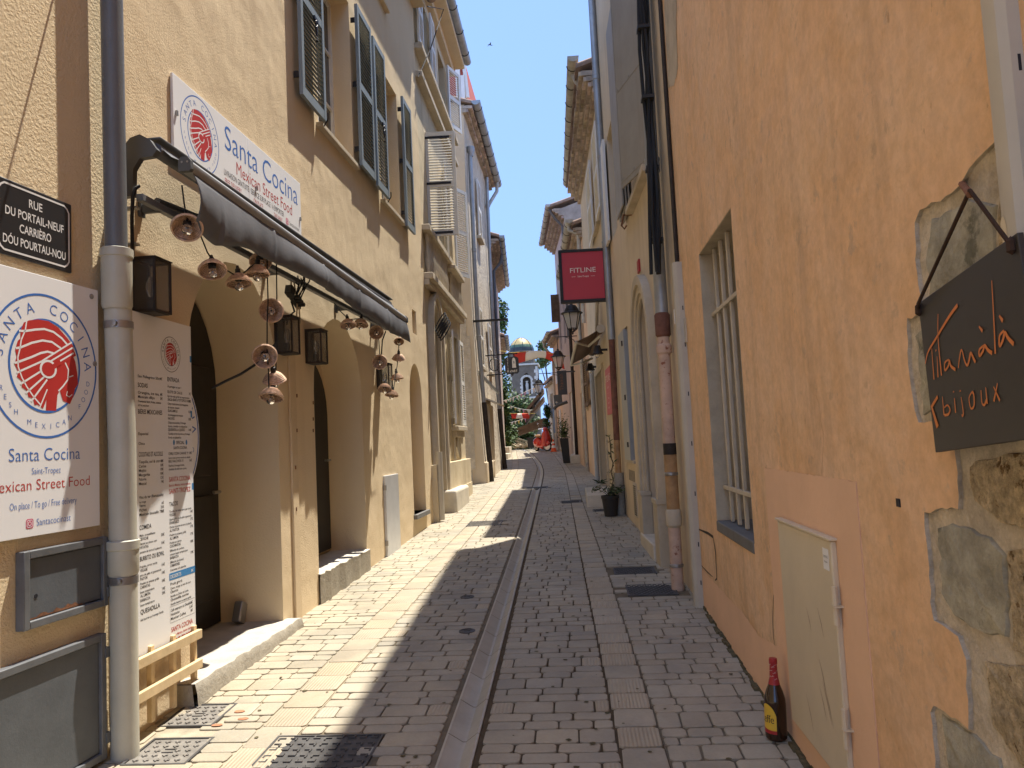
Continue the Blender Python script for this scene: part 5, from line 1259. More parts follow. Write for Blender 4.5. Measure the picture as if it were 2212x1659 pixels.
# next house: cornice of tile ends, old gutter, two louvred shutters
hC = thing('tile_cornice_house', 'pale house with stepped tile cornice, old zinc gutter and pale louvred shutters', 'house', (.5, 15.4, .5))
facade(hC, RC, rect(0, RC.L, -.6, 7.55), [(Yr(RC, 16.5, 14.62, -.4, 2.9), .22, 1), (Yr(RC, 14.25, 13.45, 5.42, 6.85), .2, 1), (Yr(RC, 13.6, 12.8, 7.0, 7.2), .05, 0)], 'cream_plaster', 4.5)
F = RC.F()
shutter(hC, F @ Matrix.Translation((RC.S(13.42), 5.40, .04)), RC.S(12.55)-RC.S(13.42), 1.47, 'shutter_white', hinge=False)
shutter(hC, F @ Matrix.Translation((RC.S(15.35), 5.40, .04)), RC.S(14.30)-RC.S(15.35), 1.45, 'shutter_white', hinge=False)
b = MB(); b.box(F, RC.S(14.3), RC.S(13.4), 5.36, 5.415, -.1, .07); b.build('sill', M['stone_trim'], hC)
genoise(hC, RC, RC.S(18.5), RC.S(12.4), 7.30, 4, .075, .095)
tiles_roof(hC, RC, 0, RC.L-.05, 7.72, .34, 4.0)
half_gutter(hC, (RC.at(18.55, 7.86, .30), RC.at(12.45, 7.96, .37)), .095, 'old_zinc', .62)
b = MB(); b.tube([RC.at(12.9, 7.85, .36), RC.at(12.9, 7.72, .30), RC.at(12.85, 7.62, .20), RC.at(12.8, 7.55, .06)], .05, 10); b.build('gutter_outlet', M['old_zinc'], hC)
b = MB(); b.box(RC.F(0, 0, -.2), RC.S(16.5), RC.S(15.55), .3, 2.88, 0, .06); b.box(RC.F(0, 0, -.2), RC.S(15.5), RC.S(14.62), .3, 2.88, 0, .05); b.build('door', M['brown_door'], hC, bevel=.004)
b = MB()
for y0, y1 in ((16.62, 16.5), (14.62, 14.5)): b.box(F, RC.S(y0), RC.S(y1), 0, 3.0, -.02, .035)
b.box(F, RC.S(16.5), RC.S(14.62), 2.9, 3.0, -.02, .034); b.build('door_frame', M['stone_trim'], hC, bevel=.004)
b = MB(); b.box(F, RC.S(18.5), RC.S(16.62), -.2, 2.6, -.02, .004); b.build('lower_render', M['peach'], hC)
b = MB(); b.box(F, 0.02, RC.S(16.62), -.2, .62+.12, -.02, .02); b.build('plinth', M['cement'], hC)

# red shop strip on the wall
s0, s1 = RC.S(13.45), RC.S(12.5); F2 = RC.F(s0, 1.98, .062); t = thing('red_wall_banner', 'narrow red shop banner with pale lettering on the wall beside the dark shop door', 'sign', RC.F((s0+s1)/2, 1.98))
b = MB(); b.box(RC.F(s0, 1.98, .04), 0, s1-s0, 0, .78, 0, .02); b.build('panel', M['shop_red'], t)
b = MB(); b.text(F2, 'FITLINE', (s1-s0)/2, .55, .12, .003, 0, 'c', s1-s0-.12); b.text(F2, 'Saint-Tropez', (s1-s0)/2, .44, .04, .003, 0, 'c', .3)
for i, q in enumerate(('— — —', 'Coaching', 'sportif', 'Nutrition')): b.text(F2, q, (s1-s0)/2, .34-.08*i, .035, .003, 0, 'c', .26)
b.build('lettering', M['label_cream'], t)
# hanging red box sign
Ys = 11.85; q0, q1, q2, q3 = atY(1203, 542, Ys), atY(1305, 532, Ys), atY(1308, 648, Ys), atY(1212, 656, Ys)
wv = (q1.x-q0.x); hv = q0.z-q3.z; G = frame((q3.x, Ys, q3.z+.01), (1, .06, 0), (0, 0, 1)); wv = q1.x-q0.x
t = thing('shop_box_sign', 'red square shop box sign with a black frame hanging over the street', 'sign', G @ Matrix.Translation((wv/2, 0, 0)))
b = MB(); e = .045; b.box(G, 0, wv, 0, e, -.12, .0); b.box(G, 0, wv, hv-e, hv, -.12, .0); b.box(G, 0, e, e, hv-e, -.12, .0); b.box(G, wv-e, wv, e, hv-e, -.12, 0); b.build('frame', M['plastic_black'], t, bevel=.004)
b = MB(); b.box(G, e, wv-e, e, hv-e, -.11, -.012); b.build('panel', M['shop_red'], t)
b = MB(); TXT_OFF = 0.0; b.text(G, 'FITLINE', wv/2, hv*.56, .078, -.009, 0, 'c', .40); b.text(G, 'Saint-Tropez', wv/2, hv*.47, .030, -.009, 0, 'c', .175)
for u in (-.15, .15): b.box(G, wv/2+u-.03, wv/2+u+.03, hv*.47+.009, hv*.47+.013, -.0095, -.0085)
b.build('lettering', M['label_cream'], t)
b = MB()
for v in (.2, hv-.15): b.box(G, wv, wv+.22, v, v+.03, -.08, -.05)
b.build('bracket', M['iron'], t, each=True)

# projecting brown awning
t = thing('folding_awning', 'small brown folding awning half open over the dark shop door', 'awning', RC.at(15, 3.3, .2))
rn, rf = RC.at(13.6, 3.52, .08), RC.at(16.3, 3.40, .08); bn, bf = RC.at(14.0, 3.36, .50), RC.at(16.6, 3.20, .52)
b = MB(); b.add([rn, (rn+bn)/2-Vector((0, 0, .015)), bn, rf, (rf+bf)/2-Vector((0, 0, .015)), bf], [(0, 1, 4, 3), (1, 2, 5, 4)]); o = b.build('canopy', M['awning_brown'], t); sd = o.modifiers.new('thick', 'SOLIDIFY'); sd.thickness = .006
b = MB(); b.tube([bn, bf], .03, 8); b.build('front_bar', M['cable_cover'], t)
b = MB(); b.tube([rn, rf], .05, 12); b.build('roller', M['awning_brown'], t)
for r1, b1, k in ((rn, bn, 1), (rf, bf, -1)):
    m_ = (r1+b1)/2+Vector((0, k*.45, -.14)); b = MB(); b.tube([r1-Vector((0, 0, .12)), m_], .024, 8); b.tube([m_, b1-Vector((0, 0, .02))], .02, 8); b.build('folding_arm', M['cable_cover'], t)
b = MB()
for r1 in (rn, rf): b.lathe(Matrix.Translation(r1) @ Matrix.Rotation(R_(90), 4, 'X'), [(0, -.03), (.075, -.03), (.075, .03), (.03, .03), (.03, .035), (0, .035)], 14)
b.build('end_cap', M['cable_cover'], t, each=True)
b = MB(); b.tube([RC.at(13.3, 4.9, .06), RC.at(13.9, 4.2, .08), RC.at(14.6, 3.6, .08)], .03, 8); b.build('crank_rod', M['cable_cover'], t)
# bell lamps under it
def bell(label, p):
    t = thing('bell_lamp', label, 'wall lamp', p, 'black bell lamps at the shop door'); F = Matrix.Translation(p)
    b = MB(); b.lathe(F, [(0, .11), (.05, .11), (.06, .06), (.075, .0), (.10, -.03), (.10, -.04), (.07, -.01), (.05, .05), (0, .08)], 16); b.build('shade', M['iron'], t)
    b = MB(); b.tube([Vector(p)+Vector((.05, 0, .03)), Vector(p)+Vector((.2, 0, .03))], .02, 8); b.box(F, .19, .22, -.07, .07, -.08, .12); b.build('arm', M['iron'], t)
    b = MB(); b.lathe(F, [(.02, .0), (.04, -.05), (.03, -.09), (0, -.11)], 10); b.build('bulb', M['bulb_glass'], t)
bell('black bell wall lamp with a bare bulb, nearer of two under the brown awning', atY(1291, 760, 13.4)); bell('black bell wall lamp, farther of two under the brown awning', atY(1275, 796, 16.4))

# yellow low house and the houses beyond
def simple_house(nm, label, W, ztop, holes, ma, gz=None, over=.45, depth=4, courses=3, pitch=.32, side=None):
    h = thing(nm, label, 'house', W.at(W.b.y, g(W.b.y)))
    facade(h, W, rect(0, W.L, -1, ztop), holes, ma, depth); genoise(h, W, 0, W.L, ztop-.06, courses, over/courses*.85, .085)
    tiles_roof(h, W, -.03, W.L+.03, ztop+.085*courses-.02, over, depth, pitch)
    return h
hD = simple_house('yellow_house', 'low yellow house with old zinc gutter, beyond the tile cornice house', RD, 6.55, [(Yr(RD, 20.9, 19.6, 3.5, 5.4), .2, 1), (Yr(RD, 22.2, 21.3, .3, 2.9), .2, 1)], 'peach', courses=3, over=.24)
half_gutter(hD, (RD.at(25.0, 6.90, .28), RD.at(18.5, 6.94, .30)), .10, 'old_zinc', .7)
b = MB(); b.tube([RD.at(18.75, 6.87, .29), RD.at(18.7, 6.72, .3), RD.at(18.66, 6.6, .08), RD.at(18.66, 4.4, .07)], .05, 10); b.build('gutter_outlet', M['old_zinc'], hD)
F = RD.F(); shutter(hD, F @ Matrix.Translation((RD.S(19.55), 2.38, .06)) , RD.S(18.55)-RD.S(19.55), 1.12, 'old_wood', hinge=False)
b = MB(); b.box(RD.F(0, 0, .0), RD.S(19.75), RD.S(19.6), 2.3, 3.6, 0, .05); b.build('shutter_frame', M['stone_trim'], hD)
hE = simple_house('grey_gable_house', 'tall peach house with a stained grey gable wall and tiled edge', RE, 8.95, [(Yr(RE, 27.6, 26.8, 5.0, 6.8), .2, 1), (Yr(RE, 29.6, 28.8, 5.0, 6.8), .2, 1), (Yr(RE, 27.0, 25.6, .6, 3.2), .15, 0)], 'pinkish', courses=4, over=.46)
half_gutter(hE, (RE.at(30.0, 9.33, .52), RE.at(25.0, 9.37, .52)), .09, 'old_zinc', .7)
b = MB(); b.box(T(0, 25.0, 0), RE.b.x+.02, RE.b.x+4.2, 0, .0, 0, 0); 
b = MB(); A0 = Vector((RE.b.x, 24.985, 0)); vs = []
b.add([A0+Vector((0, 0, 5)), A0+Vector((4.2, 0, 5)), A0+Vector((4.2, 0, 10.6)), A0+Vector((0, 0, 9.24)), A0+Vector((-.40, 0, 9.15)), A0+Vector((-.02, 0, 8.95))], [(0, 1, 2, 3), (0, 3, 4, 5)]); b.build('gable_wall', M['grey_render'], hE)
b = MB(); b.tube([RE.at(25.2, 9.25, .48), RE.at(25.25, 8.95, .3), RE.at(25.3, 8.7, .06), RE.at(25.3, 5.0, .06)], .045, 8); b.build('gutter_outlet', M['pipe_grey'], hE)
b = MB(); b.box(RE.F(0, 0, -.12), RE.S(27.0), RE.S(25.6), .6, 3.2, 0, .06)
for i in range(4): b.box(RE.F(0, 0, -.06), RE.S(27.0)+.05, RE.S(25.6)-.05, .9+.58*i, .92+.58*i, 0, .012)
b.build('door', M['shutter_white'], hE)
G = T(RE.at(28.7, 0, 0).x, 28.7, 6.0); b = MB(); b.box(G, -.34, -.03, -.02, .02, 0, 1.05)
for i in range(14): b.box(G, -.31, -.06, -.035, .035, .06+.065*i, .075+.065*i)
b.build('shutter', M['old_wood'], hE)
hF = simple_house('pale_peach_house', 'pale peach house with white gutter pipe near the street end', RF, 5.60, [(Yr(RF, 31.4, 30.7, 3.9, 5.1), .2, 1), (Yr(RF, 32.2, 31.4, 1.2, 2.8), .2, 1)], 'peach', courses=2, over=.34)
half_gutter(hF, (RF.at(33.0, 5.84, .40), RF.at(30.05, 5.86, .40)), .08, 'cable_cover', .8)
b = MB(); b.tube([RF.at(32.8, 5.76, .40), RF.at(32.8, 5.6, .4), RF.at(32.9, 5.2, .05), RF.at(32.9, 1.3, .05)], .045, 8); b.build('gutter_outlet', M['cable_cover'], hF)
b = MB(); b.box(RF.F(), RF.S(31.95), RF.S(31.45), 3.9, 5.1, .01, .05); b.build('shutter', M['shutter_white'], hF)
b = MB(); b.box(RF.F(), RF.S(31.3), RF.S(30.8), 1.2, 2.8, .01, .05); b.build('shutter', M['shutter_white'], hF)
b = MB(); b.box(RF.F(), 0, RF.L, -.5, 1.35, -.02, .02); b.build('plinth', M['stone_trim'], hF)
hG = simple_house('white_cottage', 'low white cottage with pale tiled roof and blue shutters at the street end', RG, 4.15, [(Yr(RG, 35.2, 34.3, 2.6, 3.7), .15, 1)], 'white_wall', courses=1, over=.2, pitch=.45)
b = MB(); b.box(RG.F(), RG.S(34.2), RG.S(33.6), 1.9, 3.0, .01, .05); b.build('shutter', M['blue_shutter'], hG)
b = MB(); b.box(RG.F(), RG.S(36.0), RG.S(35.3), 2.6, 3.7, .01, .05); b.build('shutter', M['shutter_white'], hG)

# downpipes on the right
def vp_(x, y, Y): p = atY(x, y, Y); return p
p0 = Vector((RB.at(7.0, 0, .08).x, 6.95, 0))
def peel(t):
    for z0, z1, ma, r in ((2.60, 1.52, 'pink_pipe', .054), (1.52, 1.42, 'black_rust', .058), (1.42, .92, 'orange_pipe', .056), (.80, .12, 'pink_pipe', .054)):
        b = MB(); b.tube([p0+Vector((.01*(2.6-z)*-.6, 0, z)) for z in (z0, z1)], r, 14); b.build('pipe', M[ma], t)
    for z, h, ma in ((2.58, .22, 'red_rust'), (2.36, .10, 'pink_pipe'), (.86, .16, 'stone_trim')):
        c = MB(); c.lathe(Matrix.Translation(p0+Vector((-.006*(2.6-z), 0, z))), [(.054, -h/2), (.068, -h/2+.02), (.070, h/2-.02), (.058, h/2)], 14); c.build('collar', M[ma], t)
    for z in (1.25, .45):
        c = MB(); c.lathe(Matrix.Translation(p0+Vector((-.006*(2.6-z), 0, z))), [(.056, -.015), (.062, -.01), (.062, .01), (.056, .015)], 14); c.build('clamp', M['screw'], t)
downpipe('patched downpipe by the arched doorway, grey above, peeling pink below', [p0+Vector((.03, 0, 9.5)), p0+Vector((0, 0, 4.1)), p0+Vector((0, 0, 2.6))], .058, 'zinc', collars=((4.05, .14),), extra=peel)
rr = random.Random(12); t = thing('cable_bundle', 'bundle of black wall cables running down behind the patched downpipe', 'cables', p0+Vector((0, -.3, 3)))
for k in range(6):
    P = []; ox, oy = rr.uniform(-.05, .03), rr.uniform(-.18, .0)
    for i in range(16):
        z = 9.2-6.2*i/15; P.append(Vector((p0.x+ox+.018*math.sin(i*1.3+k)-(.03 if z < 4 else 0), p0.y-.06+oy+.03*math.sin(i*.9+k*2)-.12*(1 if z < 4.2 else 0), z)))
    b = MB(); b.tube(P, rr.choice((.012, .016, .022)), 6); b.build('cable', M['black_cable'], t)
b = MB()
for i in range(9): z = 3.3+.65*i; b.box(T(p0.x-.03, p0.y-.12, z), -.05, .06, -.10, .02, 0, .03)
b.build('clamp', M['plastic_black'], t, each=True)
b = MB(); b.tube([Vector((RA.P(RA.px(1440, 200)[0], 0, .02).x, RA.P(RA.px(1440, 200)[0], 0, .02).y+.05*0-.1, z)) for z in (9, 5.5, 3.0)], .018, 8); tag(b.build('wall_conduit', M['black_rust']), 'thin dark brown conduit with white clips at the far edge of the orange house', 'conduit')
def low_rust(t):
    q = RB.at(11.9, 0, .06)
    for z0, z1, ma in ((3.1, 1.55, 'red_rust'), (1.55, 1.05, 'orange_pipe'), (1.05, .42, 'cement')):
        b = MB(); b.tube([Vector((q.x-.004*(3.1-z)*2, q.y, z)) for z in (z0, z1)], .048 if ma != 'cement' else .08, 12); b.build('pipe', M[ma], t)
q = RB.at(11.9, 0, .06)
downpipe('tall zinc downpipe with a rusty and orange foot by the potted plant', [Vector((q.x, q.y, 10.2)), Vector((q.x, q.y, 3.1))], .055, 'zinc', collars=((7.3, .1), (4.6, .1)), clamps=(6.0,), extra=low_rust)
q = RC.at(17.0, 0, .06); downpipe('thin grey downpipe left of the dark shop door', [Vector((q.x, q.y, 3.2)), Vector((q.x, q.y, .62))], .05, 'grey_paint')
q = RD.at(20.4, 0, .05); downpipe('thin pale downpipe between the brown shutter and the white doors', [Vector((q.x, q.y, 5.6)), Vector((q.x, q.y, .75))], .045, 'old_zinc', collars=((2.3, .1),))
q = RD.at(24.6, 0, .05); downpipe('dark slim downpipe beside the tall black planter', [Vector((q.x, q.y, 5.5)), Vector((q.x, q.y, .9))], .05, 'black_rust')

# steps and pots on the right
def block(nm, label, x0, x1, y0, y1, h, ma='pale_stone', cat='step', group=None, bev=.02):
    z = g((y0+y1)/2); b = MB(); b.box(I4, x0, x1, y0, y1, z-.15, z+h); return tag(b.build(nm, M[ma], bevel=bev, seg=3), label, cat, group)
block('stone_step', 'pale stone step behind the potted plant, at the foot of the shop wall', .12, .62, 12.9, 14.9, .17)
block('stone_step', 'pale stone step by the tall black planter', -.20, .16, 23.9, 26.5, .2)
F0 = Vector((.46, 11.75, g(11.75)))
t = thing('potted_plant', 'straggly plant with a climbing stem in a black plastic pot by the wall', 'potted plant', F0); F = Matrix.Translation(F0)
b = MB(); b.lathe(F, [(0, .0), (.095, .0), (.125, .26), (.135, .27), (.135, .31), (.118, .31), (.115, .28), (0, .27)], 20); b.build('pot', M['plastic_black'], t)
b = MB(); rr = random.Random(8)
st = []
for k in range(9):
    a = rr.uniform(0, 6.3); L = rr.uniform(.15, .35); P = [F0+Vector((0, 0, .27))]
    for i in range(5): P.append(P[-1]+Vector((math.cos(a)*L*.22, math.sin(a)*L*.18, L*.2*(1.2-i*.35)))); a += rr.uniform(-.5, .5)
    b.tube(P, .005, 5); st.append(P)
P = [F0+Vector((.06, .05, .27))]
for i in range(14): P.append(P[-1]+Vector((rr.uniform(-.02, .025), rr.uniform(-.02, .03), .065)))
b.tube(P, .009, 5); st.append(P); b.build('stem', M['bark'], t)
def leaf(b, p, d, L, w, mi=0):
    d = Vector(d).normalized(); s = d.cross(Vector((rr.uniform(-1, 1), rr.uniform(-1, 1), 1))).normalized(); n = s.cross(d)
    b.add([p, p+d*L*.5+s*w/2+n*L*.06, p+d*L, p+d*L*.5-s*w/2+n*L*.06], [(0, 1, 2, 3)], mi)
b = MB()
for P in st:
    for p in P[1:]:
        for _ in range(4): leaf(b, p, (rr.uniform(-1, 1), rr.uniform(-1, 1), rr.uniform(-.5, .8)), rr.uniform(.04, .11), rr.uniform(.012, .03), rr.choice((0, 0, 1)))
for k in range(16): a = k*.4; leaf(b, F0+Vector((-.14, -.02, .50)), (math.cos(a), math.sin(a), rr.uniform(-.2, .6)), .14, .035)
b.build('foliage', [M['leaf_dark'], M['leaf_olive']], t)
pz = atY(1223, 990, 24.2); F = Matrix.Translation((pz.x, 24.2, g(24.2)))
t = thing('tall_planter', 'tall slim black planter with a dark shrub outside the houses', 'planter', F)
b = MB(); z_ = .78
b.add([F @ Vector(v) for v in ((-.09, -.09, 0), (.12, -.09, 0), (.12, .09, 0), (-.09, .09, 0), (-.17, -.14, z_), (.10, -.14, z_), (.10, .14, z_), (-.17, .14, z_))], [(0, 3, 2, 1), (4, 5, 6, 7), (0, 1, 5, 4), (1, 2, 6, 5), (2, 3, 7, 6), (3, 0, 4, 7)]); b.build('pot', M['plastic_black'], t, bevel=.008)
b = MB()
for k in range(420): leaf(b, F @ Vector((rr.gauss(-.03, .07), rr.gauss(0, .07), z_+abs(rr.gauss(.18, .22)))), (rr.uniform(-1, 1), rr.uniform(-1, 1), rr.uniform(-.3, 1)), .10, .03, rr.choice((0, 1)))
b.build('foliage', [M['leaf_dark'], M['leaf_mid']], t)
# street lamps
def street_lamp(label, p, sc, arm):
    F = Matrix.Translation(p) @ Matrix.Scale(sc, 4); t = thing('street_lamp', label, 'street lamp', Matrix.Translation(p), 'black lantern street lamps')
    b = MB(); n = 6
    b.lathe(F, [(0, .66), (.03, .65), (.035, .60), (.10, .58), (.15, .50), (.17, .44), (.24, .42), (.25, .40), (.20, .395), (0, .395)], 12); b.build('hood', M['iron'], t)
    b = MB()
    for k in range(n):
        a = math.pi*2*k/n+.26; b.tube([F @ Vector((math.cos(a)*.20, math.sin(a)*.20, .40)), F @ Vector((math.cos(a)*.11, math.sin(a)*.11, .06)), F @ Vector((0, 0, -.03))], .010*sc, 5)
        a2 = a+math.pi*2/n; b.tube([F @ Vector((math.cos(a)*.11, math.sin(a)*.11, .06)), F @ Vector((math.cos(a2)*.11, math.sin(a2)*.11, .06))], .010*sc, 5)
    b.lathe(F @ Matrix.Translation((0, 0, -.05)), [(0, -.025), (.025, 0), (0, .025)], 8); b.build('cage', M['iron'], t)
    b = MB()
    for k in range(n):
        a = math.pi*2*k/n+.26; a2 = a+math.pi*2/n; b.add([F @ Vector((math.cos(q)*r, math.sin(q)*r, z)) for q, r, z in ((a, .195, .395), (a2, .195, .395), (a2, .107, .065), (a, .107, .065))], [(0, 1, 2, 3)])
    b.build('pane', M['lamp_glass'], t)
    b = MB(); top = F @ Vector((0, 0, .66)); q = Vector(arm); b.tube([top, top+Vector((0, 0, .10*sc)), Vector((top.x, top.y, q.z)), q], .014, 6)
    b.tube([Vector((top.x+(q.x-top.x)*.35, q.y, q.z)), Vector((top.x+(q.x-top.x)*.8, q.y, q.z-.10)), Vector((q.x, q.y, q.z-.28))], .010, 6); b.build('bracket', M['iron'], t, each=True)
pA = atY(1237, 716, 14.6); street_lamp('black lantern street lamp just below the red box sign', pA, .86, (RC.at(14.6, 0, 0).x, 14.6, pA.z+.78))
pB = atY(1207, 798, 22.3); street_lamp('black lantern street lamp by the end of the red and white banner', pB, .92, (RD.at(22.3, 0, 0).x, 22.3, pB.z+.95))
pC = atY(1165, 852, 29.5); street_lamp('small distant black lantern street lamp beside the tower', pC, .95, (RF.at(29.5, 0, 0).x, 29.5, pC.z+.80))
# dark hanging sign and small black shop awning
Yq = 22.0; a, c_ = atY(1203, 801, Yq), atY(1226, 852, Yq); G = frame((a.x, Yq, c_.z), (1, 0, 0), (0, 0, 1)); wv, hv = c_.x-a.x, a.z-c_.z
TXT_OFF = 0.0
t = thing('hanging_shop_sign', 'tall dark shop sign with faint vertical handwriting below the street lamp', 'sign', G)
b = MB(); b.box(G, 0, wv, 0, hv, -.06, 0); b.box(G, wv, wv+.25, hv-.06, hv-.02, -.04, -.02); b.build('board', M['jewel_black'], t)
b = MB(); b.text(G, 'Thamah', wv*.60, hv*.18, .11, .003, 0, 'l', hv*.68, rot=R_(90)); b.build('lettering', M['rust'], t)
t = thing('small_black_awning', 'small black folded shop awning under the dark hanging sign', 'awning', atY(1215, 875, 22.6)); b = MB()
A0, A1 = atY(1226, 868, 22.4), atY(1204, 876, 22.4); b.tube([A0, A1, atY(1196, 884, 22.4)], .045, 8); b.box(frame(atY(1197, 874, 23), (1, 0, .05), (0, 0, 1)), 0, .25, 0, .30, -.5, -.3); b.build('case', M['awning_case'], t)
b = MB(); b.lathe(Matrix.Translation(atY(1202, 869, 22.35)), [(0, -.03), (.03, 0), (0, .03)], 8); b.build('bulb', M['bulb_glass'], t)
# ------------------------------------------------------------------ left: houses further up the street
L2 = Wall((-2.27, 11.85), (-2.32, 16.05)); L3 = Wall((-2.30, 18.3), (-2.36, 24.2)); L4 = Wall((-2.45, 24.2), (-2.95, 32)); L5 = Wall((-3.05, 32), (-3.4, 37))
h2 = thing('balustrade_house', 'ochre house with carved balustrade band, stone door surround and pale shutters', 'house', (-2.3, 13.9, .5))
D2 = arch(.42, 1.15, -.3, 3.4, 3.95, 10)
facade(h2, L2, rect(0, L2.L, -.6, 9.75), [(D2, .35, 0), (rect(2.45, 3.45, 1.95, 3.72), .2, 1), (rect(2.5, 3.5, 5.0, 6.9), .25, 1), (rect(.55, 1.35, 8.2, 9.4), .2, 1), (rect(2.6, 3.4, 8.2, 9.4), .2, 1)], 'yellow_render', 4.5)
F = L2.F()
b = MB()
for e0, e1, w in ((.20, .11, .10), (.11, .0, .06)):
    arch_band(b, L2, arch(.42-e0, 1.15+e0, .3, 3.4, 3.95+e0, 10), arch(.42-e1, 1.15+e1, .3, 3.4, 3.95+e1, 10), -.02, w)
b.build('door_surround', M['stone_trim'], h2, bevel=.006)
b = MB(); b.box(L2.F(0, 0, -.34), .42, 1.15, .3, 3.9, 0, .05); b.build('door', M['old_wood'], h2)
b = MB(); b.box(F, 1.35, 4.17, -.4, 1.30, -.02, .10); b.box(F, 1.30, 4.19, .30, .82, .10, .115); b.box(F, -.02, .25, -.4, 1.30, -.02, .10); b.build('plinth', M['yellow_render'], h2, bevel=.01)
b = MB(); b.box(F, 0, 4.2, 4.24, 4.34, -.02, .16); b.box(F, 0, 4.2, 4.14, 4.24, -.02, .10); b.box(F, 0, 4.2, 5.02, 5.12, -.02, .14); b.box(F, 0, 4.2, 7.55, 7.65, -.02, .12); b.box(F, 0, 4.2, 8.02, 8.12, -.02, .14); b.build('string_course', M['stone_trim'], h2, bevel=.012, each=True)
b = MB()
for x0, x1 in ((.15, 2.2), (2.6, 4.1)):
    n = int((x1-x0)/.14)
    for i in range(n): b.lathe(Matrix.Translation(L2.P(x0+(x1-x0)*(i+.5)/n, 4.34, .05)), [(.05, 0), (.03, .08), (.055, .22), (.03, .42), (.028, .55), (.05, .68)], 8)
b.build('baluster', M['stone_trim'], h2, each=True)
b = MB(); e = .10
for a in ((2.45-e, 2.45, 1.95, 3.72+e), (3.45, 3.45+e, 1.95, 3.72+e), (2.45, 3.45, 3.72, 3.72+e)): b.box(F, *a, -.02, .035)
b.build('window_frame', M['stone_trim'], h2)
b = MB(); b.box(F, 2.3, 3.6, 1.86, 1.95, -.05, .14); b.box(F, 2.4, 3.5, 1.74, 1.86, -.02, .09); b.build('sill', M['stone_trim'], h2, bevel=.012)
b = MB(); cx_, cz_ = 2.95, 1.56; b.prism(F, [(cx_-.22, cz_), (cx_, cz_-.2), (cx_+.22, cz_), (cx_, cz_+.2)], -.01, .035); b.box(F, 2.55, 2.62, 1.32, 1.74, -.02, .03); b.box(F, 3.28, 3.35, 1.32, 1.74, -.02, .03); b.build('carved_panel', M['pale_stone'], h2)
shutter(h2, L2.F(2.46, 1.98, .04) @ Matrix.Rotation(R_(-166), 4, 'Y'), .50, 1.72, 'shutter_white', hinge=False)
shutter(h2, L2.F(3.46, 1.98, .04), .50, 1.72, 'shutter_white', hinge=False)
window(h2, L2, 2.45, 3.45, 1.95, 3.72, .2)
b = MB(); b.box(F, 2.35, 3.65, 4.92, 5.0, -.05, .20); b.build('sill', M['stone_trim'], h2, bevel=.012)
shutter(h2, L2.F(3.5, 5.05, .05) @ Matrix.Rotation(R_(-25), 4, 'Y'), .5, 1.85, 'shutter_white', hinge=False)
shutter(h2, L2.F(2.5, 5.05, .05) @ Matrix.Rotation(R_(-168), 4, 'Y'), .5, 1.85, 'shutter_white', hinge=False)
# big louvred leaf standing out square to the wall
Yq = 12.6; a, c_ = atY(917, 288, Yq), atY(991, 507, Yq); G = frame((a.x-.0, Yq, c_.z), (1, .05, 0), (0, 0, 1)); wv, hv = c_.x-a.x, a.z-c_.z
o = shutter(h2, G, wv, hv, 'shutter_beige', hinge=False, mid=.49, th=.04)
b = MB()
for v in (.03, hv*.49, hv-.12): b.box(G, .0, wv*.82, v, v+.04, .041, .048)
b.build('hinge_strap', M['iron'], o, each=True)
shutter(h2, L2.F(1.36, 8.2, .05), .42, 1.2, 'shutter_white', hinge=False); shutter(h2, L2.F(.12, 8.2, .05), .42, 1.2, 'shutter_white', hinge=False)
shutter(h2, L2.F(3.42, 8.15, .05) @ Matrix.Rotation(R_(-20), 4, 'Y'), .52, 1.3, 'shutter_white', hinge=False)
b = MB(); b.box(F, -.1, L2.L+.05, 9.75, 9.85, -.3, .34); b.box(F, -.1, L2.L+.05, 9.60, 9.75, -.3, .12); b.build('cornice', M['tan_trim'], h2, bevel=.01)
half_gutter(h2, (L2.P(-.1, 9.93, .40), L2.P(L2.L+.1, 9.93, .40)), .085, 'zinc', .8); tiles_roof(h2, L2, -.1, L2.L+.05, 9.87, .36, 4)
b = MB(); P = [L1.P(END1+.0, 8.7, .24)]
for x, y, w in ((958, 20, .30), (943, 66, .34), (930, 105, .22), (903, 167, .06)): P.append(L2.P(*L2.px(x, y, w), w))
b.tube(P, .009, 5); tag(b.build('slack_cable', M['black_cable']), 'black cable sagging between the eaves of the tan and ochre houses', 'cable')
b = MB(); q = L2.P(.5, 3.9, .13)
for k in range(5): b.tube([q+Vector((.05+.02*k+.09*math.cos(a*.55), -.1+.07*math.sin(a*.55), -.30-.04*k+.15*math.sin(a*.55+1))) for a in range(13)], .011, 5)
tag(b.build('cable_coil', M['black_cable']), 'loose coil of dark cable hanging at the ochre doorway arch', 'cable')
b = MB(); q = L2.P(.06, 0, .13); b.tube([q+Vector((0, 0, 1.5)), q+Vector((0, 0, .45))], .05, 10); tag(b.build('white_drain', M['cable_cover']), 'short white drain pipe at the corner between the tan and ochre houses', 'pipe')
# rough stone block beside the doorway
z = g(14); b = MB(); b.box(I4, -2.50, -2.06, 12.95, 14.5, z-.1, z+.34); o = b.build('stone_bench', M['pale_stone'], bevel=.05, seg=4); tag(o, 'worn pale stone block used as a step at the ochre house', 'stone block')

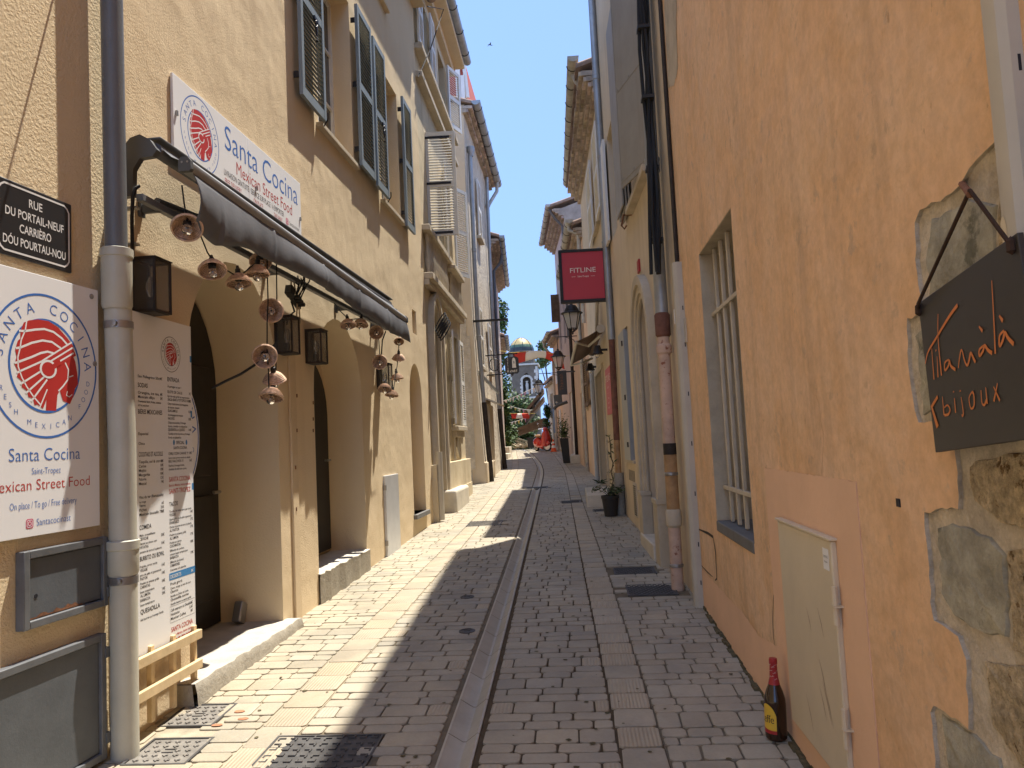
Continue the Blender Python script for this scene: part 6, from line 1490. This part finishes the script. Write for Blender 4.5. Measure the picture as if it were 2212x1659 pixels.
# rubble house with a battered end wall
h3 = thing('rubble_house', 'rough rubble stone house leaning out at its foot, with grey gutter', 'house', (-2.3, 20, .6))
b = MB(); FL = [(-.02, 9.95), (-.06, 8.0), (-.05, 4.6), (.02, 2.6), (.14, .2), (.16, -.3)]
n = 10; Yn = [L3.a.y+(L3.b.y-L3.a.y)*i/n for i in range(n+1)]; rr = random.Random(21)
vs = [L3.P(L3.L*i/n, z, w+rr.uniform(-.012, .012)) for i in range(n+1) for w, z in FL]; k = len(FL)
b.add(vs, [(i*k+j, (i+1)*k+j, (i+1)*k+j+1, i*k+j+1)[::-1] for i in range(n) for j in range(k-1)])
b.build('wall', M['rubble'], h3)
b = MB(); prof = [(w, z) for w, z in FL]; vs = []
for w, z in prof: vs += [L3.P(0, z, w), L3.P(0, z, -4)]
b.add(vs+[L3.P(0, 11.2, -4)], [(2*j, 2*j+1, 2*j+3, 2*j+2) for j in range(k-1)]+[(1, 0, 2*k)]); b.build('end_wall', M['cream_plaster'], h3)
b = MB(); b.box(L3.F(), .0, .02, 9.95, 9.96, -4, 0); b.box(L3.F(), .05, L3.L, -.5, 9.9, -4, -.3); b.build('core', M['cream_plaster'], h3)
b = MB(); b.box(L3.F(), .03, 2.0, -.3, 1.15, -.1, .16); b.build('plinth', M['cream_plaster'], h3, bevel=.03)
b = MB(); b.box(L3.F(), -.012, .0, -.3, 4.7, -1.2, -.2); b.box(L3.F(), -.014, .0, 1.0, 4.2, -.8, -.12); b.build('bare_patch', M['rubble'], h3)
for (s0, s1, z0, z1) in ((1.0, 1.7, 3.55, 5.1), (3.2, 3.9, 3.6, 5.0), (2.0, 2.7, 7.2, 8.8)):
    shutter(h3, L3.F(s0, z0, .0), s1-s0, z1-z0, 'shutter_white', hinge=False)
    b = MB(); b.box(L3.F(), s0-.06, s1+.06, z0-.08, z0, -.1, .08); b.build('sill', M['stone_trim'], h3, bevel=.008)
b = MB(); b.box(L3.F(), 1.7, 2.7, .3, 2.6, .02, .10); b.build('door', M['stone_trim'], h3)
b = MB(); q = L3.F(1.4, 2.75, .0) @ Matrix.Rotation(R_(25), 4, 'X'); b.box(q, 0, 1.6, 0, .04, 0, .42); b.build('door_canopy', M['pale_stone'], h3)
b = MB(); b.tube([L3.P(.5, 3.35, .0), L3.P(2.6, 2.95, .28)], .04, 6); b.build('canopy_bar', M['pipe_grey'], h3)
genoise(h3, L3, -.1, L3.L, 9.72, 2, .10, .09); tiles_roof(h3, L3, -.1, L3.L+.05, 9.9, .28, 4)
half_gutter(h3, (L3.P(-.15, 9.98, .30), L3.P(L3.L+.1, 9.94, .30)), .11, 'zinc', .75)
def L3w(z):
    for (w0, z0), (w1, z1) in zip(FL, FL[1:]):
        if z1 <= z <= z0: return w0+(w1-w0)*(z0-z)/(z0-z1)
    return FL[0][0]
for s, zt, lb in ((.42, 8.9, 'grey downpipe with a hopper head at the near end of the rubble house'), (4.6, 9.7, 'grey downpipe at the far end of the rubble house, black at its foot')):
    P = [L3.P(s, z, L3w(z)+.08) for z in (zt, 6, 4.6, 3.5, 2.6)]
    def foot(t, s=s):
        b = MB(); b.tube([L3.P(s, z, L3w(z)+.085) for z in (2.6, 1.6, .6)], .064, 12); b.build('pipe', M['black_rust'], t)
        if s < 1:
            b = MB(); b.lathe(Matrix.Translation(L3.P(s, 8.8, .06)), [(.055, 0), (.06, .05), (.10, .14), (.10, .24), (.08, .24)], 12); b.build('hopper', M['zinc'], t)
        else:
            b = MB(); b.tube([L3.P(s+.9, 9.85, .30), L3.P(s+.9, 9.55, .28), L3.P(s+.6, 9.15, .1), L3.P(s+.35, 8.95, .05), L3.P(s, 8.8, .06)], .055, 10); b.build('swan_neck', M['old_zinc'], t)
    downpipe(lb, P, .052, 'zinc', collars=((6.4, .1), (4.2, .1)), extra=foot)
b = MB(); z_ = atY(1018, 695, 18.45).z; b.box(T(-2.45, 18.45, z_), 0, .96, -.03, .03, -.02, .03); tag(b.build('sign_bar', M['iron']), 'bare black iron bar sticking out from the rubble house', 'iron bar')
hR = thing('red_roof_room', 'small red rooftop room with white edge boards above the rubble house', 'rooftop room', (-3.2, 19.5, 9.9))
p0_, p1_ = atY(990, 135, 19.5), atY(1011, 213, 19.5)
b = MB(); A_ = lambda x, z, y: Vector((x, y, z)); b.add([A_(-4.5, 9.9, 19.5), A_(p1_.x-.02, 9.9, 19.5), A_(p1_.x-.02, p1_.z, 19.5), A_(p0_.x+.1, p0_.z+.3, 19.5), A_(-4.5, p0_.z+.9, 19.5), A_(-4.5, 9.9, 23), A_(p1_.x-.02, 9.9, 23), A_(p1_.x-.02, p1_.z, 23), A_(p0_.x+.1, p0_.z+.3, 23), A_(-4.5, p0_.z+.9, 23)], [(0, 1, 2, 3, 4), (1, 6, 7, 2), (2, 7, 8, 3), (3, 8, 9, 4), (5, 9, 8, 7, 6)]); b.build('wall', M['red_wall'], hR)
b = MB(); b.tube([A_(p1_.x, p1_.z, 19.45), A_(p0_.x+.12, p0_.z+.32, 19.45)], .05, 4); b.box(T(p0_.x-.02, 19.45, p1_.z-.4), -.06, .06, -.05, .05, 0, 1.3); b.box(T(p0_.x+.10, 19.45, p1_.z-.4), -.05, .05, -.05, .05, 0, 1.0); b.build('edge_board', M['shutter_white'], hR, each=True)

def left_house(nm, label, W, ztop, holes, ma, over=.3, courses=2, gma='zinc', pitch=.32):
    h = thing(nm, label, 'house', W.P(0, g(W.a.y)))
    facade(h, W, rect(0, W.L, -1, ztop), holes, ma, 4); genoise(h, W, 0, W.L, ztop-.05, courses, over/courses*.9, .085); tiles_roof(h, W, -.03, W.L+.03, ztop+.085*courses-.03, over, 4, pitch)
    half_gutter(h, (W.P(-.05, ztop+.085*courses+.02, over+.06), W.P(W.L+.05, ztop+.085*courses+.02, over+.06)), .09, gma, .8)
    return h
h4 = left_house('pink_house', 'tall dusty pink house beyond the rubble house', L4, 7.95, [(rect(1.0, 1.8, 4.6, 6.2), .2, 1), (rect(4, 4.8, 4.6, 6.2), .2, 1), (rect(2.5, 3.4, .8, 2.9), .2, 1), (rect(5.4, 6.2, .9, 2.8), .2, 1)], 'pinkish', courses=3, over=.36)
shutter(h4, L4.F(1.84, 4.6, .03), .4, 1.6, 'shutter_white', hinge=False); shutter(h4, L4.F(3.6, 4.6, .03), .4, 1.6, 'shutter_white', hinge=False)
b = MB(); b.box(L4.F(), 3.42, 3.9, .8, 2.8, .02, .06); b.build('shutter', M['shutter_white'], h4)
P = [L4.P(1.9, 8.1, .36), L4.P(1.9, 7.8, .3), L4.P(1.8, 7.5, .06), L4.P(1.8, 4.2, .06), L4.P(1.8, 1.0, .08)]; downpipe('slim dark downpipe on the pink house', P, .05, 'pipe_grey')
h5 = left_house('far_left_house', 'last house on the left, hidden behind the climbing greenery', L5, 5.9, [(rect(1, 1.8, 2.4, 3.8), .2, 1)], 'peach', courses=2)
block('stone_step', 'nearer pale stone step on the left by the greenery', -2.95, -2.50, 27.9, 29.2, .17); block('stone_step', 'farther pale stone step on the left by the greenery', -3.0, -2.72, 31.2, 32.4, .28)

# craft shop sign on the left
Yq = 20.8; a, c_ = atY(1090, 772, Yq), atY(1122, 807, Yq); G = frame((a.x, Yq, c_.z), (1, 0, .02), (0, 0, 1)); wv, hv = c_.x-a.x, a.z-c_.z
t = thing('craft_shop_sign', 'dark iron shop sign with a pale tower picture and cream capital letters', 'sign', G)
b = MB(); r = .05; pl = [(r, 0), (wv-r, 0), (wv, r), (wv, hv-r), (wv-r, hv), (r, hv), (0, hv-r), (0, r)]; b.prism(G, pl, -.03, 0); b.prism(G, [(wv*.45, -.05), (wv*.55, -.05), (wv*.6, .01), (wv*.4, .01)], -.03, 0); b.build('board', M['jewel_black'], t)
b = MB(); tw = [(.52, .35), (.80, .35), (.78, .80), (.74, .90), (.66, .95), (.58, .90), (.54, .80)]; b.flat(G, [(x*wv, y*hv) for x, y in tw], (), .003)
TXT_OFF = .02
for i, ch in enumerate('ATELIE'): b.text(G, ch, wv*.22, hv*(.86-.118*i), hv*.078, .003, 0, 'c')
b.text(G, "R d'ART", wv*.52, hv*.10, hv*.125, .003, 0, 'c', wv*.72); b.build('lettering', M['label_cream'], t)
b = MB(); b.flat(G, [(x*wv, y*hv) for x, y in ((.64, .60), (.69, .60), (.69, .74), (.64, .74))], (), .0045); b.build('tower_window', M['ink'], t)
b = MB(); L_ = (a.x+2.35); b.box(G, -L_, wv*.95, hv+.07, hv+.10, -.03, 0); b.box(G, .1, .13, hv, hv+.08, -.03, 0); b.box(G, wv-.13, wv-.10, hv, hv+.08, -.03, 0)
b.tube([G @ Vector((-L_*.55+.14*math.cos(q*.45), hv*.62+.17*math.sin(q*.45), -.015)) for q in range(15)], .012, 5); b.tube([G @ Vector((-L_*.25+.09*math.cos(q*.45), hv*.4+.12*math.sin(q*.45), -.015)) for q in range(15)], .010, 5)
b.box(G, -L_, -.02, .0, .03, -.03, 0); b.build('bracket', M['iron'], t)

# ------------------------------------------------------------------ foliage
def foliage(name, lumps, n, size, mats, parent, seed):
    b = MB(); rr = random.Random(seed)
    for (c, r) in lumps:
        k = int(n*r[0]*r[2]/sum(l[1][0]*l[1][2] for l in lumps))
        for _ in range(k):
            d = Vector((rr.gauss(0, 1), rr.gauss(0, 1), rr.gauss(0, 1))).normalized()*(rr.random()**.38); p = Vector((c[0]+d.x*r[0], c[1]+d.y*r[1], c[2]+d.z*r[2]))
            x = Vector((rr.uniform(-1, 1), rr.uniform(-1, 1), rr.uniform(-1, .6))).normalized(); y = x.cross(Vector((rr.uniform(-1, 1), rr.uniform(-1, 1), 1))).normalized(); L, w = size*rr.uniform(.6, 1.5), size*rr.uniform(.3, .6)
            b.add([p, p+x*L*.5+y*w, p+x*L, p+x*L*.5-y*w], [(0, 1, 2, 3)], rr.randrange(len(mats)))
    return b.build(name, [M[q] for q in mats], parent, smooth=False)
def tree(label, base, trunk_h, lumps, n, size, mats, seed, r=.2):
    t = thing('tree', label, 'tree', base, 'trees at the end of the street'); b = MB(); B = Vector(base)
    b.tube([B, B+Vector((.1, 0, trunk_h*.5)), B+Vector((0, .1, trunk_h))], [r, r*.8, r*.55], 8); rr = random.Random(seed)
    for c, q in lumps: b.tube([B+Vector((0, .05, trunk_h*.7)), (B+Vector((0, 0, trunk_h))+Vector(c))/2, Vector(c)], [r*.5, r*.35, r*.1], 6)
    b.build('trunk', M['bark'], t); foliage('crown', lumps, n, size, mats, t, seed)
def lump(x, y, Y, rx, rz, ry=None): p = atY(x, y, Y); return ((p.x, p.y, p.z), (rx, ry or rx, rz))
D_, N_, O_ = 'leaf_dark', 'leaf_mid', 'leaf_olive'
tree('dark green tree rising behind the left houses beside the tower', (-5.9, 58, -.6), 4.5, [lump(1076, 670, 58, .75, 1.0), lump(1080, 700, 58, .6, .9), lump(1078, 760, 58, .7, 1.4), lump(1084, 830, 58, .7, 1.2)], 2200, .22, (D_, N_), 31)
tree('sunlit green tree right of the tower, above the cottage roof', (-3.0, 95, -.6), 8, [lump(1172, 748, 95, .6, .8), lump(1177, 772, 95, .8, 1.0), lump(1166, 785, 95, .6, .7)], 900, .32, (N_, O_), 32)
tree('bushy tree below the tower at the street end', (-4.2, 46, -.4), 2.0, [lump(1128, 880, 46, .9, .8), lump(1112, 900, 46, .9, .9), lump(1140, 915, 46, .8, .8), lump(1120, 930, 46, 1.0, .7), lump(1105, 870, 46, .7, .8)], 3600, .16, (D_, N_, O_), 33)
def shrub(nm, label, base, lumps, n, size, mats, seed, cat='shrub'):
    t = thing(nm, label, cat, base); b = MB(); B = Vector(base)
    for c, q in lumps: b.tube([B, (B+Vector(c))/2+Vector((.05, 0, 0)), Vector(c)], [.05, .035, .015], 6)
    b.build('stem', M['bark'], t); foliage('foliage', lumps, n, size, mats, t, seed)
z5 = g(34)
shrub('climbing_plant', 'dense climbing plant covering the wall at the left end of the street', (-3.1, 33.5, z5-.1), [lump(1091, 880, 34, .22, .45, .5), lump(1090, 920, 34, .30, .5, .6), lump(1095, 950, 33.5, .32, .42, .5), lump(1089, 850, 34, .16, .35, .4), lump(1104, 935, 35, .3, .4, .5)], 3600, .11, (D_, N_), 34, 'climbing plant')
shrub('climbing_plant', 'climbing plant on the white cottage at the right end of the street', (-1.35, 34.6, g(34.6)-.1), [lump(1182, 890, 35, .12, .4, .3), lump(1181, 920, 35, .13, .35, .3), lump(1184, 945, 34.5, .15, .28, .3)], 1000, .12, (D_, N_), 35, 'climbing plant')
shrub('low_hedge', 'low dark hedge across the far end of the street', (-3.0, 43, -.2), [lump(1100, 955, 42, .8, .35), lump(1120, 958, 42, .8, .32), lump(1142, 952, 42, .6, .4), lump(1130, 930, 42, .6, .5)], 2600, .16, (D_, D_, N_), 36, 'hedge')
b = MB(); rr = random.Random(3); c_ = atY(1125, 962, 40)
for k in range(240): x, y = rr.uniform(-1.0, .75), rr.uniform(-.3, .3); s = rr.uniform(.03, .07); b.box(T(c_.x+x, c_.y+y, c_.z+rr.uniform(-.12, .10), rr.uniform(0, 3), rr.uniform(-1, 1)), -s, s, -s*.6, s*.6, -s*.5, s*.5)
o = b.build('dry_leaf_litter', M['porous_stone'], smooth=False); o['kind'] = 'stuff'; tag(o, 'pale dry leaves and rubble under the hedge at the street end', 'leaf litter')
w_ = MB(); c_ = atY(1128, 966, 42); w_.box(T(c_.x, 43.2, -.6), -3, 2.2, 0, .3, 0, c_.z+.6); tag(w_.build('low_wall', M['grey_render']), 'low dark garden wall behind the hedge', 'garden wall')

# ------------------------------------------------------------------ church tower
YT = 75; pc = atY(1127, 790, YT); tw_l, tw_r = atY(1098, 800, YT).x, atY(1161, 800, YT).x
t = thing('church_tower', 'brown stone church tower with a glazed gold and green tiled dome', 'church tower', (pc.x-.1, YT, -1))
zc = atY(1150, 788, YT).z; zb_ = atY(1150, 858, YT).z; half = (tw_r-tw_l)/2; xc = (tw_l+tw_r)/2+.0
b = MB(); F = T(xc, YT, 0)
niche = arch(-.38+.32, .38+.32, zb_+.35, atY(1136, 822, YT).z, atY(1136, 806, YT).z, 10); Ff = frame((xc, YT, 0), (1, 0, 0), (0, 0, 1))
b.flat(Ff, rect(-half, half, -1.5, zc), [niche], 0); b.side(Ff, niche, -.8, 0, 0, True); b.flat(Ff, niche, (), -.8); b.side(Ff, rect(-half, half, -1.5, zc), -2*half, 0); b.flat(Ff, rect(-half, half, -1.5, zc), (), -2*half, 0, True); b.build('wall', M['tower_stone'], t)
b = MB(); b.box(F, -half-.12, half+.12, -.12, 2*half+.1, zc, zc+.16); b.box(F, -half-.10, half+.10, -.10, 2*half+.1, zb_-.1, zb_+.05); b.build('cornice', M['quoin'], t, each=True)
b = MB()
for i in range(9):
    z = zb_+.2+(zc-zb_-.35)*i/9; e = .34 if i % 2 else .20
    for sx in (-1, 1): x0, x1 = sorted((sx*(half-e), sx*(half+.02))); b.box(Ff, x0, x1, z, z+(zc-zb_)/10.5, -.05, .04)
n0 = len(niche); k_ = 0
for i in range(11):
    a0_, a1_ = math.pi*i/11, math.pi*(i+.86)/11; zs = atY(1136, 822, YT).z; q = [(.32+r*math.cos(a), zs+(r*(.9))*math.sin(a)) for r, aa in ((.40, (a0_, a1_)), (.62, (a1_, a0_))) for a in aa]; b.prism(Ff, q, -.05, .03)
for i in range(7):
    z = zb_+.35+(zs-zb_-.35)*i/7; e = .26 if i % 2 else .16
    b.box(Ff, .32-.40-e, .32-.40, z, z+.2, -.05, .03); b.box(Ff, .32+.40, .32+.40+e, z, z+.2, -.05, .03)
b.build('quoin', M['quoin'], t)
b = MB(); G = T(xc+.32, YT+.35, zb_+.35); b.lathe(G, [(.20, 0), (.22, .1), (.14, .5), (.18, .9), (.10, 1.15), (.16, 1.2), (.15, 1.3), (0, 1.3)], 8); b.build('niche_statue', M['quoin'], t)
dz = atY(1125, 757, YT).z; dt = atY(1125, 725, YT).z; dr = (atY(1152, 757, YT).x-atY(1097, 757, YT).x)/2; dx = (atY(1152, 757, YT).x+atY(1097, 757, YT).x)/2
G = T(dx, YT+half, 0); b = MB(); b.lathe(G, [(dr*1.04, zc+.1), (dr*1.04, dz-.12), (dr*1.12, dz-.10), (dr*1.10, dz), (dr, dz+.02)], 16); b.build('drum', M['tower_stone'], t)
H_ = dt-dz
def dome(z0, z1, ma):
    b = MB(); n = 8; pr = []
    for i in range(n+1): q = z0+(z1-z0)*i/n; pr.append((max(.02, dr*max(0, 1-q*q)**.62), dz+H_*q))
    b.lathe(G, pr, 24); b.build('dome_tiles', M[ma], t)
dome(0, .27, 'dome_dark'); dome(.27, .46, 'dome_green'); dome(.46, .995, 'dome_gold')
b = MB()
for k in range(8):
    a = math.pi*2*k/8+.2; P = [Vector((dx+math.cos(a)*r*1.01, YT+half+math.sin(a)*r*1.01, z)) for r, z in [(max(.02, dr*(1-q*q)**.62), dz+H_*q) for q in (0, .2, .4, .6, .8, .92, .985)]]; b.tube(P, .03, 5)
b.build('dome_rib', M['dome_dark'], t, each=True)
b = MB(); q = atY(1151, 783, YT); b.lathe(Matrix.Translation((q.x, YT, zc+.16)), [(.12, 0), (.12, .2), (.05, .25), (.12, .4), (.03, .55), (0, .62)], 8); b.build('finial', M['tower_stone'], t)

# ------------------------------------------------------------------ banners, bunting, scooter, cone, timber
def banner(label, pts, drop, cols, folds, sagk=.0, twist=0):
    t = thing('banner', label, 'banner', pts[0], 'red and white banners over the street'); a, c_ = Vector(pts[0]), Vector(pts[1]); n = 48
    vs = []; 
    for i in range(n+1):
        q = i/n; p = a+(c_-a)*q; p.z += sagk*math.sin(math.pi*q)
        for j in range(5):
            v = j/4; d = drop*(1+twist*math.sin(q*math.pi*2+.6)*.5+ (twist*.6 if q < .12 or q > .9 else 0)); vs.append(p+Vector((.04*math.sin(q*folds+v*2), .10*math.sin(q*folds*.7+v), -d*v)))
    edges = [0]+[int(n*c[1]) for c in cols]
    for m_, (col, e) in enumerate(cols):
        b = MB(); i0, i1 = edges[m_], edges[m_+1]; b.add(vs[i0*5:(i1+1)*5], [(i*5+j, i*5+j+1, (i+1)*5+j+1, (i+1)*5+j) for i in range(i1-i0) for j in range(4)])
        o = b.build('cloth_panel', M[col], t, sharp=80); sd = o.modifiers.new('thick', 'SOLIDIFY'); sd.thickness = .006
    b = MB(); b.tube([a+(a-c_).normalized()*.9+Vector((0, 0, .05)), a, a+(c_-a)*.5+Vector((0, 0, sagk)), c_, c_+(c_-a).normalized()*.3], .006, 5); b.build('cord', M['bunting_yellow'], t)
banner('large red, white and red banner strung above the street in front of the dome', (atY(1107, 762, 25), atY(1217, 768, 22.5)), .28, (('flag_red', .30), ('flag_white', .68), ('flag_red', 1)), 11, .10, .5)
banner('small red, white and red banner hanging low under the tower', (atY(1103, 893, 36), atY(1142, 893, 36)), .24, (('flag_red', .33), ('flag_white', .68), ('flag_red', 1)), 7, 0, 0)
def bunting(label, pix, Yd, seed):
    P = [atY(x, y, Yd) for x, y in pix]; t = thing('bunting', label, 'bunting', P[0], 'lines of small pennants'); b = MB(); b.tube(P, .008, 5); b.build('cord', M['shutter_white'], t); rr = random.Random(seed)
    for m_ in range(len(P)-1):
        a, c_ = P[m_], P[m_+1]; k = max(1, int((c_-a).length/.16))
        for i in range(k):
            p = a+(c_-a)*(i+.2)/k; q = a+(c_-a)*(i+.8)/k; d = rr.uniform(.12, .26); b = MB(); mid = (p+q)/2+Vector((rr.uniform(-.04, .04), rr.uniform(-.05, .05), -d)); b.add([p, q, mid, p+Vector((0, .006, 0)), q+Vector((0, .006, 0)), mid+Vector((0, .006, 0))], [(0, 2, 1), (3, 4, 5), (0, 1, 4, 3), (1, 2, 5, 4), (2, 0, 3, 5)]); b.build('pennant', M[rr.choice(('bunting_pink', 'bunting_yellow', 'flag_white', 'flag_white'))], t, smooth=False)
bunting('pennant line rising to the right in front of the tower', ((1086, 866), (1098, 863), (1113, 857), (1130, 849), (1148, 840), (1168, 835)), 33, 1)
bunting('pennant line sagging below the first, above the low banner', ((1088, 870), (1100, 876), (1118, 882), (1135, 885), (1150, 886)), 35, 2)
bunting('pennant line just below the small low banner', ((1096, 914), (1110, 911), (1124, 907), (1138, 901)), 37, 3)
bunting('lowest short pennant line against the dark trees', ((1098, 921), (1108, 923), (1118, 924)), 38, 4)
# brown slanting timber awning frames
def plank(b, a, c_, w, th): 
    d = (c_-a); b.add([a, a+Vector((0, 0, -th)), c_+Vector((0, 0, -th)), c_, a+Vector((0, w, 0)), a+Vector((0, w, -th)), c_+Vector((0, w, -th)), c_+Vector((0, w, 0))], [(0, 1, 2, 3), (7, 6, 5, 4), (0, 3, 7, 4), (1, 5, 6, 2), (0, 4, 5, 1), (3, 2, 6, 7)])
for lb, segs, Yd in (('upper brown timber awning frame slanting down from the right at the street end', (((1173, 838), (1126, 896)), ((1174, 856), (1134, 906)), ((1152, 868), (1150, 884)), ((1138, 886), (1136, 902))), 37.5), ('lower brown timber awning frame slanting across the street end', (((1176, 902), (1114, 926)), ((1174, 912), (1118, 932)), ((1150, 914), (1150, 924))), 37.0), ('grey timber rails lying low at the street end', (((1103, 940), (1140, 953)), ((1101, 946), (1138, 958))), 36.5)):
    t = thing('timber_frame', lb, 'timber frame', atY(1150, 930, Yd)); 
    for (p, q) in segs: b = MB(); plank(b, atY(*p, Yd), atY(*q, Yd), 1.6 if 'timber awning' in lb else .2, .20 if 'timber awning' in lb else .10); b.build('beam', M['old_wood'] if 'grey' not in lb else M['grey_stone'], t)
b = MB(); c_ = atY(1160, 966, 34.6); b.box(T(c_.x, 34.6, c_.z-.02), -.42, .30, 0, .4, 0, .42); b.box(T(c_.x, 34.6, c_.z+.40), -.46, .34, -.03, .43, 0, .05); tag(b.build('dark_crate', M['jewel_black']), 'dark crate behind the red scooter', 'crate')
# scooter seen from the front at three quarters
Ys = 32.6; p = atY(1171, 969.5, Ys); F = T(p.x, Ys, g(Ys)) @ Matrix.Rotation(R_(-62), 4, 'Z') @ Matrix.Scale(.90, 4)
t = thing('motor_scooter', 'red motor scooter with a white-walled front wheel parked at the street end', 'scooter', F)
def el(b, c, r, n=14, m_=9, mi=0):
    b.lathe(F @ Matrix.Translation(c) @ Matrix.Diagonal((r[0], r[1], r[2], 1)), [(math.sin(math.pi*i/m_)+1e-4, -math.cos(math.pi*i/m_)) for i in range(m_+1)], n, mi)
b = MB(); el(b, (-.42, 0, .42), (.38, .19, .24)); b.tube([F @ Vector(q) for q in ((-.2, 0, .30), (.15, 0, .24), (.40, 0, .30))], [.15, .15, .13], 12); b.tube([F @ Vector(q) for q in ((.42, 0, .25), (.50, 0, .60), (.46, 0, .92))], [.20, .21, .13], 12); b.build('body', M['scooter_red'], t)
b = MB(); el(b, (.44, 0, 1.0), (.12, .12, .11)); el(b, (.62, 0, .36), (.20, .09, .12)); b.build('front_shield', M['scooter_red'], t)
b = MB(); el(b, (-.30, 0, .72), (.36, .14, .075)); b.build('seat', M['seat_tan'], t)
for x in (-.55, .60):
    b = MB(); G = F @ Matrix.Translation((x, 0, .22)) @ Matrix.Rotation(R_(38) if x > 0 else 0, 4, 'Z') @ Matrix.Rotation(R_(90), 4, 'X'); b.lathe(G, [(.13, -.05), (.20, -.05), (.22, -.03), (.22, .03), (.20, .05), (.13, .05)], 22); wl = b.build('wheel', M['tyre'], t)
    b = MB(); ring(b, G, .125, .165, .054, 0, 22); ring(b, G @ Matrix.Rotation(math.pi, 4, 'X'), .125, .165, .054, 0, 22); b.build('white_wall', M['flag_white'], wl); b = MB(); b.lathe(G, [(0, -.04), (.13, -.045), (.13, .045), (0, .04)], 18); b.build('rim', M['chrome'], wl)
b = MB(); b.tube([F @ Vector(q) for q in ((.40, -.34, 1.02), (.46, 0, 1.04), (.40, .34, 1.02))], .018, 6); b.build('handlebar', M['chrome'], t)
b = MB(); 
for y in (-.3, .3): b.tube([F @ Vector((.44, y, 1.04)), F @ Vector((.42, y*1.1, 1.22))], .008, 5); el(b, (.42, y*1.12, 1.26), (.02, .06, .05), 8, 6)
b.build('mirror', M['chrome'], t, each=True)
b = MB(); b.tube([F @ Vector(q) for q in ((.30, -.1, .9), (.33, -.12, 1.25), (.35, .1, 1.25), (.34, .1, .95))], .012, 5); el(b, (.36, 0, 1.12), (.02, .14, .16), 10, 6); b.build('windscreen', M['pane_glass'], t)
# traffic cone
pc_ = atY(1196, 971, 31.5); F = Matrix.Translation((pc_.x, 31.5, g(31.5))); t = thing('traffic_cone', 'orange traffic cone with white bands beside the red scooter', 'traffic cone', F)
b = MB(); b.box(F, -.14, .14, -.14, .14, 0, .03); b.build('base', M['cone_orange'], t)
for z0, z1, ma in ((.03, .16, 'cone_orange'), (.16, .26, 'flag_white'), (.26, .34, 'cone_orange'), (.34, .41, 'flag_white'), (.41, .50, 'cone_orange')):
    b = MB(); R1 = lambda z: .115-.17*z; b.lathe(F, [(R1(z0), z0), (R1(z1), z1)]+([(0, z1)] if z1 > .49 else []), 16); b.build('cone_band', M[ma], t)
# bird in the sky
pb_ = atY(1058, 97, 60); F = T(pb_.x, 60, pb_.z, .5); b = MB()
b.tube([F @ Vector(q) for q in ((-.16, 0, 0), (0, 0, .01), (.16, 0, 0), (.26, 0, 0))], [.015, .045, .03, .008], 6)
for s in (-1, 1): b.add([F @ Vector(q) for q in ((-.05, 0, .02), (.09, 0, .02), (.02, s*.2, .09), (-.06, s*.42, .03), (-.05, s*.2, .07))], [(0, 1, 2, 4), (4, 2, 3)])
tag(b.build('bird', M['iron']), 'tiny dark bird flying in the blue sky', 'bird')
